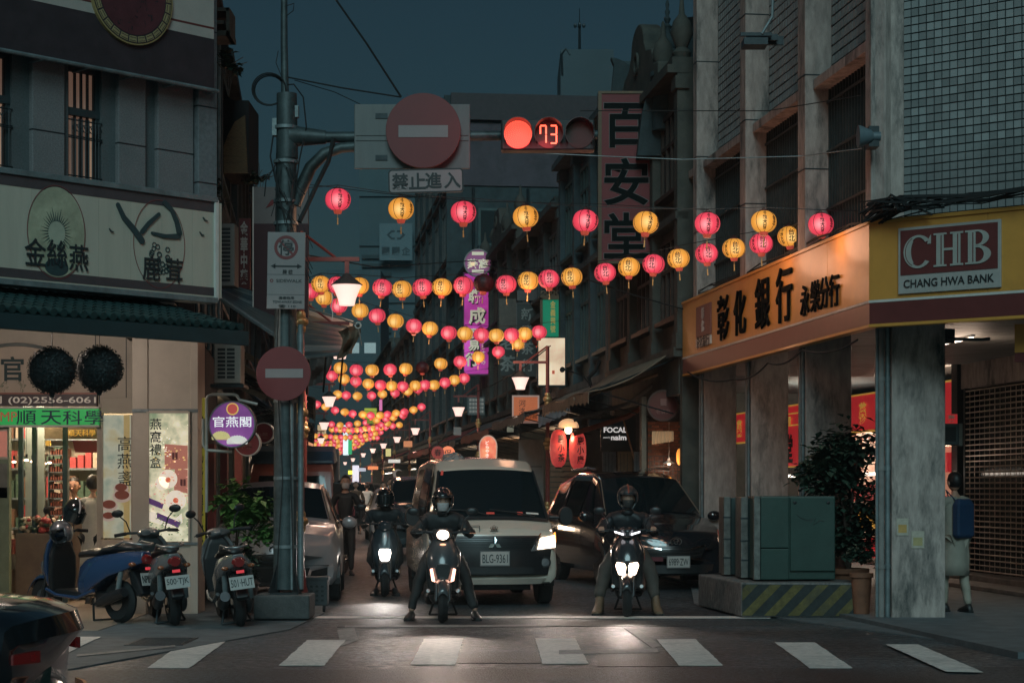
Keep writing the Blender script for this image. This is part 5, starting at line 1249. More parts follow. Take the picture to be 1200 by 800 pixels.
string('seventh string', al([(371.5,473.6),(381.5,476.5),(392.5,480.5),(404,482.5),(413,484.5),(425,485.5),(434.5,486.5),(445.6,486.5),(454,485.5),(464,484),(474,482.5),(484.5,480),(494,476.5)],'P'),66,67,False)
string('eighth string', [(441,492,'Y'),(452,490.5,'P'),(461,489,'Y'),(472.6,486.5,'P')],70,70,False)
string('ninth string', al([(388.5,497),(398.6,498),(409,497.5),(419,496),(429,495),(439.5,493.5),(446,497.5),(454.6,496),(460,499),(468,497.7)],'P'),76,78,False)
def far(name,x0,y0,x1,y1,sag,n,d,first='P'):
    string(name, al([(x0+(x1-x0)*i/(n-1), y0+(y1-y0)*i/(n-1)+sag*4*(i/(n-1))*(1-i/(n-1))+random.uniform(-.7,.7)) for i in range(n)],first), d,d,False)
far('tenth string',389,503,452,500,1.5,14,84,'Y'); far('eleventh string',364,509,446,506,5,15,92)
far('twelfth string',360,520,424,519,2,15,102,'Y'); far('thirteenth string',357,524,420,522,3,16,110); far('fourteenth string',357,527,414,525,3,15,118,'Y')
far('fifteenth string',360,531,404,528,2,12,128); far('sixteenth string',392,516,442,512,2,13,98); far('seventeenth string',366,516.5,410,517,2,13,112,'Y')
far('lowest far string',378,536,402,529,1,8,140,'Y')
# ================================================================= steel pole with signs and signal at the left
pm = mat('pole_steel', (.065,.088,.092), .5, metal=.3, var=.4, scale=5, bump=.15, bscale=50, stain=1.4, stain_col=(.02,.03,.03))
D0=21.4; s0=F/D0
pole = thing('signal_pole','grey steel traffic signal pole with its long arm, standing on a concrete block at left','pole',((335-600)/s0,D0,0))
def lp(px,py,y=0): p=P(px,py,D0); return (p.x-pole.location.x, y, p.z)
b=MB(); b.path([lp(334,690),lp(334.5,440),lp(335,250),lp(335.5,180)],[.135,.128,.12,.118],n=18); b.build('shaft',pm,pole,smooth=60)
b=MB(); b.path([lp(336.5,186),lp(336,110)],[.125,.115],n=16); b.build('upper_sleeve',pm,pole,smooth=60)
b=MB(); b.path([lp(334,112),lp(333,50),lp(333,-40)],[.045,.04,.035],n=12); b.build('mast',pm,pole,smooth=60)
b=MB(); b.path([lp(352,690,.02),lp(352,380,.02)],.035,n=10); b.path([lp(343,690,-.09),lp(343,470,-.09)],.025,n=8); b.build('conduit',steel,pole,smooth=60)
b=MB(); b.path([lp(340,160),lp(352,160)],[.13,.11],n=14); b.path([lp(352,160),lp(382,161)],[.11,.075],n=14); b.build('arm_collar',pm,pole,smooth=60)
b=MB(); b.path([lp(380,161),lp(480,160),lp(700,158)],[.062,.058,.05],n=14); b.build('arm',pm,pole,smooth=60)
b=MB(); b.path([lp(345,240),lp(352,222),lp(364,196),lp(380,180),lp(400,173),lp(430,171),(lp(490,171))],[.075,.075,.07,.065,.06,.058,.055],n=12); b.build('curved_arm',pm,pole,smooth=60)
for y in (150,190,236,262,300,470,560,640):
    b=MB(); x,_,z=lp(335,y); b.lathe([(.135,-.018),(.142,-.018),(.142,.018),(.135,.018)],18,(x,0,z)); b.build('band',steel,pole,smooth=40)
b=MB(); x,_,z=lp(345,130,0); b.box(x-.01,x+.05,-.06,.04,z-.08,z+.05); b.box(lp(325,150)[0]-.05,lp(325,150)[0],-.08,.04,lp(0,160)[2],lp(0,140)[2]); b.build('junction_box',steel,pole)
# wires tangled round the pole
b=MB(); rr=random.Random(21)
cx,_,cz=lp(316,106); 
for k in range(3): b.path([(cx+(.19+.012*k)*math.cos(a)*.9,-.03*k,cz+(.165+.01*k)*math.sin(a)) for a in [q*2*PI/22 for q in range(23)]],.008,n=5)
b.path([lp(331,100),lp(345,100,-.05),lp(356,115,-.05),lp(360,150,-.08),lp(352,190,-.1),lp(346,235,-.12)],.009,n=5)
b.path([lp(326,60),lp(324,75,-.05),lp(331,92,-.03)],.006,n=4); b.path([lp(333,8),lp(345,5,-.03),lp(344,14,-.04),lp(336,20,-.04)],.006,n=4)
b.path([lp(322,150,-.05),lp(318,185,-.1),lp(325,215,-.14),lp(338,240,-.14)],.01,n=5)
for k in range(26):
    x0=rr.uniform(322,352); y0=rr.uniform(185,300); x1=x0+rr.uniform(-14,24); y1=y0+rr.uniform(10,70)
    b.path([lp(x0,y0,-.14),lp((x0+x1)/2+rr.uniform(-6,6),(y0+y1)/2,-.17),lp(min(x1,368),min(y1,330),-.14)],rr.uniform(.004,.009),n=4)
b.path([lp(392,163,-.07),lp(385,190,-.03),lp(372,215,-.0),lp(362,238,-.03),lp(352,262,-.12)],.028,n=6)
b.path([lp(330,300,-.13),lp(326,430,-.14),lp(333,560,-.14),lp(325,690,-.14)],.008,n=4); b.path([lp(340,300,-.13),lp(341,500,-.14),lp(346,690,-.14)],.01,n=4)
b.build('wire_tangle',blackm,pole,kind='stuff')
blk = thing('pole_base','square concrete block with steel gusset plates at the foot of the signal pole','plinth',((335-600)/s0,D0,0.03))
b=MB(); b.box(-.33,.30,-.30,.32,0,.27); b.build('block',mat('block_concrete',(.085,.09,.09),.85,var=.35,scale=6,bump=.3,stain=.8,stain_col=(.03,.035,.035)),blk,bevel=.02)
b=MB(); b.prismz([(-.16,-.16),(.16,-.16),(.16,.16),(-.16,.16)],.27,.29)
for a in range(4):
    c_,s_=math.cos(a*PI/2+.785),math.sin(a*PI/2+.785); v=[(c_*.12,s_*.12,.29),(c_*.25,s_*.25,.29),(c_*.12,s_*.12,.66)]; n_=(-s_*.012,c_*.012)
    b.add([(x+n_[0],y+n_[1],z) for x,y,z in v]+[(x-n_[0],y-n_[1],z) for x,y,z in v],[(0,1,2),(3,5,4),(0,3,4,1),(1,4,5,2),(2,5,3,0)])
b.build('gusset',dark,blk)
# traffic signal
sg = thing('traffic_light','horizontal traffic light showing a red lamp and red 73 countdown on the long arm','traffic light',tuple(P(643,158,D0-.25)))
S2=F/(D0-.25)
b=MB(); b.box(-56/S2,54/S2,0,.22,-18/S2,18/S2); b.build('housing',mat('signal_housing',(.02,.022,.024),.5,var=.2),sg,bevel=.02)
for k,x in enumerate((-36,0,36)):
    X=x/S2; vis=MB(); n=24; R0=16.5/S2
    vs=[];
    for j in range(n+1):
        a=math.radians(-35+250*j/n); 
        for (yy,rr_) in ((0,R0*1.02),(-.20 if 20<math.degrees(a)<160 else -.12,R0*1.04)): vs.append((X+rr_*math.cos(a),yy,rr_*math.sin(a)))
    vis.add(vs,[(2*j,2*j+1,2*j+3,2*j+2) for j in range(n)]); vo=vis.build('visor',mat('visor_black',(.025,.02,.022),.4,var=0),sg); m=vo.modifiers.new('s','SOLIDIFY'); m.thickness=.006
    b=MB(); b.disc(X,0,R0*.98,-.012,-.0,32); b.build('lens',mat('lens_dark',(.06,.012,.014) if k<2 else (.03,.035,.03),.25,var=0,coat=.3),sg)
red=mat('signal_red',(.9,.1,.1),.4,var=0,emit=(1,.045,.05),es=4.5); hotm=mat('signal_red_hot',(.9,.3,.2),.4,var=0,emit=(1,.13,.07),es=2.4)
b=MB()
for ring in range(9):
    n=max(1,ring*6); r=ring*.0185
    for j in range(n): b.obox((-36/S2+r*math.cos(2*PI*j/n+ring*.3),-.018,r*math.sin(2*PI*j/n+ring*.3)),(.0105,.008,.0105))
b.build('led_field',hotm,sg,kind='stuff'); b=MB(); b.disc(-36/S2,0,.163,-.014,-.012,32); b.build('red_glow_lens',mat('signal_lens_lit',(.5,.02,.03),.4,var=0,emit=(1,.03,.06),es=.16),sg)
def seg7(b,cx,ch,segs):
    w_,h_,t_=.032,.052,.017
    S_={'a':(0,h_*1.9,w_,t_/2),'g':(0,0,w_,t_/2),'d':(0,-h_*1.9,w_,t_/2),'f':(-w_,h_*.95,t_/2,h_*.85),'b':(w_,h_*.95,t_/2,h_*.85),'e':(-w_,-h_*.95,t_/2,h_*.85),'c':(w_,-h_*.95,t_/2,h_*.85)}
    for q in segs: x,z,hw_,hh=S_[q]; b.box(cx+x-hw_,cx+x+hw_,-.022,-.013,z-hh,z+hh)
b=MB(); seg7(b,-.062,'7','abcf'); b.build('countdown_digit',hotm,sg); b=MB(); seg7(b,.055,'3','abgcd'); b.build('countdown_digit',hotm,sg)
l=bpy.data.lights.new('signal_light','POINT'); l.energy=5; l.color=(1,.06,.08); l.shadow_soft_size=.12; o=bpy.data.objects.new('signal_light',l); link(o); o.location=P(607,158,D0-.75)
l=bpy.data.lights.new('signal_light','POINT'); l.energy=3; l.color=(1,.06,.08); l.shadow_soft_size=.1; o=bpy.data.objects.new('signal_light',l); link(o); o.location=P(640,158,D0-.7)
# back board, disc, plates
rs_=mat('sign_red',(.15,.018,.02),.5,var=.12,scale=4,stain=.25,stain_col=(.13,.02,.022)); sw_=mat('sign_white',(.24,.21,.21),.5,var=.1,scale=4,stain=.3,stain_col=(.22,.21,.2))
bkm=mat('board_back',(.13,.135,.135),.5,var=.12,scale=5,stretch=(3,1,.5))
f=Fr('back_board','wide pale metal board on the signal arm behind the large no entry disc','board',D0-.1,482,160)
f.box('board',bkm,415,122,551,198,.0,.03,.01)
for a in ((440,133,454,139),(440,182,454,188)): f.box('clamp_slot',dark,*a,f=-.012,b_=0)
f.box('rib',bkm,417,156,549,159,-.01,0); f.box('rib',bkm,417,163,549,165,-.01,0)
f=Fr('no_entry_sign','large red no entry disc with a white bar on the signal arm','road sign',D0-.22,496,153); a=f.L(496,153)
q=MB(); q.disc(a[0],a[1],44/f.s,0,.03,56); q.build('disc',rs_,f.o,bevel=.004); f.box('bar',sw_,467,147,525,161,-.006,0)
for px in (470,520): f.bar('bracket',steel,[(px,150),(px,170)],.02,y=.09)
f=Fr('text_plate','white plate with four black characters meaning no entry below the large disc','road sign',D0-.22,499,211.5)
q=MB(); x0,z1=f.L(455,198); x1,z0=f.L(543,226); r_=.03
def rrect(x0,z0,x1,z1,r_,n=5): 
    out=[]
    for cx,cz,a0 in ((x1-r_,z1-r_,0),(x0+r_,z1-r_,PI/2),(x0+r_,z0+r_,PI),(x1-r_,z0+r_,1.5*PI)): out+=[(cx+r_*math.cos(a0+PI/2*k/n),cz+r_*math.sin(a0+PI/2*k/n)) for k in range(n+1)]
    return out
q.prism(rrect(x0,z0,x1,z1,.04),0,.025); q.build('border',ink,f.o); q=MB(); q.prism(rrect(x0+.016,z0+.016,x1-.016,z1-.016,.03),-.004,0); q.build('plate',mat('plate_pinkish',(.27,.22,.22),.5,var=.1,scale=4),f.o)
for ch,px in zip('禁止進入',(469,489,508,530)): f.text(ch,px,212,19,ink,f=-.004,off=.022)
f.o.rotation_euler=(0,math.radians(-1.5),0)
f=Fr('parking_sign','white no stopping sign with SIDEWALK and TOW-AWAY ZONE on the pole','road sign',D0-.22,335.5,317)
f.box('plate',sw_,313,272,357.5,362,0,.015,.006); f.box('seam',dark,313,321.5,357.5,322,-.001,0); f.box('seam',dark,313,345,357.5,345.5,-.001,0)
a=f.L(335,290); q=MB(); q.ring(a[0],a[1],10.5/f.s,14/f.s,-.004,0,40); q.build('red_ring',rs_,f.o); f.text('停',335,290,18,ink,f=-.001,off=.01)
q=MB(); c_=.70; L_=11.5/f.s; w2=1.3/f.s; q.prism([(a[0]-L_*c_-w2*c_,a[1]+L_*c_-w2*c_),(a[0]-L_*c_+w2*c_,a[1]+L_*c_+w2*c_),(a[0]+L_*c_+w2*c_,a[1]-L_*c_+w2*c_),(a[0]+L_*c_-w2*c_,a[1]-L_*c_-w2*c_)],-.006,-.004); q.build('slash',rs_,f.o)
q=MB(); a0=f.L(317,312); a1=f.L(354,312); h_=1/f.s; q.box(a0[0]+.04,a1[0]-.04,-.003,0,a0[1]-h_,a0[1]+h_)
for (x,sg_) in ((a0[0],1),(a1[0],-1)): q.prism([(x,a0[1]),(x+sg_*.055,a0[1]+.03),(x+sg_*.055,a0[1]-.03)],-.003,0)
q.build('arrow',ink,f.o); f.text('騎 樓',337,318.5,5,ink,off=.02); f.text('SIDEWALK',339,329,3.6,ink,off=.006,w=30); a=f.L(318.5,329); q=MB(); q.ring(a[0],a[1],.01,.02,-.003,0,16); q.build('mark',rs_,f.o)
f.text('違者拖吊',336,349,3.4,ink,off=.01,w=18); f.text('TOW-AWAY ZONE',337,353.7,2.8,ink,off=.004,w=34); f.text('☎ 110',337,358.8,3.6,ink,off=.01,w=20)
f.o.rotation_euler=(0,math.radians(.8),0)
f=Fr('no_entry_sign','smaller weathered no entry disc low on the pole','road sign',D0-.24,332,437.5); a=f.L(332,437.5)
q=MB(); q.disc(a[0],a[1],32/f.s,0,.02,48); q.build('disc',rs_,f.o,bevel=.003); f.box('bar',sw_,311,432,355,442.5,-.005,0)
# ================================================================= wires
def wire(label,pts,r=.008,m=blackm,sag=0,nm='overhead_wire'):
    ps=[P(*p) for p in pts]; out=[]
    for i in range(len(ps)-1):
        for k in range(8): u=k/8; v=ps[i].lerp(ps[i+1],u); v.z-=sag*4*u*(1-u); out.append(v)
    out.append(ps[-1]); b=MB(); b.path(out,r,n=5); tag(b.build(nm,m),label,'wire')
wire('thick black wire dropping from the top of the photo to the large disc',[(388,-8,21),(430,52,21.1),(470,114,21.3)],.013)
wire('black wire from the pole top to the back of the large disc',[(334,90,21.4),(400,103,21.3),(470,114,21.3)],.009)
wire('thin wire sagging from the pole to the signboard',[(345,94,21.4),(392,108,21.4),(447,134,21.3)],.005)
wire('pale wire from the large disc past the traffic light to the wall speaker',[(545,157,21.5),(590,163,22),(640,180,22),(705,183,22),(800,187,22),(940,183,21.6),(1010,174,20.6)],.006,steel)
wire('thin dark wire crossing in front of the right facades',[(680,130,23),(812,130,23),(900,130,22),(1010,112,20.8)],.006)
wire('thin dark wire hanging across the middle right facades',[(566,311,40),(690,328,35),(740,345,31),(800,362,29.4)],.012)
wire('dark wire at the far left front of the tower block',[(352,215,22),(460,228,22.4),(560,236,22.6),(700,239,23),(830,246,22.6)],.004)
wire('dark wire across the street at lamp height',[(355,298,29),(440,313,40),(560,305,50)],.012)
wire('wire looping above the second right lamp post',[(548,463,52),(575,452,46),(612,432,42),(645,405,38)],.012)
wire('drooping wire under the bank fascia',[(806,436,28.6),(860,444,26),(900,425,23.8),(940,410,22.4),(1005,398,20.9)],.012,sag=.08)
b=MB(); rr=random.Random(9)
for k in range(34):
    x=rr.uniform(1005,1035); pts=[(x,rr.uniform(236,262),20.4),(x+rr.uniform(15,50),rr.uniform(228,250),20.1),(1110+rr.uniform(-20,60),rr.uniform(226,240),19.7),(1230,rr.uniform(214,222),19.0)]
    if k%3: pts=pts[:2]+[(x+rr.uniform(40,90),rr.uniform(230,252),19.9)]
    b.path([P(*p) for p in pts],rr.uniform(.006,.016),n=4)
for k in range(20):
    x=rr.uniform(800,1000); x1=x+rr.uniform(25,60); Y=lambda x:262+.436*(1018-x)
    def dd(x): return BS.d(x,.05)[1]-.02
    b.path([P(x,Y(x)-rr.uniform(2,9),dd(x)),P((x+x1)/2,Y((x+x1)/2)-rr.uniform(0,12),dd((x+x1)/2)),P(min(x1,1015),Y(min(x1,1015))-rr.uniform(2,9),dd(min(x1,1015)))],rr.uniform(.006,.013),n=4)
tag(b.build('cable_bundle',blackm,kind='stuff'),'black cable bundle lying along the top of the bank fascia','cables')
spk=Fr('wall_loudspeaker','blue grey horn loudspeaker fixed to the corner column above the bank sign','loudspeaker',20.2,1012,160)
b=MB(); b.lathe([(.12,-.0),(.115,.03),(.07,.14),(.05,.16),(.05,.24),(.0,.25)],18,(-.06,0,0),axis='X'); b.build('horn',mat('horn_blue',(.10,.14,.16),.5,var=.2),spk.o,smooth=40); spk.box('bracket',dark,1018,148,1030,172,-.02,.2)
wl=Fr('wall_lamp','old metal lamp bracket sticking out from the upper bank fins','wall lamp',23.4,905,42)
for k in range(3): wl.box('bar',dark,868+k*8,38,885+k*8+20,42+k*3,.1*k,.1*k+.05)
wl.bar('pipe',steel,[(893,40),(905,20),(906,-10)],.02); wl.box('plate',dark,872,44,900,52,0,.3)
# ================================================================= awnings along the rows
def awning(pl, a, c, label, m, zt, zb, out, frame=True, stripes=0, wob=.04, seed=0):
    t_=pl.thing('awning',label,'awning',a,0,0); n=c-a; rr=random.Random(seed); b=MB()
    ph=rr.uniform(0,6)
    def fn(u,v):
        sag=wob*math.sin(u*n*2.2+ph)*v; return (u*n, -.12-out*v, zt+(zb-zt)*v-.10*math.sin(PI*v)+sag*.5)
    b.grid(fn,int(n*5),6); o=b.build('canvas',m,t_,smooth=60,fix=False); md=o.modifiers.new('s','SOLIDIFY'); md.thickness=.02
    b=MB(); b.grid(lambda u,v:(u*n,-.13-out,zb-.01-.16*v+.025*math.sin(u*n*14)*v+wob*.5*math.sin(u*n*2.2+ph)),int(n*12),2); o=b.build('valance',m,t_,fix=False); md=o.modifiers.new('s','SOLIDIFY'); md.thickness=.01
    if frame:
        b=MB(); b.tube((0,-.12-out,zb-.03),(n,-.12-out,zb-.03),.018,n=6)
        k=max(2,int(n/1.6))
        for i in range(k+1): x=.02+(n-.04)*i/k; b.tube((x,-.0,zt-.05),(x,-.12-out,zb-.03),.014,n=5); b.tube((x,-.0,zb-.35),(x,-.12-out*.85,zb-.02),.012,n=5)
        b.build('awning_frame',dark,t_,kind='stuff')
    return t_
cv={'grey':(.10,.10,.095),'rust':(.18,.06,.04),'teal':(.05,.10,.10),'tan':(.22,.16,.11),'red':(.22,.03,.03),'blue':(.05,.08,.12)}
cvm={k:mat('canvas_'+k,c,.75,var=.35,scale=5,bump=.2,bscale=20,stain=.6,stain_col=(.03,.03,.03)) for k,c in cv.items()}
spec=[(30.2,35.8,'tan','long tan awning beside the bank over the dark van',3.62,3.05,1.25),(36.6,42.6,'grey','torn grey awning behind the twin red lanterns',3.55,2.95,1.5),
      (43.4,50.6,'rust','rust red awning behind the square orange sign',3.5,2.85,1.5),(51.4,60,'grey','drooping grey awning at the second right lamp post',3.5,2.8,1.6),(61.5,73,'red','red edged awning before the third right lamp post',3.5,2.8,1.6),
      (76,93,'tan','tan awning under the tallest dark block',3.5,2.8,1.6),(96,117,'red','far red awning on the right side of the street',3.5,2.8,1.8)]
for i,(d0,d1,c_,lab,zt,zb,out) in enumerate(spec): awning(RS,rt(d1),rt(d0),lab,cvm[c_],zt,zb,out,seed=i)
spec=[(30,38.5,'grey','grey awning on the left behind the hanging pole lamp',3.6,2.95,1.3),(41,57,'blue','blue grey awning farther along the left side',3.5,2.9,1.3),(59,86,'red','far red awning on the left side of the street',3.5,2.8,1.3)]
for i,(d0,d1,c_,lab,zt,zb,out) in enumerate(spec): awning(LS,lt(d0),lt(d1),lab,cvm[c_],zt,zb,out,seed=i+20)
# metal sheet awnings at left, ribbed, sloping towards the street
metl=mat('sheet_metal',(.13,.17,.175),.4,metal=.35,var=.25,scale=4,stain=.5,stain_col=(.04,.06,.06))
def sheet(label,d,pts,n=11,dep=2.2,light_edges=(0,3)):
    # pts: upper left, upper right, lower right, lower left in the picture; ribs run from left to right
    t_=thing('sheet_awning',label,'awning',tuple(P(pts[0][0],pts[0][1],d))); o=t_.location.copy()
    A,B,C_,D_=[P(x,y,d+k)-o for (x,y),k in zip(pts,(dep,dep*.9,0,.0))]
    for k in range(n):
        u0=k/n; u1=(k+.93)/n; b=MB(); q=[A.lerp(D_,u0),B.lerp(C_,u0),B.lerp(C_,u1),A.lerp(D_,u1)]
        up=Vector((0,0,-.03)); b.add([tuple(v) for v in q]+[tuple(v+up) for v in q],[(0,1,2,3),(7,6,5,4),(0,4,5,1),(1,5,6,2),(2,6,7,3),(3,7,4,0)]); b.build('sheet',metl if k not in light_edges else mat('sheet_edge',(.30,.34,.34),.4,metal=.3,var=.2),t_)
    for u_,v_ in ((D_,C_),(A,B)): b=MB(); b.tube(u_,v_,.03,n=6); b.build('edge_pipe',steel,t_)
    for k in range(3): b=MB(); p=D_.lerp(C_,.2+.4*k); b.tube(p,p+Vector((-.1,.6,-.5)),.015,n=5); b.build('strut',dark,t_)
    return t_
sheet('ribbed grey green metal awning between the big signboard and the pole',23.2,[(255,331),(322,352),(330,398),(256,348)],9,1.6)
sheet('folded dark metal awning with a pale pipe and ring end behind the hanging lamp',27.5,[(352,360),(414,378),(402,414),(352,420)],8,2.0,(0,6))
f=Fr('rope_ring','small pale ring and dangling cord at the tip of the folded awning','ring',26.8,419.5,381); a=f.L(419.5,381); q=MB(); q.ring(a[0],a[1],.032,.05,0,.02,20); q.build('ring',white,f.o); f.bar('pipe',pp,[(362,361),(390,370),(417,379)],.014); f.bar('cord',pp,[(420,385),(422,395),(424,405)],.008)
f=Fr('string_cord','twisted white cord hanging beside the first lamp shade','cord',22.3,389,357); f.bar('cord',white,[(389,343),(389.5,352),(388,360),(390,367),(389,375)],.006)
b=MB()
for k,(x,y,w_,h_) in enumerate(((390,425,10,26),(372,445,9,20),(384,470,12,16))): pass
for k,(px,py,d,sz,lab) in enumerate(((408,405,27,(.30,.42),'crumpled dusty tarpaulin hanging from the end of the folded awning'),(372,436,33,(.5,.55),'dark hanging tarpaulin below the second left lamp'))):
    f=Fr('tarpaulin',lab,'tarpaulin',d,px,py); b=MB(); rr=random.Random(k)
    b.grid(lambda u,v:((u-.5)*sz[0]*(1-.3*v)+.05*math.sin(v*5),.08*math.sin(u*9+v*4)+.05*math.sin(v*11),(.5-v)*sz[1]+.1*u),12,10); o=b.build('sheet',cvm['tan' if k==0 else 'grey'],f.o,smooth=40,fix=False)
for k,(x,y,ang) in enumerate(((292,418,.5),(300,440,.55),(286,455,.4))):
    f=Fr('timber','%s weathered plank leaning under the metal awning at left'%('upper','middle','lower')[k],'plank',24+k*.3,x,y); q=MB(); q.obox((0,0,0),(.62,.04,.07),(0,ang,0)); q.build('plank',mat('old_plank',(.13,.10,.07),.85,var=.5,scale=20,stretch=(1,1,6)),f.o)
# ================================================================= big red paper lanterns with a round lamp
bigr=vec_ramp_mat('big_lantern_red',[(.3,(.33,.028,.03)),(.5,(.50,.055,.05)),(.7,(.66,.10,.08))],.62,3)
for px,py,lab,tx in ((654.5,525,'left one of two tall red paper lanterns beside the first right lamp post','鹿小茶'),(677,527.5,'right one of two tall red paper lanterns with larger black writing','鹿小康')):
    f=Fr('tall_red_lantern',lab,'lantern',35.6 if px<660 else 35.4,px,py,'tall red lanterns'); b=MB()
    b.lathe([(.06,-.36)]+[(.165*math.cos(t)**.55,.35*math.sin(t)) for t in [-1.4+2.8*j/26 for j in range(27)]]+[(.06,.36)],26)
    vs=[]; 
    for i,(x,y,z) in enumerate(b.v): j=i//26; k=.985 if j%2 else 1; vs.append((x*k,y*k,z))
    b.v=vs; b.build('paper_shade',bigr,f.o,smooth=30); b=MB(); b.lathe([(.07,.35),(.075,.38),(.03,.39)],14); b.lathe([(.065,-.385),(.07,-.355)],14); b.build('collar',ink,f.o); f.text(tx,px+3,py,32,ink,f=-.168,vertical=True,off=.02,w=8,gap=1.1); b=MB(); b.tube((0,0,.39),(0,0,.5),.006,n=4); b.build('cord',dark,f.o)
f=Fr('globe_lamp','round half dome lamp glowing over the twin red lanterns','lamp',35.9,666,500); b=MB(); b.ell((0,0,0),(.20,.20,.16),18,8,-.1,1); b.build('dome',em('dome_glow',(1,.62,.33),.6),f.o,smooth=60); b=MB(); b.ell((0,-.02,-.06),(.07,.07,.08),12,8); b.build('glass_bulb',bulb,f.o,smooth=60); b=MB(); b.tube((0,0,.15),(0,0,.35),.01,n=5); b.build('rod',dark,f.o)
l=bpy.data.lights.new('globe_light','POINT'); l.energy=16; l.color=(1,.6,.35); l.shadow_soft_size=.1; o=bpy.data.objects.new('globe_light',l); link(o); o.location=P(666,512,35.3)
# gooseneck lamp arms and clutter over the awnings
gn=Fr('gooseneck_lamp','black gooseneck arm lamp reaching over the tan awning','lamp',37,690,445); gn.bar('arm',blackm,[(660,433),(672,436),(684,441),(692,452),(694,466)],.014); gn.bar('arm',blackm,[(703,422),(698,434),(690,442),(692,452)],.04); gn.disc('head',blackm,659,433,3,-.08,.08)
f=Fr('pale_banner','short grey fringed cloth hung from the first right lamp post','banner',36.6,650,483); b=MB(); a=f.L(631,487); c_=f.L(668,470); H=.22
b.grid(lambda u,v:(a[0]+(c_[0]-a[0])*u,.03*math.sin(u*16),a[1]+(c_[1]-a[1])*u-H*v-.015*math.sin(u*40)*v),30,3); b.build('cloth',mat('cloth_grey',(.17,.16,.17),.8,var=.2),f.o,smooth=50,fix=False)
f=Fr('awning_pole','slanting wooden pole propping up the tan awning beside the FOCAL sign','pole',32.8,740,520); f.bar('shaft',mat('wood_pole',(.30,.17,.09),.6,var=.3),[(730,490),(751,565)],.016)
for k,(y0,y1,col) in enumerate(((452,440,'tan'),(470,430,'grey'),(480,444,'rust'))):
    f=Fr('awning_beam','%s timber beam sloping under the tan awning toward the red post'%('upper','middle','lowest')[k],'beam',31.5+k*.5,740,y0); f.bar('beam',cvm[col],[(672,y0+16+k*6),(735,y0-2+k*5),(797,y1-10+k*8)],.03+.008*k)
# lit shop window with brick wall
bk=thing('brick_shop','lit shop window with brick wall, pendant lamp and gathered cloth beside the bank','shop',tuple(P(780,560,31.6))); o0=bk.location
def bl(px,py,d): p=P(px,py,d)-o0; return p
brm=mat('brick_face',(.30,.12,.075),.8,orand=.35,var=.4,scale=14,bump=.2)
p0=bl(760,560,31.6); p1=bl(800,500,31.6); b=MB(); b.box(p0.x,p1.x,.16,.2,p0.z-.6,p1.z+.1); b.build('mortar_wall',mat('mortar',(.14,.11,.09),.9,var=.2),bk)
b=MB(); b.box(0,.12,0,.02,0,.042); bm=b.mesh('brick',brm)
r=0; z=p0.z-.55
while z < p1.z+.05:
    x=p0.x+(.065 if r%2 else 0)
    while x < p1.x-.1: o=bpy.data.objects.new('brick',bm); link(o); o.parent=bk; o.location=(x,.14+random.uniform(0,.006),z); x+=.13
    z+=.052; r+=1
p=bl(784,543,31.3); b=MB(); b.lathe([(.11,0),(.03,.05),(.02,.09)],14,(p.x,p.y,p.z)); b.tube((p.x,p.y,p.z+.08),(p.x,p.y,p.z+.7),.004,n=4); b.build('pendant_lamp',white,bk); b=MB(); b.ell((p.x,p.y,p.z-.005),(.03,.03,.02),8,5); b.build('glass_bulb',bulb,bk)
a=bl(764,505,31.1); b=MB(); b.grid(lambda u,v:(a.x+.36*u,a.y+.03*math.sin(u*40),a.z-.22*v*(1-.25*u)),40,3); b.build('gathered_cloth',em('cloth_lit',(.45,.30,.17),.3),bk,smooth=60,fix=False)
b=MB(); a=bl(761,535,31.4); c_=bl(799,570,31.4)
for k in range(7): b.box(a.x,c_.x,a.y,a.y+.01,a.z-k*.08,a.z-k*.08+.01)
for k in range(8): x=a.x+(c_.x-a.x)*k/7; b.box(x,x+.01,a.y-.01,a.y,c_.z,a.z)
b.build('window_grid',dark,bk,kind='stuff')
b=MB(); a=bl(757,500,31.2); b.box(a.x-.08,a.x,a.y-.1,a.y+.4,-1.6,a.z+.5); b.build('door_jamb',mat('jamb',(.20,.16,.12),.7,var=.3),bk); b=MB(); a=bl(800,500,31.2); b.box(a.x,a.x+.08,a.y-.1,a.y+.4,-1.6,a.z+.5); b.build('door_jamb',MATS['jamb'],bk)
a=bl(796,535,31.2); b=MB(); b.ell((a.x,a.y,a.z),(.05,.05,.14),10,6); b.build('amber_vase',em('amber',(.9,.35,.06),.8),bk,smooth=60)
l=bpy.data.lights.new('window_light','POINT'); l.energy=7; l.color=(1,.62,.4); l.shadow_soft_size=.08; o=bpy.data.objects.new('window_light',l); link(o); o.location=P(781,548,31.1)
# plain doors beside it
for k,(x0,x1,c_) in enumerate(((706,722,(.10,.14,.17)),(724,741,(.17,.12,.06)),(743,756,(.11,.13,.14)))):
    f=Fr('door_leaf','%s tall door leaf behind the dark van'%('blue grey','brown','grey')[k],'door',33.6-k*.6,(x0+x1)/2,590); f.box('panel',mat('door%d'%k,c_,.6,var=.3),x0,529,x1,660,0,.05)
    for j in range(3): f.box('groove',dark,x0+3+j*4,531,x0+3.5+j*4,650,-.004,0)
f=Fr('metal_cabinet','grey metal shop cabinet behind the van beside the first right post','cabinet',38.6,622,560)
f.box('case',mat('cab_grey',(.20,.21,.20),.5,var=.2),608,515,637,640,0,.5); f.box('drawer_line',dark,610,546,635,547,-.005,0); f.box('drawer_line',dark,610,580,635,581,-.005,0)
f=Fr('roll_shutter','narrow brown ribbed shutter behind the tall red lanterns','shutter',37.4,660,560)
for k in range(13): f.box('slat',mat('shutter_brown',(.16,.12,.08),.5,var=.2),645,528+k*6.2,684,533+k*6.2,0,.03)
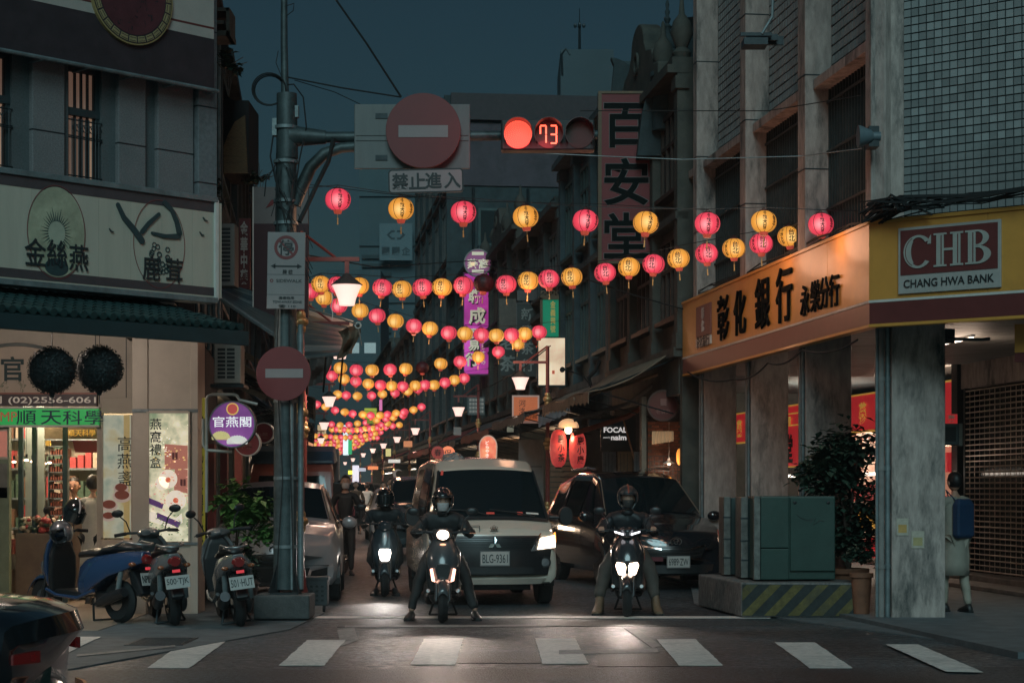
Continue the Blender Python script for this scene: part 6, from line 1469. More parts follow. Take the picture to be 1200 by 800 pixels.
# ================================================================= green utility cabinet on striped plinth
pt=thing('concrete_plinth','low concrete plinth with worn yellow and black stripes under the green cabinet','plinth',(3.3,22.4,.014))
A=(2.65-3.3,21.7-22.4); B=(4.05-3.3,21.6-22.4); C2=(3.95-3.3,23.7-22.4); D2=(2.36-3.3,23.8-22.4); Hh=.40
spk_=mat('pebble_concrete',(.16,.155,.15),.8,var=.6,scale=28,bump=.9,bscale=30,stretch=(1,1,.4)); yl=mat('worn_yellow',(.12,.095,.03),.8,var=.5,scale=12,stain=.9,stain_col=(.05,.055,.05)); bkk=mat('worn_black',(.025,.03,.03),.8,var=.4,scale=12)
b=MB(); b.prismz([A,B,C2,D2],0,Hh); b.build('block',spk_,pt,bevel=.02)
# painted stripes as thin skins on the front face
dx=Vector((B[0]-A[0],B[1]-A[1])); Lf=dx.length; dx.normalize(); nn=Vector((dx.y,-dx.x))
n=6; sk_=.34; 
def fp(u,z,off): v=Vector(A)+dx*u+nn*off; return (v.x,v.y,z)
b=MB(); q=[fp(.01,.015,.004),fp(Lf-.01,.015,.004),fp(Lf-.01,Hh-.02,.004),fp(.01,Hh-.02,.004)]; b.add(q,[(0,1,2,3)]); b.build('black_paint',bkk,pt,fix=False)
for k in range(7):
    u0=-.28+k*.27
    poly=[(u0,.02),(u0+.13,.02),(u0+.13+sk_,Hh-.025),(u0+sk_,Hh-.025)]
    def clip(poly,lo,hi):
        for side,sg_ in ((lo,1),(hi,-1)):
            out=[]
            for i in range(len(poly)):
                p_,q_=poly[i],poly[(i+1)%len(poly)]; ip=(p_[0]-side)*sg_>=0; iq=(q_[0]-side)*sg_>=0
                if ip: out.append(p_)
                if ip!=iq: t_=(side-p_[0])/(q_[0]-p_[0]); out.append((side,p_[1]+t_*(q_[1]-p_[1])))
            poly=out
            if not poly: return []
        return poly
    pl_=clip(poly,.012,Lf-.012)
    if len(pl_)>2: b=MB(); b.add([fp(u,z,.007) for u,z in pl_],[tuple(range(len(pl_)))]); b.build('yellow_stripe',yl,pt,fix=False)
gc=mat('cabinet_green',(.013,.045,.036),.5,var=.25,scale=4,stain=.5,stain_col=(.045,.075,.065),bump=.05); gcd=mat('cabinet_dark_green',(.012,.032,.032),.5,var=.3)
edge=mat('cabinet_edge',(.15,.15,.14),.45,metal=.3,var=.6,scale=12)
cb=thing('utility_cabinet','green metal utility cabinet with two doors and faint scribble standing on the striped plinth','cabinet',(3.45,21.95,.435)); s2=F/21.95
def cx(px): return (px-600)/s2-3.45
b=MB(); b.box(cx(884),cx(979),0,.62,.0,.975); b.build('case',gc,cb,bevel=.012)
b=MB(); b.box(cx(925.5),cx(978),-.035,0,.10,.965); b.build('door',gc,cb,bevel=.01)
b=MB(); b.box(cx(891),cx(924),-.03,0,.37,.965); b.build('door',gc,cb,bevel=.008)
b=MB(); b.box(cx(891),cx(924),-.03,0,.0,.36); b.build('lower_door',gc,cb,bevel=.008)
b=MB(); b.box(cx(883),cx(890.5),-.036,.03,.0,.975); b.build('edge_strip',edge,cb,bevel=.006)
for px in (931,970): b=MB(); b.ell((cx(px),-.04,.90),(.022,.012,.018),8,5); b.build('knob',ink,cb)
b=MB(); b.path([(cx(933),-.037,.76),(cx(938),-.037,.72),(cx(946),-.037,.69),(cx(951),-.037,.71),(cx(949),-.037,.67),(cx(955),-.037,.72),(cx(953),-.037,.64),(cx(960),-.037,.69),(cx(965),-.037,.68)],.004,n=4); b.build('scribble',ink,cb)
for k,(px0,px1,d) in enumerate(((868,882,22.4),(848,861,23.2))):
    c_=thing('utility_cabinet','%s narrow dark cabinet with a scuffed pale edge beside the green one'%('nearer','farther'),'cabinet',((px1-600)/F*d,d,.435)) if 0 else thing('utility_cabinet',('nearer' if k==0 else 'farther')+' narrow dark cabinet with a scuffed pale edge left of the green one','cabinet',((px0-600)/F*d,d,.435))
    w_=(px1-px0)*d/F; b=MB(); b.box(.09,w_+.10,0,.55,0,.95); b.build('case',gcd,c_,bevel=.01); b=MB(); b.box(0,.085,-.02,.53,0,.96); b.build('edge_strip',edge,c_,bevel=.006)
    for z in (.2,.43,.7): b=MB(); b.box(-.006,.09,-.026,-.02,z,z+.02); b.build('hinge',dark,c_)
# ================================================================= potted trees
tr=thing('potted_tree','dense dark leafy potted tree between the green cabinet and the front pillar','tree',(4.05,22.6,.06)); 
b=MB(); rr=random.Random(4)
for k in range(5): a=k*1.25; b.path([(0,0,.3),(.03*math.cos(a),.03*math.sin(a),.9),(.12*math.cos(a),.12*math.sin(a),1.4),(.3*math.cos(a),.25*math.sin(a),1.95)],[.03,.025,.018,.008],n=6)
b.build('trunk',frame_m[1],tr)
leaves(tr,(-.12,0,1.72),(.40,.30,.36),3200,leafm,.11,3); leaves(tr,(.05,.05,.95),(.36,.25,.42),1800,leafm,.10,4)
pot=mat('terracotta',(.22,.09,.05),.8,var=.3); b=MB(); b.lathe([(.16,0),(.22,.42),(.25,.42),(.25,.48),(.20,.48),(.18,.36)],20,(0,0,0)); b.build('pot',pot,tr,smooth=40)
tp_=thing('potted_plant','low plant in a tall brown pot left of the front pillar foot','plant',(4.02,21.6,.06)); b=MB(); b.lathe([(.09,0),(.12,.42),(.14,.42),(.14,.47),(.1,.47)],18); b.build('pot',pot,tp_,smooth=40); leaves(tp_,(0,0,.68),(.14,.12,.14),320,leafm,.08,5)
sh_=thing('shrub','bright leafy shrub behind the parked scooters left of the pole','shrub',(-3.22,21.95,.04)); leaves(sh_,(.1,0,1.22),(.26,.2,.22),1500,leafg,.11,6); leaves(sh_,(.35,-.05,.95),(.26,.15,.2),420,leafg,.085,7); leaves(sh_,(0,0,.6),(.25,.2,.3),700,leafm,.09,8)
b=MB(); rr=random.Random(3)
for k in range(7): a=k*.9; b.path([(0,0,.2),(.05*math.cos(a),.05*math.sin(a),.7),(.3*math.cos(a)+.1,.15*math.sin(a),1.1+.25*rr.random())],[.02,.014,.005],n=5)
b.build('stem',frame_m[1],sh_); b=MB(); b.lathe([(.2,0),(.26,.35),(.28,.35),(.22,.4)],16); b.build('pot',mat('dark_pot',(.05,.03,.025),.7,var=.3),sh_,smooth=40)
# crates beside the pole
ct_=thing('plastic_crate','grey slotted plastic crate on small wheels right of the pole base','crate',((370-600)/F*22.6,22.6,.02)); b=MB(); cg=mat('crate_grey',(.05,.06,.065),.6,var=.3)
b.box(-.15,.15,-.12,.12,.08,.40); b.build('body',cg,ct_,bevel=.01)
for i in range(4):
    for j in range(4): b=MB(); b.box(-.12+i*.065,-.085+i*.065,-.124,-.12,.13+j*.055,.155+j*.055); b.build('slot',ink,ct_)
b=MB(); b.box(-.165,.165,-.135,.135,.39,.42); b.build('rim',cg,ct_)
for x in (-.11,.11): b=MB(); b.lathe([(.0,-.015),(.04,-.015),(.04,.015),(0,.015)],12,(x,-.1,.04),'X'); b.build('wheel',rubber,ct_)
mb_=Fr('meter_box','square grey meter box on the dark post right of the front pillar','box',22.2,1110,509); mb_.box('case',mat('meter_teal',(.07,.10,.105),.5,var=.2),1100,496,1124,521,0,.2,.01); mb_.box('window',ink,1105,500,1120,517,-.01,0); mb_.box('edge',mat('meter_edge',(.2,.2,.18),.5),1124,496,1128,522,0,.2)
rs2=Fr('small_red_sign','small red sign with a white mark seen right of the front pillar','sign',27,1115,490); rs2.box('plate',redm,1108,485,1122,496,0,.05); rs2.text('藥',1115,490,8,white,off=.02)
rw=Fr('lit_shop_window','narrow strip of lit red and cream shop right of the front pillar','shop window',30,1116,545); rw.box('pane',em('warm_strip',(.55,.25,.16),.5,.5),1106,523,1124,580,0,.05); rw.box('shelf',redm,1107,530,1121,553,-.2,-.05)
f=Fr('floor_lamp','thin tube lamp glowing over the arcade shop','lamp',24,1,1) if 0 else None
# hanging fan-like bracket under the bank ceiling
f=Fr('ceiling_fitting','dark fitting with dangling cable under the corner ceiling beside the front pillar','fitting',21.4,1110,395); f.box('plate',dark,1103,385,1119,402,0,.1); f.bar('arm',dark,[(1110,397),(1150,398),(1160,397)],.02); f.bar('cable',blackm,[(1095,392),(1104,405),(1103,415),(1098,425),(1102,430)],.01)
al_=thing('ceiling_lamp','tube lamp on the arcade ceiling behind the front pillar','lamp',(5.75,24.2,3.40),BS.rot)
b=MB(); b.tube((-.5,0,0),(.5,0,0),.016,n=8); b.build('tube',tubeg,al_); b=MB(); b.box(-.52,.52,-.025,.025,.014,.035); b.build('batten',white,al_)
l=bpy.data.lights.new('arcade_light','POINT'); l.energy=26; l.color=(1,.74,.55); l.shadow_soft_size=.3; o=bpy.data.objects.new('arcade_light',l); link(o); o.location=(5.75,24.2,3.2)
# small street things: bags, cones, hanging cards on the right shop fronts
for k,(px,py,d,w_,h_,c_,lab) in enumerate(((688,560,34.5,9,16,(.30,.06,.05),'small red hanging card on the shop front behind the dark van'),(598,500,43,8,12,(.35,.30,.22),'pale hanging card left of the orange square sign'),(536,505,53,9,9,(.20,.22,.22),'pale round lamp plate on the second right post'),
    (478,520,64,10,7,(.5,.18,.08),'small orange lit card over the third right awning'),(462,540,75,14,4,(.6,.55,.5),'thin white lit strip sign under the far right awnings'),(437,548,85,12,4,(.6,.2,.08),'thin orange lit strip sign at the far right side'),(455,530,80,6,9,(.6,.5,.2),'tiny amber lit card far down the right side'),(364,520,60,7,9,(.7,.3,.15),'amber lit card on the far left side'),(372,548,70,8,5,(.7,.65,.6),'white lit card low on the far left side'),(380,541,90,5,7,(.7,.2,.1),'red lit card at the far left side'))):
    f=Fr('shop_card',lab,'sign',d,px,py); f.box('face',mat('card_%d'%k,c_,.5,var=.2,emit=c_,es=.9 if k>2 else .15),px-w_/2,py-h_/2,px+w_/2,py+h_/2,0,.05); f.bar('bracket',dark,[(px,py-h_/2),(px,py-h_/2-6)],.015)
# ================================================================= cars
class Car:
    """body lofted from front to back; local -y is the nose. st: list of (y, zbottom, zbelt, ztop, half width, half width at roof, plan curve)"""
    def __init__(s, label, loc, rot, st, paint, name='parked_car', cat='car', group=None, crown=.03, ground=.035):
        s.o=thing(name,label,cat,loc,rot,group); s.st=st; s.cr=crown; s.paint=paint
        N=40; ys=[st[0][0]+(st[-1][0]-st[0][0])*i/N for i in range(N+1)]; ys=sorted(set([round(q,4) for q in ys]+[q[0] for q in st]))
        b=MB(); b.loft([s.ring(y) for y in ys],cap=False); 
        # rounded nose and tail caps
        for y,e in ((ys[0],0),(ys[-1],1)):
            r=s.ring(y); c=Vector((0,sum(p[1] for p in r)/len(r),sum(p[2] for p in r)/len(r))); k=len(b.v); b.v+=r+[tuple(c)]; n=len(r); b.f+=[(k+i,k+(i+1)%n,k+n) for i in range(n)]; b.m+=[0]*n
        s.body=b.build('body',paint,s.o,smooth=38)
    def at(s,y):
        st=s.st
        if y<=st[0][0]: return st[0]
        for a,c in zip(st,st[1:]):
            if y<=c[0]: u=(y-a[0])/max(1e-6,c[0]-a[0]); return tuple(p+(q-p)*u for p,q in zip(a,c))
        return st[-1]
    def ring(s,y):
        y,zb,zl,zt,w,wt,k=s.at(y); cr=s.cr
        h=[(0,zb),(w*.6,zb),(w*.9,zb+.01),(w*.985,zb+.09),(w,zb+(zl-zb)*.45),(w*.985,zl-.04),(w*.955,zl)]
        e=.07 if zt-zl>.15 else .012
        h+=[(wt+(w*.955-wt)*(.12 if zt-zl>.15 else .5),zt-e*.9),(wt,zt-e*.45),(wt*.93,zt-.002),(wt*.66,zt+cr*.55),(wt*.33,zt+cr*.9),(0,zt+cr)]
        half=[(x,y+k*(x/w)**2,z) for x,z in h]
        return half+[(-x,yy,z) for x,yy,z in reversed(half[1:-1])]
    def top(s,y,v,off=.008):
        y,zb,zl,zt,w,wt,k=s.at(y); x=v*wt; return (x,y+k*(x/w)**2-off,zt+s.cr*(1-v*v)**.9+off*.7)
    def patch(s,name,m,y0,y1,v0=-.93,v1=.93,off=.008,inset=0,n=12,par=None):
        b=MB(); b.grid(lambda u,v:s.top(y0+(y1-y0)*v,v0+(v1-v0)*u,off),n,8); return b.build(name,m,par or s.o,smooth=60,fix=False)
    def side(s,name,m,y0,y1,t0=.12,t1=.9,sd=-1,off=.012,y0t=None,y1t=None):
        y0t=y0 if y0t is None else y0t; y1t=y1 if y1t is None else y1t
        def fn(u,v):
            yb=y0+(y1-y0)*u; yt=y0t+(y1t-y0t)*u; y=yb+(yt-yb)*v; yy,zb,zl,zt,w,wt,k=s.at(y)
            t=t0+(t1-t0)*v; xb=w*.955; xt=wt+(w*.955-wt)*.12; return (sd*(xb+(xt-xb)*t+off),y+k,zl+(zt-.063-zl)*t)
        b=MB(); b.grid(fn,10,4); return b.build(name,m,s.o,smooth=60,fix=False)
    def fy(s,x,z):
        # nose surface: first y at which the top profile reaches z
        st=s.st
        for a,c in zip(st,st[1:]):
            if a[3]>=z: y=a[0]; k=a; break
            if c[3]>=z and c[3]>a[3]: u=(z-a[3])/(c[3]-a[3]); y=a[0]+(c[0]-a[0])*u; k=c; break
        else: y=st[0][0]; k=st[0]
        return y+st[0][6]*(min(abs(x),st[0][4])/st[0][4])**2
    def dec(s,name,m,quad,off=.01,nu=6,nv=3,th=.03,par=None,bev=0):
        a,b_,c,d=[Vector(q) for q in quad]       # corners: bottom left, bottom right, top right, top left (x,z)
        def fn(u,v): p=a.lerp(b_,u).lerp(d.lerp(c,u),v); return (p.x,s.fy(p.x,p.y)-off,p.y)
        b=MB(); b.grid(fn,nu,nv); k=len(b.v); vs=[(x,y+th,z) for x,y,z in b.v]; bb=MB(); bb.add(b.v+vs,b.f+[tuple(k+i for i in f[::-1]) for f in b.f])
        W_=nu+1; edge=[i for i in range(W_)]+[W_*j+nu for j in range(1,nv+1)]+[W_*nv+i for i in range(nu-1,-1,-1)]+[W_*j for j in range(nv-1,0,-1)]
        bb.f+=[(edge[i],edge[(i+1)%len(edge)],k+edge[(i+1)%len(edge)],k+edge[i]) for i in range(len(edge))]; bb.m+=[0]*len(edge)
        return bb.build(name,m,par or s.o,smooth=50,bevel=bev)
    def wheels(s,r,ys,w_,tw=.20,ground=.0,rimm=None):
        for y in ys:
            for sd in (-1,1):
                x=sd*(w_-tw/2); e=bpy.data.objects.new('wheel',None); link(e); e.parent=s.o; e.location=(x,y,r)
                b=MB(); b.lathe([(r*.62,-tw/2),(r*.9,-tw/2),(r,-tw/2+.03),(r,tw/2-.03),(r*.9,tw/2),(r*.62,tw/2)],32,(0,0,0),'X'); b.build('tyre',rubber,e,smooth=40)
                b=MB(); b.lathe([(r*.66,-tw*.3),(r*.62,sd*tw*.38),(r*.56,sd*tw*.36),(r*.52,sd*tw*.1),(.02,sd*tw*.12)],24,(0,0,0),'X')
                for k in range(6): a=k*PI/3; b.obox((sd*tw*.3,math.cos(a)*r*.34,math.sin(a)*r*.34),(.03,.05,r*.5),(a-PI/2+PI*0,0,0))
                b.build('rim',rimm or steel,e,smooth=40)
                b=MB(); b.prismx([(y2*1.13*r,z2*1.13*r) for y2,z2 in [(math.cos(q*PI/12-.1),math.sin(q*PI/12-.1)) for q in range(14)]],-tw*.2+sd*.015,sd*(tw*.5-.0)); b.build('wheel_well',ink,e)
    def plate(s,txt,x,z,w_=.34,h_=.15,m=None,col=None):
        y=s.fy(x,z)-.045; p=bpy.data.objects.new('licence_plate',None); link(p); p.parent=s.o; p.location=(x,y,z)
        b=MB(); b.box(-w_/2,w_/2,0,.012,-h_/2,h_/2); b.build('plate',m or plm,p,bevel=.004,seg=1)
        b=MB(); b.box(-w_/2-.012,w_/2+.012,.004,.02,-h_/2-.012,h_/2+.012); b.build('plate_frame',mat('plate_rim',(.2,.2,.2),.4),p)
        text(txt,.1,ink,p,0,-.001,0,ext=.002,off=.0,width=w_*.9,height=h_*.66)
plm=mat('plate_white',(.42,.40,.38),.5,var=.06)
def lit_lens(nm,c,es): return mat(nm,c,.3,var=0,emit=c,es=es)
HL_=lit_lens('headlamp_lit',(1,.74,.52),9); lensm=mat('headlamp_lens',(.13,.14,.15),.18,var=.5,scale=18,coat=.6); amber=lit_lens('indicator_amber',(1,.35,.06),2.2)
def spot(loc,energy,rot_z=0,down=3,size=70,col=(1,.78,.58),r=.05):
    l=bpy.data.lights.new('headlight_beam','SPOT'); l.energy=energy; l.color=col; l.spot_size=math.radians(size); l.spot_blend=.7; l.shadow_soft_size=r
    o=bpy.data.objects.new('headlight_beam',l); link(o); o.location=loc; o.rotation_euler=(math.radians(90-down)*-1+PI*0,0,rot_z)
    d=Vector((math.sin(rot_z),-math.cos(rot_z),-math.tan(math.radians(down)))); o.rotation_euler=d.to_track_quat('-Z','Y').to_euler(); return o
# ---- beige van in the centre
vp=mat('van_paint',(.52,.47,.40),.22,var=.05,scale=3,coat=.6)
van=Car('beige white van with a black grille behind the middle rider, one headlight lit','' and 0 or (-.22,23.75,0),math.radians(7.5),
  [(0,.34,.55,.62,.74,.70,.16),(.03,.30,.62,.86,.80,.76,.14),(.08,.28,.70,.95,.825,.78,.12),(.22,.27,.92,1.02,.83,.76,.10),(.33,.27,.97,1.07,.83,.76,.09),(.98,.27,1.02,1.74,.835,.63,.05),(1.25,.27,1.05,1.86,.835,.62,.02),(2.5,.27,1.05,1.90,.835,.63,0),(3.9,.27,1.05,1.86,.83,.62,0),(4.05,.3,1.02,1.78,.80,.6,0)],vp,'van','van',crown=.035)
van.patch('windscreen',glassd,.35,.95,-.96,.96)
b=MB(); b.grid(lambda u,v:van.top(.31+.05*v,-.98+1.96*u,.012),14,2); b.build('cowl',ink,van.o,smooth=60,fix=False)
for sd in (-1,1):
    b=MB(); b.path([van.top(.35,sd*.985,.01),van.top(.7,sd*.985,.01),van.top(.96,sd*.985,.01)],.016,n=6); b.build('pillar_trim',black,van.o)
    van.side('side_window',glassd,.62,1.35,.10,.93,sd,y0t=1.03,y1t=1.35); van.side('side_window',glassd,1.45,2.4,.10,.93,sd); van.side('side_window',glassd,2.5,3.5,.10,.93,sd)
gr_=mat('grille_black',(.012,.014,.016),.3,var=.2)
van.dec('bumper',gr_,[(-.70,.40),(.70,.40),(.76,.78),(-.76,.78)],.03,10,4,.05,bev=.01)
van.dec('grille',gr_,[(-.52,.75),(.52,.75),(.60,.90),(-.60,.90)],.035,10,3,.05)
for k in range(5): van.dec('grille_bar',mat('grille_bar',(.05,.055,.06),.3,metal=.6),[(-.50-.01*k,.77+k*.026),(.50+.01*k,.77+k*.026),(.50+.01*k,.776+k*.026),(-.50-.01*k,.776+k*.026)],.045,10,1,.015)
van.dec('skid_plate',mat('skid_silver',(.33,.30,.26),.35,metal=.3,var=.1),[(-.60,.285),(.60,.285),(.68,.36),(-.68,.36)],.03,10,2,.04,bev=.005)
van.dec('lower_intake',ink,[(-.5,.42),(.5,.42),(.52,.5),(-.52,.5)],.04,8,2,.03)
for sd in (-1,1):
    def q4(*p): return [(sd*x,z) for x,z in (p if sd>0 else (p[1],p[0],p[3],p[2]))]
    L_=van.dec('headlight',lensm,q4((.47,.70),(.815,.73),(.815,.935),(.56,.89)),.035,6,3,.05,bev=.006)
    van.dec('lamp_unit',HL_ if sd>0 else lensm,q4((.56,.725),(.795,.75),(.795,.90),(.60,.865)),.05,4,2,.02,par=None).parent=L_
    van.dec('upper_lamp',lit_lens('marker_lit',(1,.78,.6),3.0) if sd>0 else lensm,q4((.58,.94),(.77,.955),(.75,1.04),(.66,1.02)),.035,4,2,.03)
    van.dec('indicator',amber if sd>0 else lensm,q4((.785,.81),(.808,.815),(.808,.94),(.785,.93)),.045,2,2,.03)
    van.dec('chrome_strip',chrome,q4((.50,.79),(.53,.79),(.62,.93),(.60,.93)),.045,2,2,.02)
    b=MB(); x=sd*.66; y=van.fy(x,.56)-.03; b.lathe([(.0,-.02),(.05,-.015),(.055,.01),(.0,.012)],18,(x,y,.56),'Y'); b.build('fog_lamp',lensm,van.o,smooth=40); b=MB(); b.ring(x,.56,.055,.075,y-.01,y+.02,20); b.build('fog_ring',gr_,van.o)
    # wing mirrors
    b=MB(); b.loft([[(sd*(1.00+.09*math.cos(a)),yy+.0,1.14+.13*math.sin(a)*(1 if abs(math.sin(a))<.8 else .95)) for a in [2*PI*k/16 for k in range(16)]] for yy in (.50,.53,.62,.64)]); m_=b.build('wing_mirror',black,van.o,smooth=40,bevel=.01); b=MB(); b.path([(sd*.80,.62,1.12),(sd*.92,.58,1.12)],.025,n=8); b.build('mirror_arm',black,m_)
# three diamond emblem
def poly_dec(car,name,m,polys,off,cx,cz,th=.012,par=None):
    b=MB()
    for pl_ in polys:
        n=len(pl_); vs=[(cx+x,car.fy(cx+x,cz+z)-off,cz+z) for x,z in pl_]; b.add(vs+[(x,y+th,z) for x,y,z in vs],[tuple(range(n)),tuple(range(n,2*n))[::-1]]+[(i,n+i,n+(i+1)%n,(i+1)%n) for i in range(n)])
    return b.build(name,m,par or car.o)
s3=.052; dia=[]
for a in (90,210,330):
    a=math.radians(a); d=Vector((math.cos(a),math.sin(a))); p=Vector((-d.y,d.x)); dia.append([(0,0)]+[tuple(v) for v in (d*s3*.9+p*s3*.52,d*s3*1.8,d*s3*.9-p*s3*.52)])
poly_dec(van,'emblem',chrome,dia,.06,0,.80)
van.plate('BLG-9361',0,.615,.355,.165)
# wheelchair mark and flower mark on the bonnet front, wipers, dash items
AX=.20
b=MB()
for x0,z0,x1,z1 in ((-.56,.935,-.38,.940),(-.56,1.025,-.38,1.03),(-.56,.935,-.555,1.03),(-.385,.935,-.38,1.03)): b.box(x0+AX,x1+AX,van.fy(x0,.93)-.045,van.fy(x0,.93)-.02,z0,z1)
y=van.fy(-.47,.93)-.045; b.ring(-.475+AX,.966,.018,.025,y,y+.02,16); b.box(-.485+AX,-.478+AX,y,y+.02,.975,1.015); b.box(-.485+AX,-.45+AX,y,y+.02,.975,.982); b.box(-.452+AX,-.446+AX,y,y+.02,.955,.98); b.build('access_mark',ink,van.o)
b=MB(); y=van.fy(0,.96)-.05
for a in range(5): an=a*2*PI/5+PI/2; b.ring(.0+.03*math.cos(an),.995+.022*math.sin(an),.012,.017,y,y+.02,12)
b.box(-.05,.05,y,y+.02,.958,.964); b.box(-.02,.02,y,y+.02,.935,.94); b.build('flower_mark',mat('mark_brown',(.13,.10,.08),.5),van.o)
b=MB(); b.path([van.top(.36,-.05,.03),van.top(.42,-.35,.03),van.top(.46,-.85,.03)],.009,n=5); b.path([van.top(.36,.75,.03),van.top(.40,.4,.03),van.top(.43,-.02,.03)],.009,n=5); b.build('wiper',ink,van.o)
van.patch('dash_sticker',mat('red_sticker',(.4,.05,.04),.5,emit=(.6,.08,.05),es=.25),.385,.41,-.08,.06,.012); van.patch('dash_sticker',MATS['red_sticker'],.385,.42,.46,.56,.012); van.patch('white_sticker',white,.40,.42,.62,.84,.012); van.patch('red_tassel',MATS['red_sticker'],.90,.96,-.93,-.88,.012)
van.wheels(.30,(.72,3.3),.82,.19)
b=MB(); b.box(-.5,.5,.3,3.7,.2,.32); b.tube((-.55,.75,.26),(.55,.75,.26),.05,n=8); b.build('underbody',ink,van.o)
b=MB(); b.tube((-.45,1.3,2.0),(.45,1.3,2.0),.02,n=6); 
# plastic-wrapped bundle on the roof rack at left
bd_=thing('wrapped_bundle','crumpled clear plastic bundle tied at the left edge of the van roof','bundle',(-.78,25.2,1.83)); b=MB(); rr=random.Random(2); b.ell((0,0,0),(.17,.25,.14),18,12); b.v=[(x+rr.uniform(-.025,.025),y+rr.uniform(-.025,.025),z+rr.uniform(-.025,.025)) for x,y,z in b.v]; b.build('plastic',mat('clear_plastic',(.30,.30,.30),.12,var=.5,scale=25,coat=.5),bd_)
vo=van.o.location; spot((vo.x+.72,vo.y-.18,.92),40,down=5,size=80,col=(1,.86,.76))
# ---- dark minivan on the right
dp=mat('dark_paint',(.010,.013,.017),.12,var=.1,coat=1)
mv=Car('dark people carrier with a chrome emblem parked beside the arcade behind the right rider',(2.40,27.4,0),math.radians(12),
  [(0,.30,.52,.60,.70,.66,.34),(.04,.24,.58,.72,.82,.76,.32),(.14,.22,.66,.82,.88,.80,.30),(.5,.22,.80,.93,.92,.80,.22),(1.05,.22,.92,1.06,.93,.76,.12),(1.12,.22,.93,1.09,.93,.76,.11),(2.0,.22,.99,1.64,.935,.62,.05),(2.4,.22,1.0,1.73,.935,.61,.02),(3.6,.22,1.02,1.74,.93,.61,0),(4.75,.24,1.02,1.62,.90,.58,0),(4.95,.3,1.0,1.35,.86,.56,0)],dp,'parked_car','people carrier',crown=.04)
mv.patch('windscreen',glassd,1.14,1.98,-.96,.96)
for sd in (-1,1):
    mv.side('side_window',glassd,1.35,2.3,.10,.93,sd,y0t=2.05,y1t=2.3); mv.side('side_window',glassd,2.38,3.4,.10,.93,sd); mv.side('side_window',glassd,3.48,4.5,.10,.93,sd)
    def q4(*p): return [(sd*x,z) for x,z in (p if sd>0 else (p[1],p[0],p[3],p[2]))]
    mv.dec('headlight',lensm,q4((.50,.66),(.80,.76),(.78,.86),(.52,.76)),.02,6,3,.04,bev=.005)
    mv.dec('chrome_strip',chrome,q4((.22,.60),(.50,.655),(.50,.675),(.22,.625)),.03,4,1,.02)
    b=MB(); b.ell((sd*1.02,1.35,1.08),(.11,.07,.08),12,8); b.build('wing_mirror',dp,mv.o,smooth=60)
    b=MB(); b.path([mv.top(1.14,sd*.99,.006),mv.top(1.6,sd*.99,.006),mv.top(1.98,sd*.99,.006),mv.top(2.6,sd*.97,.006)],.010,n=5); b.build('pillar_trim',mat('warm_trim',(.35,.28,.22),.3,metal=.6,var=.2),mv.o)
mv.dec('grille',gr_,[(-.40,.48),(.40,.48),(.50,.66),(-.50,.66)],.02,8,3,.04)
for k in range(3): mv.dec('grille_bar',mat('dark_chrome',(.12,.12,.12),.25,metal=.8),[(-.42,.51+.05*k),(.42,.51+.05*k),(.42,.518+.05*k),(-.42,.518+.05*k)],.03,8,1,.02)
mv.dec('intake',ink,[(-.62,.26),(.62,.26),(.66,.38),(-.66,.38)],.02,8,2,.03)
b=MB(); y=mv.fy(0,.73)-.03; b.ring(0,.725,.05,.062,y,y+.02,24,k=1.5); b.ring(0,.725,.036,.046,y-.004,y+.02,20,k=.6); b.ring(0,.742,.016,.024,y-.006,y+.02,20,k=2.0); b.build('emblem',chrome,mv.o)
mv.plate('6989·ZW',.02,.43,.33,.155)
for x0 in (-.55,): mv.dec('red_reflection_panel',mat('red_reflection_paint',(.12,.02,.03),.3,coat=.5),[(-.62,.44),(-.20,.44),(-.20,.50),(-.60,.50)],.022,4,1,.02)  # red reflection on the nose put in as a coloured panel
mv.wheels(.33,(.95,3.85),.92,.21); mv.patch('roof_panel',dp,2.2,3.6,-.5,.5,.004)
b=MB(); b.path([(-.6,2.4,1.80),(-.58,3.0,1.83),(-.58,4.0,1.80)],.018,n=6); b.path([(.6,2.4,1.80),(.58,3.0,1.83),(.58,4.0,1.80)],.018,n=6); b.build('roof_rail',chrome,mv.o)
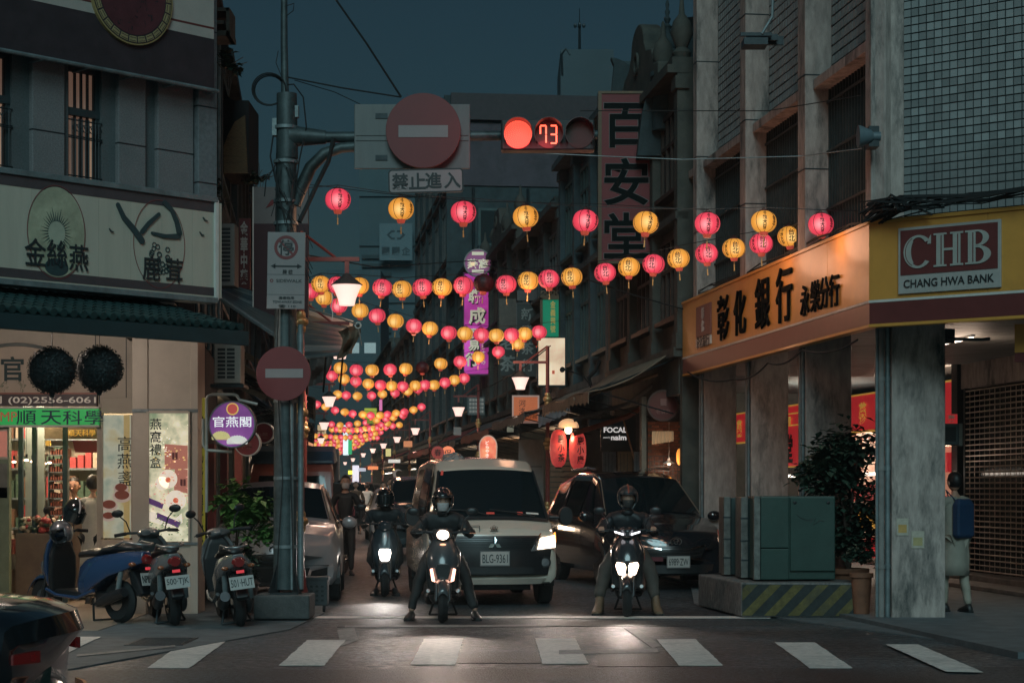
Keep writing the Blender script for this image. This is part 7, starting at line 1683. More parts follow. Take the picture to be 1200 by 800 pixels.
# ---- silver hatchback at left
sp2=mat('silver_paint',(.34,.33,.34),.28,metal=.25,var=.06,coat=.5)
hb=Car('silver hatchback parked nose out behind the steel pole and the shrub',(-3.06,24.1,0.014),math.radians(4),
  [(0,.30,.52,.60,.66,.62,.30),(.04,.24,.60,.72,.76,.70,.28),(.16,.22,.70,.86,.81,.74,.24),(.5,.22,.84,.97,.84,.74,.18),(.80,.22,.90,1.03,.845,.70,.12),(.86,.22,.91,1.06,.845,.70,.11),(1.5,.22,.95,1.48,.85,.57,.05),(1.9,.22,.96,1.55,.85,.56,.02),(2.9,.22,.97,1.54,.84,.56,0),(3.75,.26,.95,1.40,.80,.52,0),(3.85,.3,.9,1.1,.78,.5,0)],sp2,'parked_car','hatchback',crown=.04)
hb.patch('windscreen',glassd,.88,1.48,-.96,.96)
for sd in (-1,1):
    hb.side('side_window',glassd,1.05,1.8,.10,.93,sd,y0t=1.55,y1t=1.8); hb.side('side_window',glassd,1.88,2.8,.10,.93,sd)
    def q4(*p): return [(sd*x,z) for x,z in (p if sd>0 else (p[1],p[0],p[3],p[2]))]
    h_=hb.dec('headlight',lensm,q4((.42,.66),(.74,.74),(.74,.88),(.46,.76)),.02,6,3,.04,bev=.006); hb.dec('lamp_unit',mat('indicator_glass',(.55,.25,.15),.2,coat=1,metal=.3),q4((.50,.70),(.56,.72),(.56,.77),(.50,.75)),.035,2,2,.02).parent=h_
    hb.dec('fog_recess',ink,q4((.46,.34),(.68,.36),(.68,.46),(.48,.42)),.02,4,2,.03)
    b=MB(); b.ell((sd*.95,1.1,1.03),(.10,.06,.08),12,8); b.build('wing_mirror',sp2,hb.o,smooth=60)
    b=MB(); b.path([hb.top(.88,sd*1.0,.006),hb.top(1.2,sd*1.0,.006),hb.top(1.5,sd*1.0,.006),hb.top(2.9,sd*.98,.006)],.012,n=5); b.build('pillar_trim',mat('roof_trim',(.28,.22,.18),.35,metal=.4,var=.2),hb.o)
hb.dec('grille',gr_,[(-.38,.56),(.38,.56),(.42,.62),(-.42,.62)],.02,6,2,.03); hb.dec('lower_intake',ink,[(-.40,.28),(.40,.28),(.46,.46),(-.46,.46)],.02,6,2,.03)
hb.dec('bumper_line',dark,[(-.7,.485),(.7,.485),(.7,.492),(-.7,.492)],.012,8,1,.02); hb.plate('AJF-2307',.0,.40,.33,.14) if 0 else None
b=MB(); y=hb.fy(0,.70)-.02; b.ring(0,.70,.035,.05,y,y+.02,20,k=1.2); b.build('emblem',chrome,hb.o)
hb.wheels(.29,(.72,3.1),.84,.18)
# ---- red cab truck behind it
trk=thing('parked_truck','small red cab truck with a blue roof deflector behind the silver hatchback','truck',(-4.06,34.6,.014),math.radians(5))
rcb=mat('cab_red',(.30,.10,.08),.4,var=.15,coat=.3,stain=.3); blr=mat('deflector_blue',(.03,.07,.12),.4,var=.2)
b=MB(); b.loft([[(x*wd,yy+k*0,z) for x,z in ((-1,.5),(1,.5),(1,1.0+.0),(wt_,zt),(-wt_,zt),(-1,1.0))] for yy,wd,wt_,zt,k in ((0,.80,.98,1.25,0),(.15,.84,.9,1.8,0),(.35,.84,.86,1.98,0),(1.3,.84,.88,2.0,0))]); b.build('cab',rcb,trk,bevel=.05)
b=MB(); b.loft([[(x,yy,z) for x,z in ((-w_,z0),(w_,z0),(w_*.94,z1),(-w_*.94,z1))] for yy,w_,z0,z1 in ((.25,.80,1.93,2.0),(.5,.82,1.98,2.18),(1.4,.84,1.98,2.3))]); b.build('roof_deflector',blr,trk,bevel=.04)
b=MB(); b.add([(-.68,-.025,1.18),(.68,-.025,1.18),(.60,.125,1.72),(-.60,.125,1.72)],[(0,1,2,3)]); b.build('windscreen',glassd,trk,fix=False)
b=MB(); b.box(-.16,.10,.12,.2,1.82,1.92); b.build('roof_badge',mat('truck_badge',(.2,.14,.11),.5,var=.3),trk); b=MB(); b.box(-.86,.86,1.45,4.2,.6,2.25); b.build('cargo_box',mat('cargo_grey',(.14,.16,.17),.5,var=.2),trk,bevel=.02)
b=MB(); b.box(-.84,.84,-.06,.05,.42,.66); b.build('bumper',gr_,trk,bevel=.02)
for x in (-.7,.7):
    for y in (.5,3.4): b=MB(); b.lathe([(0,-.11),(.33,-.11),(.36,-.06),(.36,.06),(.33,.11),(0,.11)],24,(x,y,.36),'X'); b.build('wheel',rubber,trk,smooth=40)
    b=MB(); b.box(x*1.2-.08,x*1.2+.08,-.03,.03,1.3,1.6); b.build('wing_mirror',black,trk,bevel=.02)
# ---- black saloon corner passing bottom left (side on, tail to the right)
bs=Car('glossy black saloon passing at the bottom left corner with its tail to the right',(-2.29,9.95,0),math.radians(90),
  [(0,.34,.56,.72,.62,.60,.22),(.05,.28,.62,.82,.78,.70,.20),(.22,.24,.70,.88,.85,.72,.14),(.75,.22,.82,.93,.88,.70,.08),(.95,.22,.86,.98,.88,.66,.05),(1.6,.22,.92,1.40,.89,.56,0),(2.4,.22,.93,1.44,.89,.56,0),(3.3,.22,.9,1.0,.88,.66,0),(4.4,.24,.7,.78,.84,.7,0),(4.6,.3,.6,.66,.7,.62,0)],dp,'passing_car','saloon car',crown=.03)
rlens=mat('tail_lens',(.09,.008,.008),.15,var=.3,coat=1,emit=(1,.05,.03),es=.02)
for sd in (-1,1):
    def q4(*p): return [(sd*x,z) for x,z in (p if sd>0 else (p[1],p[0],p[3],p[2]))]
    bs.dec('tail_light',rlens,q4((.44,.62),(.60,.62),(.60,.67),(.44,.68)),.012,5,3,.03); b=MB(); y0=.1
    b=MB(); b.box(sd*.885,sd*.893,.5,4.2,.34,.37); b.build('chrome_strip',chrome,bs.o)
    bs.side('side_window',glassd,1.15,2.0,.10,.93,sd); b=MB(); b.path([(sd*.86,.3,.80),(sd*.89,1.0,.84),(sd*.9,3,.82)],.012,n=5); b.build('shoulder_trim',mat('trim_silver',(.4,.35,.3),.25,metal=.8,var=.1),bs.o)
bs.wheels(.32,(.95,3.6),.88,.2); bs.dec('bumper_strip',chrome,[(-.5,.42),(.5,.42),(.5,.45),(-.5,.45)],.02,6,1,.02); bs.patch('rear_window',glassd,.98,1.56,-.95,.95)
# ---- cars farther back
def far_car(label,px,py,d,paint_,rot=.1,suv=0,lit=False,name='parked_car'):
    p=G(px,py) if d is None else Vector(((px-600)*d/F,d,0)); h=.25*suv
    c=Car(label,tuple(p),rot,[(0,.3,.5,.62,.68,.64,.25),(.08,.24,.62,.84+h*.4,.8,.74,.22),(.8,.22,.88,1.0+h*.5,.86,.72,.1),(.9,.22,.9,1.05+h*.5,.86,.72,.1),(1.6,.22,.93,1.42+h,.86,.58,.04),(2.2,.22,.95,1.5+h,.86,.58,0),(3.4,.22,.95,1.45+h,.85,.57,0),(4.0,.3,.9,1.1,.8,.55,0)],paint_,name,'car',crown=.03)
    c.patch('windscreen',glassd,.95,1.56,-.95,.95,n=6)
    for sd in (-1,1):
        def q4(*p): return [(sd*x,z) for x,z in (p if sd>0 else (p[1],p[0],p[3],p[2]))]
        c.dec('headlight',(HL_ if lit else lensm),q4((.48,.64),(.72,.68),(.72,.78),(.5,.74)),.03,3,2,.04); c.side('side_window',glassd,1.1,3.2,.12,.92,sd,y0t=1.7)
    c.dec('grille',gr_,[(-.36,.5),(.36,.5),(.4,.62),(-.4,.62)],.02,4,2,.03); c.plate('','' or 0,.42,.3,.13) if 0 else None
    c.wheels(.3,(.75,3.2),.85,.18); return c
far_car('dark estate car parked behind the van left of the second post',497,0,40,mat('deep_teal_paint',(.02,.035,.04),.2,var=.1,coat=.8),math.radians(6),1)
far_car('pale silver car with a shining bonnet edge behind the left rider',470,0,52,sp2,math.radians(7),0)
far_car('dark car with one bright headlight far down the middle of the street',423,0,78,dp,math.radians(7),1,True,'oncoming_car')
far_car('teal windscreened car at the far left of the street end',392,0,88,mat('teal_car',(.05,.09,.09),.3,var=.1,coat=.5),math.radians(7),0)
far_car('grey box shaped car far behind the bright headlight',440,0,98,mat('greyish_car',(.10,.10,.095),.4,var=.1),math.radians(7),1)
# ================================================================= scooters (front wheel at the origin, nose to -y)
def scooter(label, loc, rot, col, lean=0, head='round', lit=True, plate=None, steer=0, front='std', group='scooters', name='motor_scooter', acc=None, mirrors=True, tail=None, tail2=None):
    t=thing(name,label,'scooter',loc,rot,group); t.rotation_euler=(0,lean,rot); body=col; acc=acc or black
    for y,nm in ((0,'front_wheel'),(1.25,'rear_wheel')):
        e=bpy.data.objects.new(nm,None); link(e); e.parent=t; e.location=(0,y,.24)
        b=MB(); prof=[(.15,-.045),(.20,-.055),(.232,-.035),(.242,0),(.232,.014),(.20,.055),(.15,.045)]; b.lathe(prof,30,(0,0,0),'X'); b.build('tyre',rubber,e,smooth=50)
        b=MB(); b.lathe([(.155,-.04),(.15,-.03),(.12,-.02),(.12,.02),(.15,.03),(.155,.04)],24,(0,0,0),'X'); b.lathe([(0,-.05),(.045,-.05),(.045,.05),(0,.05)],14,(0,0,0),'X')
        for k in range(5): a=k*2*PI/5; b.obox((0,.085*math.cos(a),.085*math.sin(a)),(.03,.025,.12),(a-PI/2,0,0))
        b.build('rim',steel,e,smooth=40); b=MB(); b.lathe([(.03,.055),(.10,.055),(.10,.060),(.03,.060)],20,(0,0,0),'X'); b.build('brake_disc',chrome,e)
    b=MB(); b.grid(lambda u,v:((u-.5)*.15*(1-.25*abs(v-.5)),.285*math.cos(PI*(.05+.82*v))*-1*-1*(-1) if 0 else -.28*math.cos(PI*(.12+.72*v)),.24+.285*math.sin(PI*(.12+.72*v))-.06*(2*u-1)**2),6,12); o=b.build('front_fender',body,t,smooth=60,fix=False); m=o.modifiers.new('s','SOLIDIFY'); m.thickness=.008
    b=MB(); 
    for x in (-.075,.075): b.tube((x,0,.24),(x*.9,.13,.62),.022,.024,n=10)
    b.build('fork',mat('fork_grey',(.035,.037,.04),.35,metal=.4,var=.1),t,smooth=60)
    # front apron: lofted horizontal rings
    def hring(z,yf,w_,dep,rnd=1.0,n=16):
        out=[]
        for k in range(n):
            a=2*PI*k/n; x=w_*math.copysign(abs(math.cos(a))**.8,math.cos(a)); y=yf+dep/2-dep/2*math.sin(a)*(1) ; y=y+ (.10*(abs(x)/w_)**2)*rnd*w_*3
            out.append((x,y,z))
        return out
    ap={'std':[(.34,.20,.06,.10),(.42,.10,.12,.16),(.52,.03,.17,.20),(.64,.02,.20,.20),(.76,.07,.19,.18),(.88,.13,.13,.15),(.97,.17,.07,.10)],
        'sport':[(.36,.20,.05,.10),(.44,.06,.12,.18),(.55,-.02,.17,.22),(.66,-.01,.205,.22),(.78,.05,.20,.2),(.88,.12,.15,.16),(.96,.17,.09,.10)],
        'flat':[(.30,.18,.10,.10),(.40,.10,.15,.14),(.55,.06,.19,.15),(.72,.08,.20,.14),(.86,.12,.18,.12),(.95,.16,.12,.10)]}[front]
    b=MB(); b.loft([hring(*q) for q in ap]); b.build('front_apron',body,t,smooth=45)
    b=MB(); b.prism([(-.05,.44),(.05,.44),(.09,.60),(.06,.66),(-.06,.66),(-.09,.60)],ap[2][1]-.012,.1); b.build('nose_panel',acc,t,bevel=.008)
    # leg shield and floor
    b=MB(); b.loft([[(sx_*w_,y_,z_) for sx_,y_ in ((-1,y0_),(1,y0_),(1,y0_+.07),(-1,y0_+.07))] for z_,w_,y0_ in ((.32,.17,.24),(.5,.19,.24),(.72,.185,.24),(.88,.12,.23),(.95,.07,.22))]); b.build('leg_shield',acc,t,bevel=.03)
    b=MB(); b.prismx([(.28,.30),(.75,.27),(.80,.33),(.36,.36)],-.17,.17); b.build('floorboard',acc,t,bevel=.02)
    for x in (-.185,.185): b=MB(); b.path([(x*.9,.20,.35),(x,.4,.29),(x,.75,.27),(x*.9,1.0,.36)],.022,n=8); b.build('side_skirt',body,t,smooth=60)
    # rear body, seat
    def rring(y,zb,zt,wb,wt): return [(wb,y,zb),(wb*1.08,y,zb+(zt-zb)*.4),(wt,y,zt-.02),(wt*.8,y,zt),(-wt*.8,y,zt),(-wt,y,zt-.02),(-wb*1.08,y,zb+(zt-zb)*.4),(-wb,y,zb)]
    b=MB(); b.loft([rring(*q) for q in ((.70,.30,.62,.13,.11),(.82,.30,.70,.17,.13),(1.0,.40,.74,.19,.14),(1.25,.52,.77,.19,.14),(1.5,.60,.80,.15,.11),(1.68,.68,.80,.07,.06))]); b.build('rear_body',body,t,smooth=50,bevel=.01)
    b=MB(); b.loft([[(w_*math.cos(a),y,z+h_*math.sin(a)*(1 if math.sin(a)>0 else .6)) for a in [2*PI*k/14 for k in range(14)]] for y,z,w_,h_ in ((.62,.72,.06,.02),(.68,.745,.11,.05),(.85,.76,.135,.06),(1.02,.765,.14,.055),(1.1,.80,.14,.06),(1.3,.825,.13,.055),(1.5,.83,.09,.045),(1.56,.82,.05,.02))]); b.build('seat',mat('seat_vinyl',(.02,.022,.024),.45,var=.2,bump=.1,bscale=60),t,smooth=60)
    b=MB(); b.path([(-.12,1.25,.84),(-.135,1.45,.90),(-.11,1.66,.88),(0,1.72,.87),(.11,1.66,.88),(.135,1.45,.90),(.12,1.25,.84)],.014,n=8); b.build('grab_rail',mat('rail_silver',(.28,.28,.28),.3,metal=.7,var=.1),t,smooth=60)
    # engine, exhaust, stand, rear mudguard
    b=MB(); b.box(-.13,.02,.85,1.3,.16,.34); b.ell((-.10,1.0,.28),(.07,.2,.12),12,8); b.ell((-.10,1.25,.26),(.06,.15,.12),12,8); b.build('engine',mat('engine_grey',(.07,.075,.08),.4,metal=.5,var=.3),t,smooth=50,bevel=.02)
    b=MB(); b.path([(.06,.9,.2),(.13,1.05,.2)],.02,n=8); b.path([(.13,1.05,.22),(.15,1.2,.27),(.16,1.5,.36)],[.045,.065,.055],n=12); b.build('exhaust',mat('exhaust_black',(.05,.05,.055),.35,metal=.6,var=.3),t,smooth=50)
    for x in (-.13,.13): b=MB(); b.tube((x*1.05,1.35,.3),(x,1.42,.62),.03,n=10); b.build('shock_absorber',steel,t,smooth=60)
    b=MB(); b.path([(-.10,.92,.2),(-.16,1.0,.03)],.014,n=6); b.path([(.10,.92,.2),(.16,1.0,.03)],.014,n=6); b.path([(-.16,1.0,.03),(.16,1.0,.03)],.012,n=6); b.build('centre_stand',dark,t)
    b=MB(); b.prismx([(1.45,.58),(1.52,.60),(1.70,.34),(1.62,.30),(1.50,.42)],-.07,.07); b.build('rear_mudguard',acc,t,bevel=.02)
    # tail light and plate
    b=MB(); b.loft([[(w_*math.cos(a),y,z+h_*math.sin(a)) for a in [2*PI*k/16 for k in range(16)]] for y,z,w_,h_ in ((1.58,.72,.10,.07),(1.66,.72,.085,.065),(1.72,.71,.05,.045))]); b.build('tail_light',mat('scooter_tail_lens',(.22,.012,.012),.15,var=.2,coat=1),t,smooth=50)
    b=MB(); b.box(-.04,.04,1.70,1.725,.60,.63); b.build('reflector',mat('red_reflector',(.5,.03,.04),.3,emit=(1,.08,.1),es=.45),t)
    for x in (-.14,.14): b=MB(); b.ell((x,1.6,.66),(.04,.05,.025),10,6); b.build('rear_indicator',mat('orange_lens',(.25,.07,.02),.2,coat=1),t,smooth=60)
    if plate:
        pe=bpy.data.objects.new('licence_plate',None); link(pe); pe.parent=t; pe.location=(0,1.74,.50); pe.rotation_euler=(math.radians(-14),0,PI)
        b=MB(); b.box(-.13,.13,0,.006,-.07,.07); b.build('plate',plm,pe,bevel=.003,seg=1); text(plate,.07,ink,pe,0,-.001,0,ext=.002,off=.004,width=.235,height=.082)
    # steering head group
    hd=bpy.data.objects.new('handlebar',None); link(hd); hd.parent=t; hd.location=(0,.2,.98); hd.rotation_euler=(0,0,steer)
    b=MB(); b.loft([[(w_*math.cos(a),y+ .02*math.cos(a)**2*3,z+h_*math.sin(a)) for a in [2*PI*k/16 for k in range(16)]] for y,z,w_,h_ in ((-.12,-.01,.05,.03),(-.09,-.005,.10,.065),(0,.0,.13,.075),(.08,.01,.11,.06),(.13,.02,.06,.03))]); b.build('cowl',body,hd,smooth=50)
    b=MB(); b.path([(-.34,.16,.02),(-.22,.10,.03),(0,.04,.01),(.22,.10,.03),(.34,.16,.02)],.015,n=8); b.build('bar',dark,hd,smooth=60)
    for s_ in (-1,1):
        b=MB(); b.tube((s_*.24,.11,.028),(s_*.36,.17,.018),.021,n=10); b.build('grip',rubber,hd,smooth=60)
        b=MB(); b.path([(s_*.22,.06,.02),(s_*.30,.08,.015),(s_*.37,.13,.01)],.007,n=5); b.build('brake_lever',chrome,hd)
        if mirrors:
            b=MB(); b.path([(s_*.2,.08,.04),(s_*.24,.06,.16),(s_*.30,.06,.22)],.008,n=6); m_=b.build('mirror_stem',black,hd)
            b=MB(); b.ell((s_*.33,.05,.26),(.07,.018,.045),14,8); b.build('mirror',black,m_,smooth=60)
    if head=='round':    # single lamp in the bar cowl and two slanted markers low
        L=MB(); L.ell((0,-.115,0),(.068,.03,.055),18,10); L.build('headlight',HL2 if lit else lensm,hd,smooth=60)
        L=MB(); L.ell((0,-.09,-.11),(.035,.02,.012),10,6); L.build('marker',lit_lens('marker_dim',(1,.5,.3),1.2) if lit else lensm,hd)
        for s_ in (-1,1):
            b=MB(); b.prism([(s_*.115,.61),(s_*.145,.60),(s_*.125,.47),(s_*.085,.455)],ap[2][1]+.01,ap[2][1]+.08); b.build('front_indicator',lit_lens('indicator_lit',(1,.5,.36),3.2) if lit else lensm,t)
    if head=='twin':
        for s_ in (-1,1):
            b=MB(); b.prism([(s_*.012,.585),(s_*.03,.475),(s_*.10,.50),(s_*.135,.60),(s_*.12,.64),(s_*.03,.63)],-.045,.06); b.build('headlight',HL2 if lit else lensm,t,bevel=.008)
            b=MB(); b.prism([(s_*.045,-.03),(s_*.15,.005),(s_*.15,.022),(s_*.045,-.008)],-.13,-.08); b.build('front_indicator',lit_lens('drl_white',(.95,.9,.95),3) if lit else lensm,hd)
    if head=='low':      # squarish lamp in the apron
        b=MB(); b.prism([(-.075,.66),(.075,.66),(.085,.60),(.06,.50),(-.06,.50),(-.085,.60)],.0-.012,.1); b.build('headlight',HL3 if lit else lensm,t,bevel=.02)
        b=MB(); b.ell((0,.02,.42),(.05,.03,.05),12,8); b.build('marker',lit_lens('marker_cool',(.8,.85,.9),1.0),t)
    return t
HL2=lit_lens('scooter_lamp',(1,.74,.55),9); HL3=lit_lens('scooter_lamp_cool',(1,.88,.78),9)
blue=mat('scooter_blue',(.020,.050,.12),.22,var=.05,coat=.8); dkp=mat('scooter_black',(.016,.019,.022),.22,var=.1,coat=.7); gry=mat('scooter_grey',(.16,.165,.17),.25,metal=.2,var=.08,coat=.7); cha=mat('scooter_charcoal',(.045,.05,.055),.25,var=.1,coat=.6); tealb=mat('scooter_teal_black',(.02,.035,.045),.25,var=.1,coat=.6)
def gx(px,d): return (px-600)*d/F
# parked, left
s_blue=scooter('blue parked scooter seen from the side in front of the lit poster windows',(-5.33,21.5,.014),math.atan2(-.8,-.6),blue,.0,'low',False,'NPL·9675',.35,'flat','parked scooters')
s2_=scooter('middle parked scooter with tilted plate 500 beside the shop corner',(gx(186,21.9),21.6,.014),math.radians(200),gry,math.radians(6),'low',False,'500·TJK',-.4,'flat','parked scooters')
s3_=scooter('parked scooter with plate 501 nearest the steel pole',(gx(254,21.9),21.6,.014),math.radians(197),gry,math.radians(7),'low',False,'501·HUT',.45,'flat','parked scooters')
for o,px,py in ((s2_,213,736),(s3_,290,737)):
    # put the rear wheel where the photo has it
    g_=G(px,py); r=o.rotation_euler.z; o.location=(g_.x-.05+1.45*math.sin(r),g_.y+.05-1.45*math.cos(r),.014)
# two helmets on the blue scooter
def helmet(par,loc,m,rot=(0,0,0),s=1,vis=None,open_=True):
    e=bpy.data.objects.new('helmet',None) if par else None
    return e
# ridden scooters
R1=scooter('dark scooter with round headlight and slanted side lights ridden in front of the van',(gx(519,20.95),20.95,0),math.radians(2),cha,0,'round',True,None,0,'sport','ridden scooters','ridden_scooter')
R2=scooter('black scooter with one cool white headlight left of the van',(gx(451,26.0),26.0,0),math.radians(3),tealb,0,'low',True,None,0,'flat','ridden scooters','ridden_scooter',mirrors=True)
R3=scooter('black scooter with twin lit headlights in front of the dark people carrier',(gx(735,21.9),21.9,0),math.radians(-4),dkp,0,'twin',True,None,0,'sport','ridden scooters','ridden_scooter')
spot((R1.location.x,20.7,.98),105,down=10,size=50,col=(1,.82,.7)); spot((R2.location.x,25.8,.6),55,down=6,size=46,col=(1,.92,.86)); spot((R3.location.x-.07,21.6,.57),48,down=9,size=52,col=(1,.84,.74))
for px,d,lab,r in ((402,33,'parked scooter with silver trim standing behind the silver hatchback',170),(408,37,'dark parked scooter farther back at the left kerb',165),(396,44,'small dark scooter parked far along the left kerb',10)):
    scooter(lab,(gx(px,d),d,.0),math.radians(r),cha if d<40 else dkp,0,'low',False,None,.3,'flat','scooters parked along the left kerb')
# ================================================================= people
skin_m=mat('skin',(.42,.24,.17),.55,var=.1,scale=20); hair_m=mat('black_hair',(.012,.010,.010),.5,var=.3,scale=60,stretch=(1,1,.2))
def skin_mesh(name, pts, edges, m, par, sub=1, wrinkle=0, loc=None, seed=0):
    me=bpy.data.meshes.new(name); me.from_pydata([p[:3] for p in pts],edges,[]); o=bpy.data.objects.new('tmp',me); link(o)
    md=o.modifiers.new('s','SKIN'); md.use_smooth_shade=True
    for i,p in enumerate(pts):
        r=p[3]; rr_=r if isinstance(r,tuple) else (r,r); me.skin_vertices[0].data[i].radius=rr_; me.skin_vertices[0].data[i].use_root=(i==0)
    o.modifiers.new('u','SUBSURF').levels=sub; o.modifiers['u'].render_levels=sub
    if wrinkle: o.modifiers['u'].levels=sub+1
    dg=bpy.context.evaluated_depsgraph_get(); dg.update(); nm=bpy.data.meshes.new_from_object(o.evaluated_get(dg)); nm.name=name
    bpy.data.objects.remove(o)
    if wrinkle:
        for v in nm.vertices:
            q=v.co*9+Vector((seed,0,0)); k=noise.noise(q)+.5*noise.noise(q*2.3); v.co+=v.normal*k*wrinkle
    nm.materials.clear(); nm.materials.append(m); nm.shade_smooth(); q=bpy.data.objects.new(name,nm); link(q); q.parent=par; return q
def head(par,c,yaw=0,pitch=0,mask=None,hair=True,eyes=True,s=1.0):
    h=bpy.data.objects.new('head',None); link(h); h.parent=par; h.location=c; h.rotation_euler=(pitch,0,yaw); h.scale=(s,s,s)
    b=MB(); b.ell((0,0,.01),(.076,.095,.112),22,16)
    vs=[]
    for x,y,z in b.v:
        if z<-.02: k=1-.25*min(1,(-z-.02)/.08); x*=k; y=y*(k*.6+.4)
        if y<0 and abs(x)<.018 and -.045<z<.012: y-=.016*(1-abs(x)/.018)*(1-abs(z+.025)/.035 if abs(z+.025)<.035 else 0)
        vs.append((x,y,z))
    b.v=vs; b.ell((-.078,.01,-.005),(.012,.022,.03),8,6); b.ell((.078,.01,-.005),(.012,.022,.03),8,6); b.prismx([(-.09,-.012),(-.112,-.03),(-.092,-.038)],-.011,.011)
    b.build('face',skin_m,h,smooth=70)
    if eyes:
        for x in (-.03,.03):
            b=MB(); b.ell((x,-.084,.012),(.013,.008,.007),10,6); b.build('eye',mat('eye_white',(.6,.58,.55),.3,var=0),h,smooth=70); b=MB(); b.ell((x,-.0905,.012),(.006,.003,.006),8,6); b.build('pupil',ink,h)
            b=MB(); b.path([(x-.018,-.088,.030),(x,-.093,.036),(x+.016,-.089,.031)],.003,n=5); b.build('eyebrow',hair_m,h)
        b=MB(); b.ell((0,-.083,-.058),(.022,.008,.006),10,5); b.build('lips',mat('lip',(.30,.11,.09),.5,var=0),h,smooth=60)
    if mask:
        b=MB(); b.grid(lambda u,v:(.075*math.sin((u-.5)*2.6)*(.95-.22*v*v),-.104*math.cos((u-.5)*2.3)*(1-.12*v)-.008*math.sin(PI*u)*math.sin(PI*v),-.008-.092*v+.004*math.sin(v*18)),12,8); o=b.build('face_mask',mask,h,smooth=60,fix=False); md=o.modifiers.new('s','SOLIDIFY'); md.thickness=.003
    if hair:
        b=MB(); b.ell((0,.012,.028),(.086,.103,.108),20,12); b.v=[(x,y+(.03 if (y<-.02 and z<.07) else 0),max(z,-.06 if y>.0 else .045)) for x,y,z in b.v]; b.build('hair',hair_m,h,smooth=60)
    return h
def helmet_on(h,m,kind='open',stripe=None,vis=None):
    b=MB(); nu,nv=30,18; vs=[];fs=[]
    for j in range(nv+1):
        t=-PI/2*.62+(PI/2*1.62)*j/nv
        for i in range(nu): a=2*PI*i/nu; vs.append((.128*math.cos(t)*math.cos(a),.15*math.cos(t)*math.sin(a)+.008,.145*math.sin(t)+.022))
    for j in range(nv):
        for i in range(nu):
            q=(j*nu+i,j*nu+(i+1)%nu,(j+1)*nu+(i+1)%nu,(j+1)*nu+i); c=[sum(vs[k][d] for k in q)/4 for d in range(3)]
            if c[1]<-.045 and c[2]<.055 and abs(c[0])<.098 and (kind!='full' or c[2]>-.055): continue
            fs.append(q)
    b.add(vs,fs); o=b.build('helmet_shell',m,h,smooth=70,fix=False); md=o.modifiers.new('s','SOLIDIFY'); md.thickness=.014; md.offset=-1
    b=MB(); b.path([(x,-.142*math.sqrt(max(0,1-(x/.13)**2))+.0,.058) for x in [-.105+.21*k/12 for k in range(13)]],.008,n=6); b.build('helmet_rim',black,o,smooth=60)
    if kind=='full':
        b=MB(); b.path([(.108*math.cos(a),.008-.148*abs(math.sin(a)),-.085) for a in [PI+PI*k/14 for k in range(15)]],[.022]*15,n=8); b.build('chin_bar',m,o,smooth=60)
    if vis:
        b=MB(); b.grid(lambda u,v:(.131*math.sin((u-.5)*2.5),-.152*math.cos((u-.5)*2.3)+.004,.07-.13*v),16,6); b.build('visor',vis,o,smooth=60,fix=False)
    if stripe:
        b=MB(); b.grid(lambda u,v:(-.03+.06*u,-.152*math.cos(PI*.5*(v*1.0))+.008 if v<1 else 0,.024+.147*math.sin(PI*.15+PI*.35*v)),3,8); 
        b=MB(); b.path([(.0,.008-.153*math.cos(t),.022+.148*math.sin(t)) for t in [.35+1.2*k/10 for k in range(11)]],.010,n=6); b.build('stripe',stripe,o,smooth=60)
    b=MB(); b.path([(-.1,-.03,-.03),(-.06,-.05,-.11),(0,-.055,-.125),(.06,-.05,-.11),(.1,-.03,-.03)],.006,n=5); b.build('chin_strap',black,o)
    return o
def hand(par,c,m,side,grip_dir=(1,.45,0),name='glove'):
    """hand closed round a bar running along grip_dir; wrist behind (+y)"""
    g=Vector(grip_dir).normalized(); c=Vector(c); back=Vector((0,1,.25)).normalized(); up=g.cross(back)*1.0; 
    if up.z<0: up=-up
    pts=[]; ed=[]
    def V(a,b_,u,r): v=c+g*a+back*b_+up*u; pts.append((v.x,v.y,v.z,r)); return len(pts)-1
    w_=V(0,.085,.005,.024); p=V(0,.035,.022,(.030)); ed.append((w_,p))
    for k,(o_,ln) in enumerate(((-.030,.9),(-.010,1.0),(.010,.96),(.029,.8))):
        r=.0088 if k<3 else .0075
        a=V(o_,.0,.032,r+.001); b2=V(o_,-.030*ln,.018,r); c2=V(o_,-.030*ln,-.012,r*.95); d2=V(o_*.95,-.008,-.026*ln,r*.85)
        ed+=[(p,a),(a,b2),(b2,c2),(c2,d2)]
    s=-side; a=V(s*.030,.020,.008,.011); b2=V(s*.036,.0,-.012,.0095); c2=V(s*.020,-.018,-.028,.0085); ed+=[(p,a),(a,b2),(b2,c2)]
    return skin_mesh(name,pts,ed,m,par,1)
def relaxed_hand(par,c,m,side=1,name='hand'):
    c=Vector(c); pts=[]; ed=[]
    def V(x,y,z,r): v=c+Vector((x,y,z)); pts.append((v.x,v.y,v.z,r)); return len(pts)-1
    w_=V(0,0,.03,.022); p=V(0,0,-.03,(.02)); ed.append((w_,p))
    for k,ln in enumerate((.9,1,.95,.78)):
        y=-.027+k*.018; a=V(0,y,-.06,.0088); b2=V(-side*.004,y-.004,-.06-.035*ln,.008); c2=V(-side*.014,y-.01,-.06-.062*ln,.007); ed+=[(p,a),(a,b2),(b2,c2)]
    a=V(0,-.035,-.02,.011); b2=V(-side*.006,-.05,-.05,.009); c2=V(-side*.01,-.052,-.072,.008); ed+=[(p,a),(a,b2),(b2,c2)]
    return skin_mesh(name,pts,ed,m,par,1)
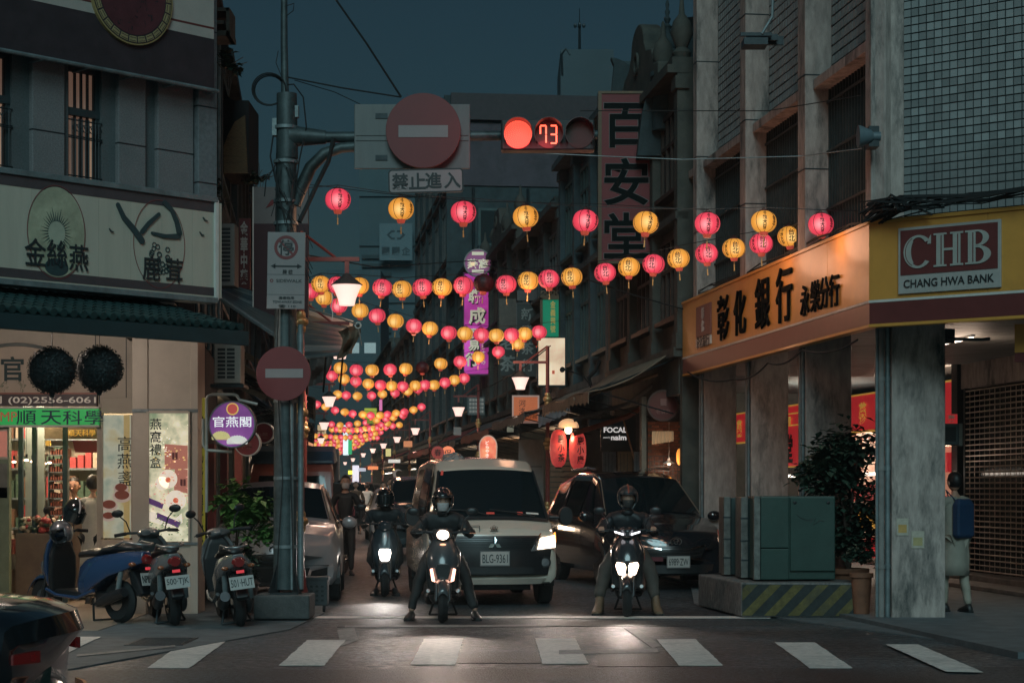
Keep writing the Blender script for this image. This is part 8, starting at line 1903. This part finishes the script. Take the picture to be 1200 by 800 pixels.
def shoe(par,c,m,yaw=0,boot=False,s=1.0):
    e=MB(); rings=[]
    for y,w_,z0,z1 in ((.09,.028,.0,.07),(.06,.038,0,.10 if not boot else .22),(.02,.036,0,.10 if not boot else .23),(-.03,.038,0,.085 if not boot else .12),(-.09,.046,0,.062),(-.14,.042,0,.050),(-.175,.022,.005,.035)):
        rings.append([(w_*math.cos(a),y,max(z0,(z0+z1)/2+(z1-z0)/2*math.sin(a)*1.0)) for a in [2*PI*k/14 for k in range(14)]])
    e.loft(rings); o=e.build('shoe',m,par,smooth=60); o.location=c; o.rotation_euler=(0,0,yaw); o.scale=(s,s,s)
    b=MB(); b.prismz([(x*1.1,y) for x,y in ((-.03,.1),(.03,.1),(.042,.02),(.048,-.09),(.03,-.175),(-.03,-.175),(-.048,-.09),(-.042,.02))],0,.018); b.build('sole',black,o); return o
def rider(label,scoot,jm,tm,sm,hm,mask,kind='open',vis=None,stripe=None,pose=None,glove=None,boot=False,skinhand=False,yaw=0,seed=0,jz=0,bulk=1.12,lg=.95):
    L=scoot.location; t=thing('person',label,'person',(L.x,L.y,L.z),scoot.rotation_euler.z,'riders waiting at the red light')
    q=dict(kx=.25,ky=.60,kz=.52,ax=.37,ay=.46,az=.09,head=1.345); q.update(pose or {})
    P_=[(0,.84,.80,(.115,.10)),(0,.80,.92,(.13,.10)),(0,.73,1.04,(.155,.11)),(0,.68,1.13,(.13,.10)),(0,.64,1.20,.055),(0,.61,1.27,.05)]
    for s in (-1,1): P_+=[(s*.18,.69,1.13,.065),(s*.29,.53,.99,.05),(s*.31,.43,1.00,.034),(s*.09,.82,.76,.10),(s*q['kx'],q['ky'],q['kz'],.062),(s*q['ax'],q['ay'],q['az'],.038)]
    E_=[(0,1),(1,2),(2,3),(3,4),(4,5)]
    for k in (0,1): b0=6+6*k; E_+=[(3,b0),(b0,b0+1),(b0+1,b0+2),(0,b0+3),(b0+3,b0+4),(b0+4,b0+5)]
    shr=[(x,y,z,tuple(r_*.82 for r_ in r) if isinstance(r,tuple) else r*.82) for x,y,z,r in P_]
    skin_mesh('body',shr,E_,skin_m,t,1)
    J=[(0,.84,.80,(.135*bulk,.115)),(0,.80,.92,(.145*bulk,.12)),(0,.73,1.04,(.175*bulk,.13)),(0,.68,1.14,(.14*bulk,.11)),(0,.645,1.205,.07)]; je=[(0,1),(1,2),(2,3),(3,4)]
    for s in (-1,1):
        b0=len(J); J+=[(s*.17*bulk,.69,1.14,.078),(s*.26,.61,1.05,.076),(s*.31,.53,.985,.070),(s*.31,.47,.99,.050),(s*.31,.42,1.0,.040)]; je+=[(3,b0)]+[(b0+i,b0+i+1) for i in range(4)]
    skin_mesh('jacket',J,je,jm,t,1,.022,seed=seed)
    T=[(0,.84,.80,(.14,.12)),(0,.84,.76,(.13,.11))]; te=[(0,1)]
    for s in (-1,1):
        b0=len(T); kx,ky,kz,ax,ay,az=(q[k] for k in ('kx','ky','kz','ax','ay','az')); T+=[(s*.12,.80,.74,.11),(s*(.12+kx)/2,(.8+ky)/2,(.74+kz)/2,.098*lg),(s*kx,ky,kz,.080*lg),(s*(kx+ax)/2,(ky+ay)/2,(kz+az)/2,.066*lg),(s*ax,ay,az+.02,.054*lg)]; te+=[(1,b0)]+[(b0+i,b0+i+1) for i in range(4)]
    skin_mesh('trousers',T,te,tm,t,1,.018,seed=seed+5)
    for s in (-1,1):
        shoe(t,(s*q['ax'],q['ay']-.03,.0-L.z*0),sm,s*.18,boot,1.1 if not boot else 1.3); hand(t,(s*.305,.345,1.005),glove or skin_m,s,(1,.45*s,0) if s>0 else (1,-.45,0),'glove' if glove else 'hand')
    h=head(t,(0,.585,q['head']),yaw,math.radians(2),mask,hair=False,eyes=(kind!='dark')); helmet_on(h,hm,kind,stripe,vis)
    b=MB(); b.lathe([(.062,-.02),(.078,.0),(.074,.03),(.060,.045)],18,(0,.625,1.205)); b.build('collar',jm,t,smooth=50)
    for s in (-1,1):
        b=MB(); b.box(s*.05,s*.115,.562,.575,.97,1.035); o=b.build('pocket',jm,t,bevel=.008); o.rotation_euler=(0,0,0)
        b=MB(); b.tube((s*.308,.425,1.0),(s*.306,.405,1.003),.045,.043,n=12); b.build('cuff',dark,t,smooth=50)
    b=MB(); b.path([(.0,.585,1.19),(0,.57,1.11),(0,.60,.98),(0,.69,.84)],.004,n=4); b.build('zip',dark,t)
    return t
jk=mat('jacket_black',(.011,.014,.016),.65,var=.3,scale=8,bump=.15,bscale=30); jk2=mat('jacket_teal_black',(.014,.026,.032),.55,var=.3,scale=8,bump=.15,bscale=30); jk3=mat('puffer_black',(.009,.014,.018),.5,var=.3,scale=8,bump=.2,bscale=20)
tr_b=mat('trousers_black',(.012,.014,.015),.75,var=.25,scale=10,bump=.15); tr_k=mat('trousers_khaki',(.055,.050,.043),.8,var=.25,scale=10,bump=.15)
shb=mat('shoe_black',(.02,.02,.02),.5,var=.2); bt=mat('boot_tan',(.16,.10,.06),.6,var=.3,scale=20); hg=mat('helmet_gloss',(.010,.012,.014),.08,var=0,coat=1); hmt=mat('helmet_matt',(.03,.032,.034),.35,var=.1); mkw=mat('mask_white',(.45,.43,.43),.8,var=.05); mkb=mat('mask_black',(.03,.03,.03),.8,var=.05); glv=mat('glove_black',(.02,.02,.02),.7,var=.2); vsd=mat('visor_dark',(.008,.015,.018),.05,var=0,coat=1); rdk=mat('helmet_stripe',(.25,.05,.03),.4,var=0)
rider('rider in black with open black helmet and white face mask, feet on the road',R1,jk,tr_b,shb,hg,mkw,'open',glove=glv,seed=1)
rider('rider behind at left in dark jacket with a glossy closed visor helmet',R2,jk2,tr_b,shb,hg,None,'full',vis=vsd,glove=glv,pose=dict(kx=.20,ky=.45,kz=.50,ax=.14,ay=.42,az=.36),seed=2)
rider('rider at right in black jacket, khaki trousers and tan boots with a striped helmet',R3,jk3,tr_k,bt,hmt,mkb,'open',stripe=rdk,pose=dict(kx=.27,ky=.62,kz=.50,ax=.34,ay=.52,az=.16,head=1.375),boot=True,seed=3,yaw=.1,lg=1.2)
def stander(label,loc,rz,top,bottom,sm,h=1.62,mask=None,coat=None,face=True,arms=None,walk=0.12,seed=0,group=None,handm=None,short=False):
    t=thing('person',label,'person',loc,rz,group); k=h/1.7
    P_=[(0,0,.92,(.11,.09)),(0,.01,1.08,(.105,.08)),(0,.0,1.28,(.14,.09)),(0,.01,1.40,(.10,.07)),(0,0,1.47,.048),(0,-.01,1.54,.045)]; E_=[(0,1),(1,2),(2,3),(3,4),(4,5)]
    for s in (-1,1):
        hx,hy,hz=(arms or {}).get(s,(s*.26,-.03,.86)); b0=len(P_)
        P_+=[(s*.17,.01,1.39,.055),((s*.19+hx)/2+s*.05,(hy)/2+.03,(1.39+hz)/2,.042),(hx,hy,hz,.026),(s*.09,0,.88,.09),(s*.10,-.02-walk*s*.5,.48,.06),(s*.10,.03-walk*s,.09,.036)]
        E_+=[(3,b0),(b0,b0+1),(b0+1,b0+2),(0,b0+3),(b0+3,b0+4),(b0+4,b0+5)]
    P_=[(x*k,y*k,z*k,tuple(q*k for q in r) if isinstance(r,tuple) else r*k) for x,y,z,r in P_]
    skin_mesh('body',[(a,b_,c,tuple(q*.85 for q in r) if isinstance(r,tuple) else r*.85) for a,b_,c,r in P_],E_,skin_m,t,1)
    J=[P_[i] for i in (0,1,2,3)]; J=[(x,y,z,tuple(q*1.18 for q in r)) for x,y,z,r in J]; J.append((0,0,1.46*k,.065*k)); je=[(0,1),(1,2),(2,3),(3,4)]
    for s in (0,1): b0=len(J); J+=[(x,y,z,r*1.25) for x,y,z,r in P_[6+6*s:8+6*s]]; x,y,z,r=P_[8+6*s]; J.append((x,y,z+.03,r*1.5)); je+=[(3,b0),(b0,b0+1),(b0+1,b0+2)]
    skin_mesh('jacket',J,je,top,t,1,.012,seed=seed)
    T=[P_[0][:3]+((.125*k,.105*k),)]; te=[]
    for s in (0,1): b0=len(T); T+=[(x,y,z,r*1.2) for x,y,z,r in P_[9+6*s:12+6*s]]; te+=[(0,b0),(b0,b0+1),(b0+1,b0+2)]
    skin_mesh('trousers',T,te,bottom,t,1,.010,seed=seed)
    if coat:
        b=MB(); rings=[]
        for z,w_,d_ in ((1.42,.13,.09),(1.34,.185,.115),(1.15,.165,.12),(.98,.155,.12),(.8,.165,.14),(.6,.18,.15),(.46,.185,.155)):
            rings.append([(w_*k*math.cos(a)*(1+.05*math.sin(5*a+z*3)),d_*k*math.sin(a)*(1+.05*math.cos(4*a)),z*k) for a in [2*PI*i/22 for i in range(22)]])
        o=b.loft(rings,cap=False).build('coat',coat,t,smooth=60); md=o.modifiers.new('s','SOLIDIFY'); md.thickness=.01
    for s in (-1,1):
        shoe(t,(s*.10*k,(.03-walk*s)*k-.03,0),sm,s*.1); x,y,z,r=P_[8+(6 if s>0 else 0)]; relaxed_hand(t,(x,y,z-.02),handm or skin_m,s)
    hd=head(t,(0,-.015*k,1.62*k),0,0,mask,True,face); return t
bcoat=mat('coat_beige',(.26,.24,.20),.8,var=.15,scale=8,bump=.1); bl_=mat('bag_blue',(.010,.035,.085),.6,var=.15); wc=mat('coat_white',(.45,.44,.40),.8,var=.12,scale=8)
pr=stander('person in a long beige coat walking behind the front pillar with a blue bag',(gx(1119,21.95),21.95,.06),math.radians(200),bcoat,mat('trousers_cream',(.30,.27,.22),.8,var=.15),shb,1.58,coat=bcoat,arms={-1:(-.25,-.15,1.05),1:(.22,-.10,.95)},seed=4)
b=MB(); b.loft([[(x*w_,.13+y*dd,z) for x,y in ((-1,-1),(1,-1),(1,1),(-1,1))] for z,w_,dd in ((.86,.12,.03),(.9,.14,.05),(1.25,.14,.05),(1.32,.10,.03))]); o=b.build('shoulder_bag',bl_,None,bevel=.02); o.parent=None; o.location=pr.location; o.rotation_euler=(0,0,math.radians(215)); tag(o,'flat blue bag hanging on the back of the person by the front pillar','bag')
b=MB(); b.path([(.1,.10,1.3),(.04,-.1,1.42),(-.1,-.12,1.2)],.008,n=5); b.build('strap',bl_,o)
v=LF.w(LF.t(109,.5),.5); stander('shop worker in a pale coat seen from behind at the shop entrance',(v.x,v.y,.02),math.radians(170),wc,tr_b,shb,1.60,coat=wc,seed=6,arms={-1:(-.2,-.25,1.05),1:(.2,-.25,1.05)})
v=LF.w(LF.t(87,2.2),2.2); stander('shopkeeper with black hair bent behind the lit display case inside the shop',(v.x,v.y,.02),0,mat('top_rust',(.20,.10,.07),.8,var=.2),tr_b,shb,1.58,seed=7,arms={-1:(-.2,-.3,1.1),1:(.2,-.3,1.1)})
for px,d,lab,jm_,tm_,r,h_ in ((405,32.5,'pedestrian in black jacket and white mask beside the kerbside scooters',jk,tr_b,.1,1.68),(399,36,'pedestrian in a dull pink top just behind the one in black',mat('top_pink',(.20,.05,.07),.8,var=.2),mat('trousers_pink',(.18,.12,.11),.8,var=.2),2.9,1.6),
    (391,38,'pedestrian in dark clothes at the left kerb beyond the silver hatchback',jk2,tr_b,3.0,1.66),(458,43,'pedestrian in a tan jacket behind the left rider',mat('jacket_tan',(.20,.14,.09),.8,var=.2),tr_b,.3,1.7),(417,62,'small pedestrian in a brown coat in the lane',mat('jacket_brown',(.14,.08,.05),.8,var=.2),tr_b,.2,1.68),(430,66,'small pedestrian in a pale top in the lane',wc,tr_b,3.2,1.65),
    (386,55,'distant pedestrian in grey at the left kerb',mat('jacket_grey',(.12,.12,.12),.8,var=.2),tr_b,3.1,1.66),(449,58,'distant pedestrian in red before the third post',mat('jacket_red',(.25,.04,.04),.8,var=.2),tr_b,.1,1.66)):
    stander(lab,(gx(px,d),d,.0),r,jm_,tm_,shb,h_,mask=mkw if d==32.5 else None,seed=px,group='pedestrians in the lane')
# helmets left on the blue scooter
def loose_helmet(label,loc,m,rot,stripe=None,vis=None):
    t=thing('helmet',label,'helmet',loc,0); h=helmet_on(t,m,'open',stripe,vis); t.rotation_euler=rot; return t
p=P(87,601,21.3); loose_helmet('glossy black helmet with pale stripes hanging high above the blue scooter handlebar',tuple(p),hg,(.5,.2,.6),mkw,vsd)
p=P(72,626,21.2); loose_helmet('silver grey patterned helmet resting on the blue scooter handlebar',tuple(p),mat('helmet_silver',(.20,.20,.22),.25,var=.6,scale=22,metal=.3,coat=.8),(.1,-.2,-.4))
# ================================================================= goods on the pavement, bags, more clutter
for px,d,w_,h_,c_,lab in ((640,40,.5,.5,(.20,.14,.09),'brown carton stacked beside the first right post'),(655,37.5,.6,.35,(.25,.22,.18),'pale carton under the tall red lanterns'),(262,26.5,.35,.5,(.15,.04,.04),'dark red box among the left shop columns'),(283,28.5,.4,.7,(.22,.18,.12),'tan box on the pavement behind the shrub')):
    f=Fr('carton',lab,'carton',d,px,600); t=f.o; t.location.z=.02; b=MB(); b.box(-w_/2,w_/2,0,.4,0,h_); b.build('box',mat('carton_%d'%px,c_,.8,var=.25),t,bevel=.01); b=MB(); b.box(-.03,.03,-.003,.4,h_-.05,h_+.003); b.build('tape',paper,t)
# bulbs of some of the nearer lanterns: they light the facades and the bank fascia around them
for px,py,d,e in ((396,252,22.4,5),(543,268,22.4,5),(686,278,22.4,5),(829,281,22.3,7),(962,284,22.2,8),(892,303,24.3,8),(828,315,25.0,8),(766,328,25.8,7),(709,338,26.6,6),(619,348,27.5,6),(518,355,28.2,6),(421,352,29.2,6),(485,400,35.5,9),(599,408,37.4,9),(457,450,43,10),(560,436,44,10),(446,470,49,12),(435,500,66,25),(430,515,84,40),(410,528,104,60)):
    l=bpy.data.lights.new('lantern_bulb','POINT'); l.energy=e*(1.05 if d<27 else 1.8); l.color=(1,.50,.30); l.shadow_soft_size=.22
    o=bpy.data.objects.new('lantern_bulb',l); link(o); o.location=P(px,py,d-(.75 if d<27 else 0))
# ================================================================= thin night haze
b=MB(); b.box(-70,45,-8,262,-1.2,44); hz=b.build('haze',[bpy.data.materials.new('night_haze')],kind='stuff')
m=hz.data.materials[0]; m.use_nodes=True; n=m.node_tree.nodes; n.remove(n['Principled BSDF']); v=n.new('ShaderNodeVolumePrincipled')
v.inputs['Color'].default_value=(.65,.9,1,1); v.inputs['Density'].default_value=.0008; v.inputs['Anisotropy'].default_value=.55; m.node_tree.links.new(v.outputs[0],n['Material Output'].inputs['Volume'])
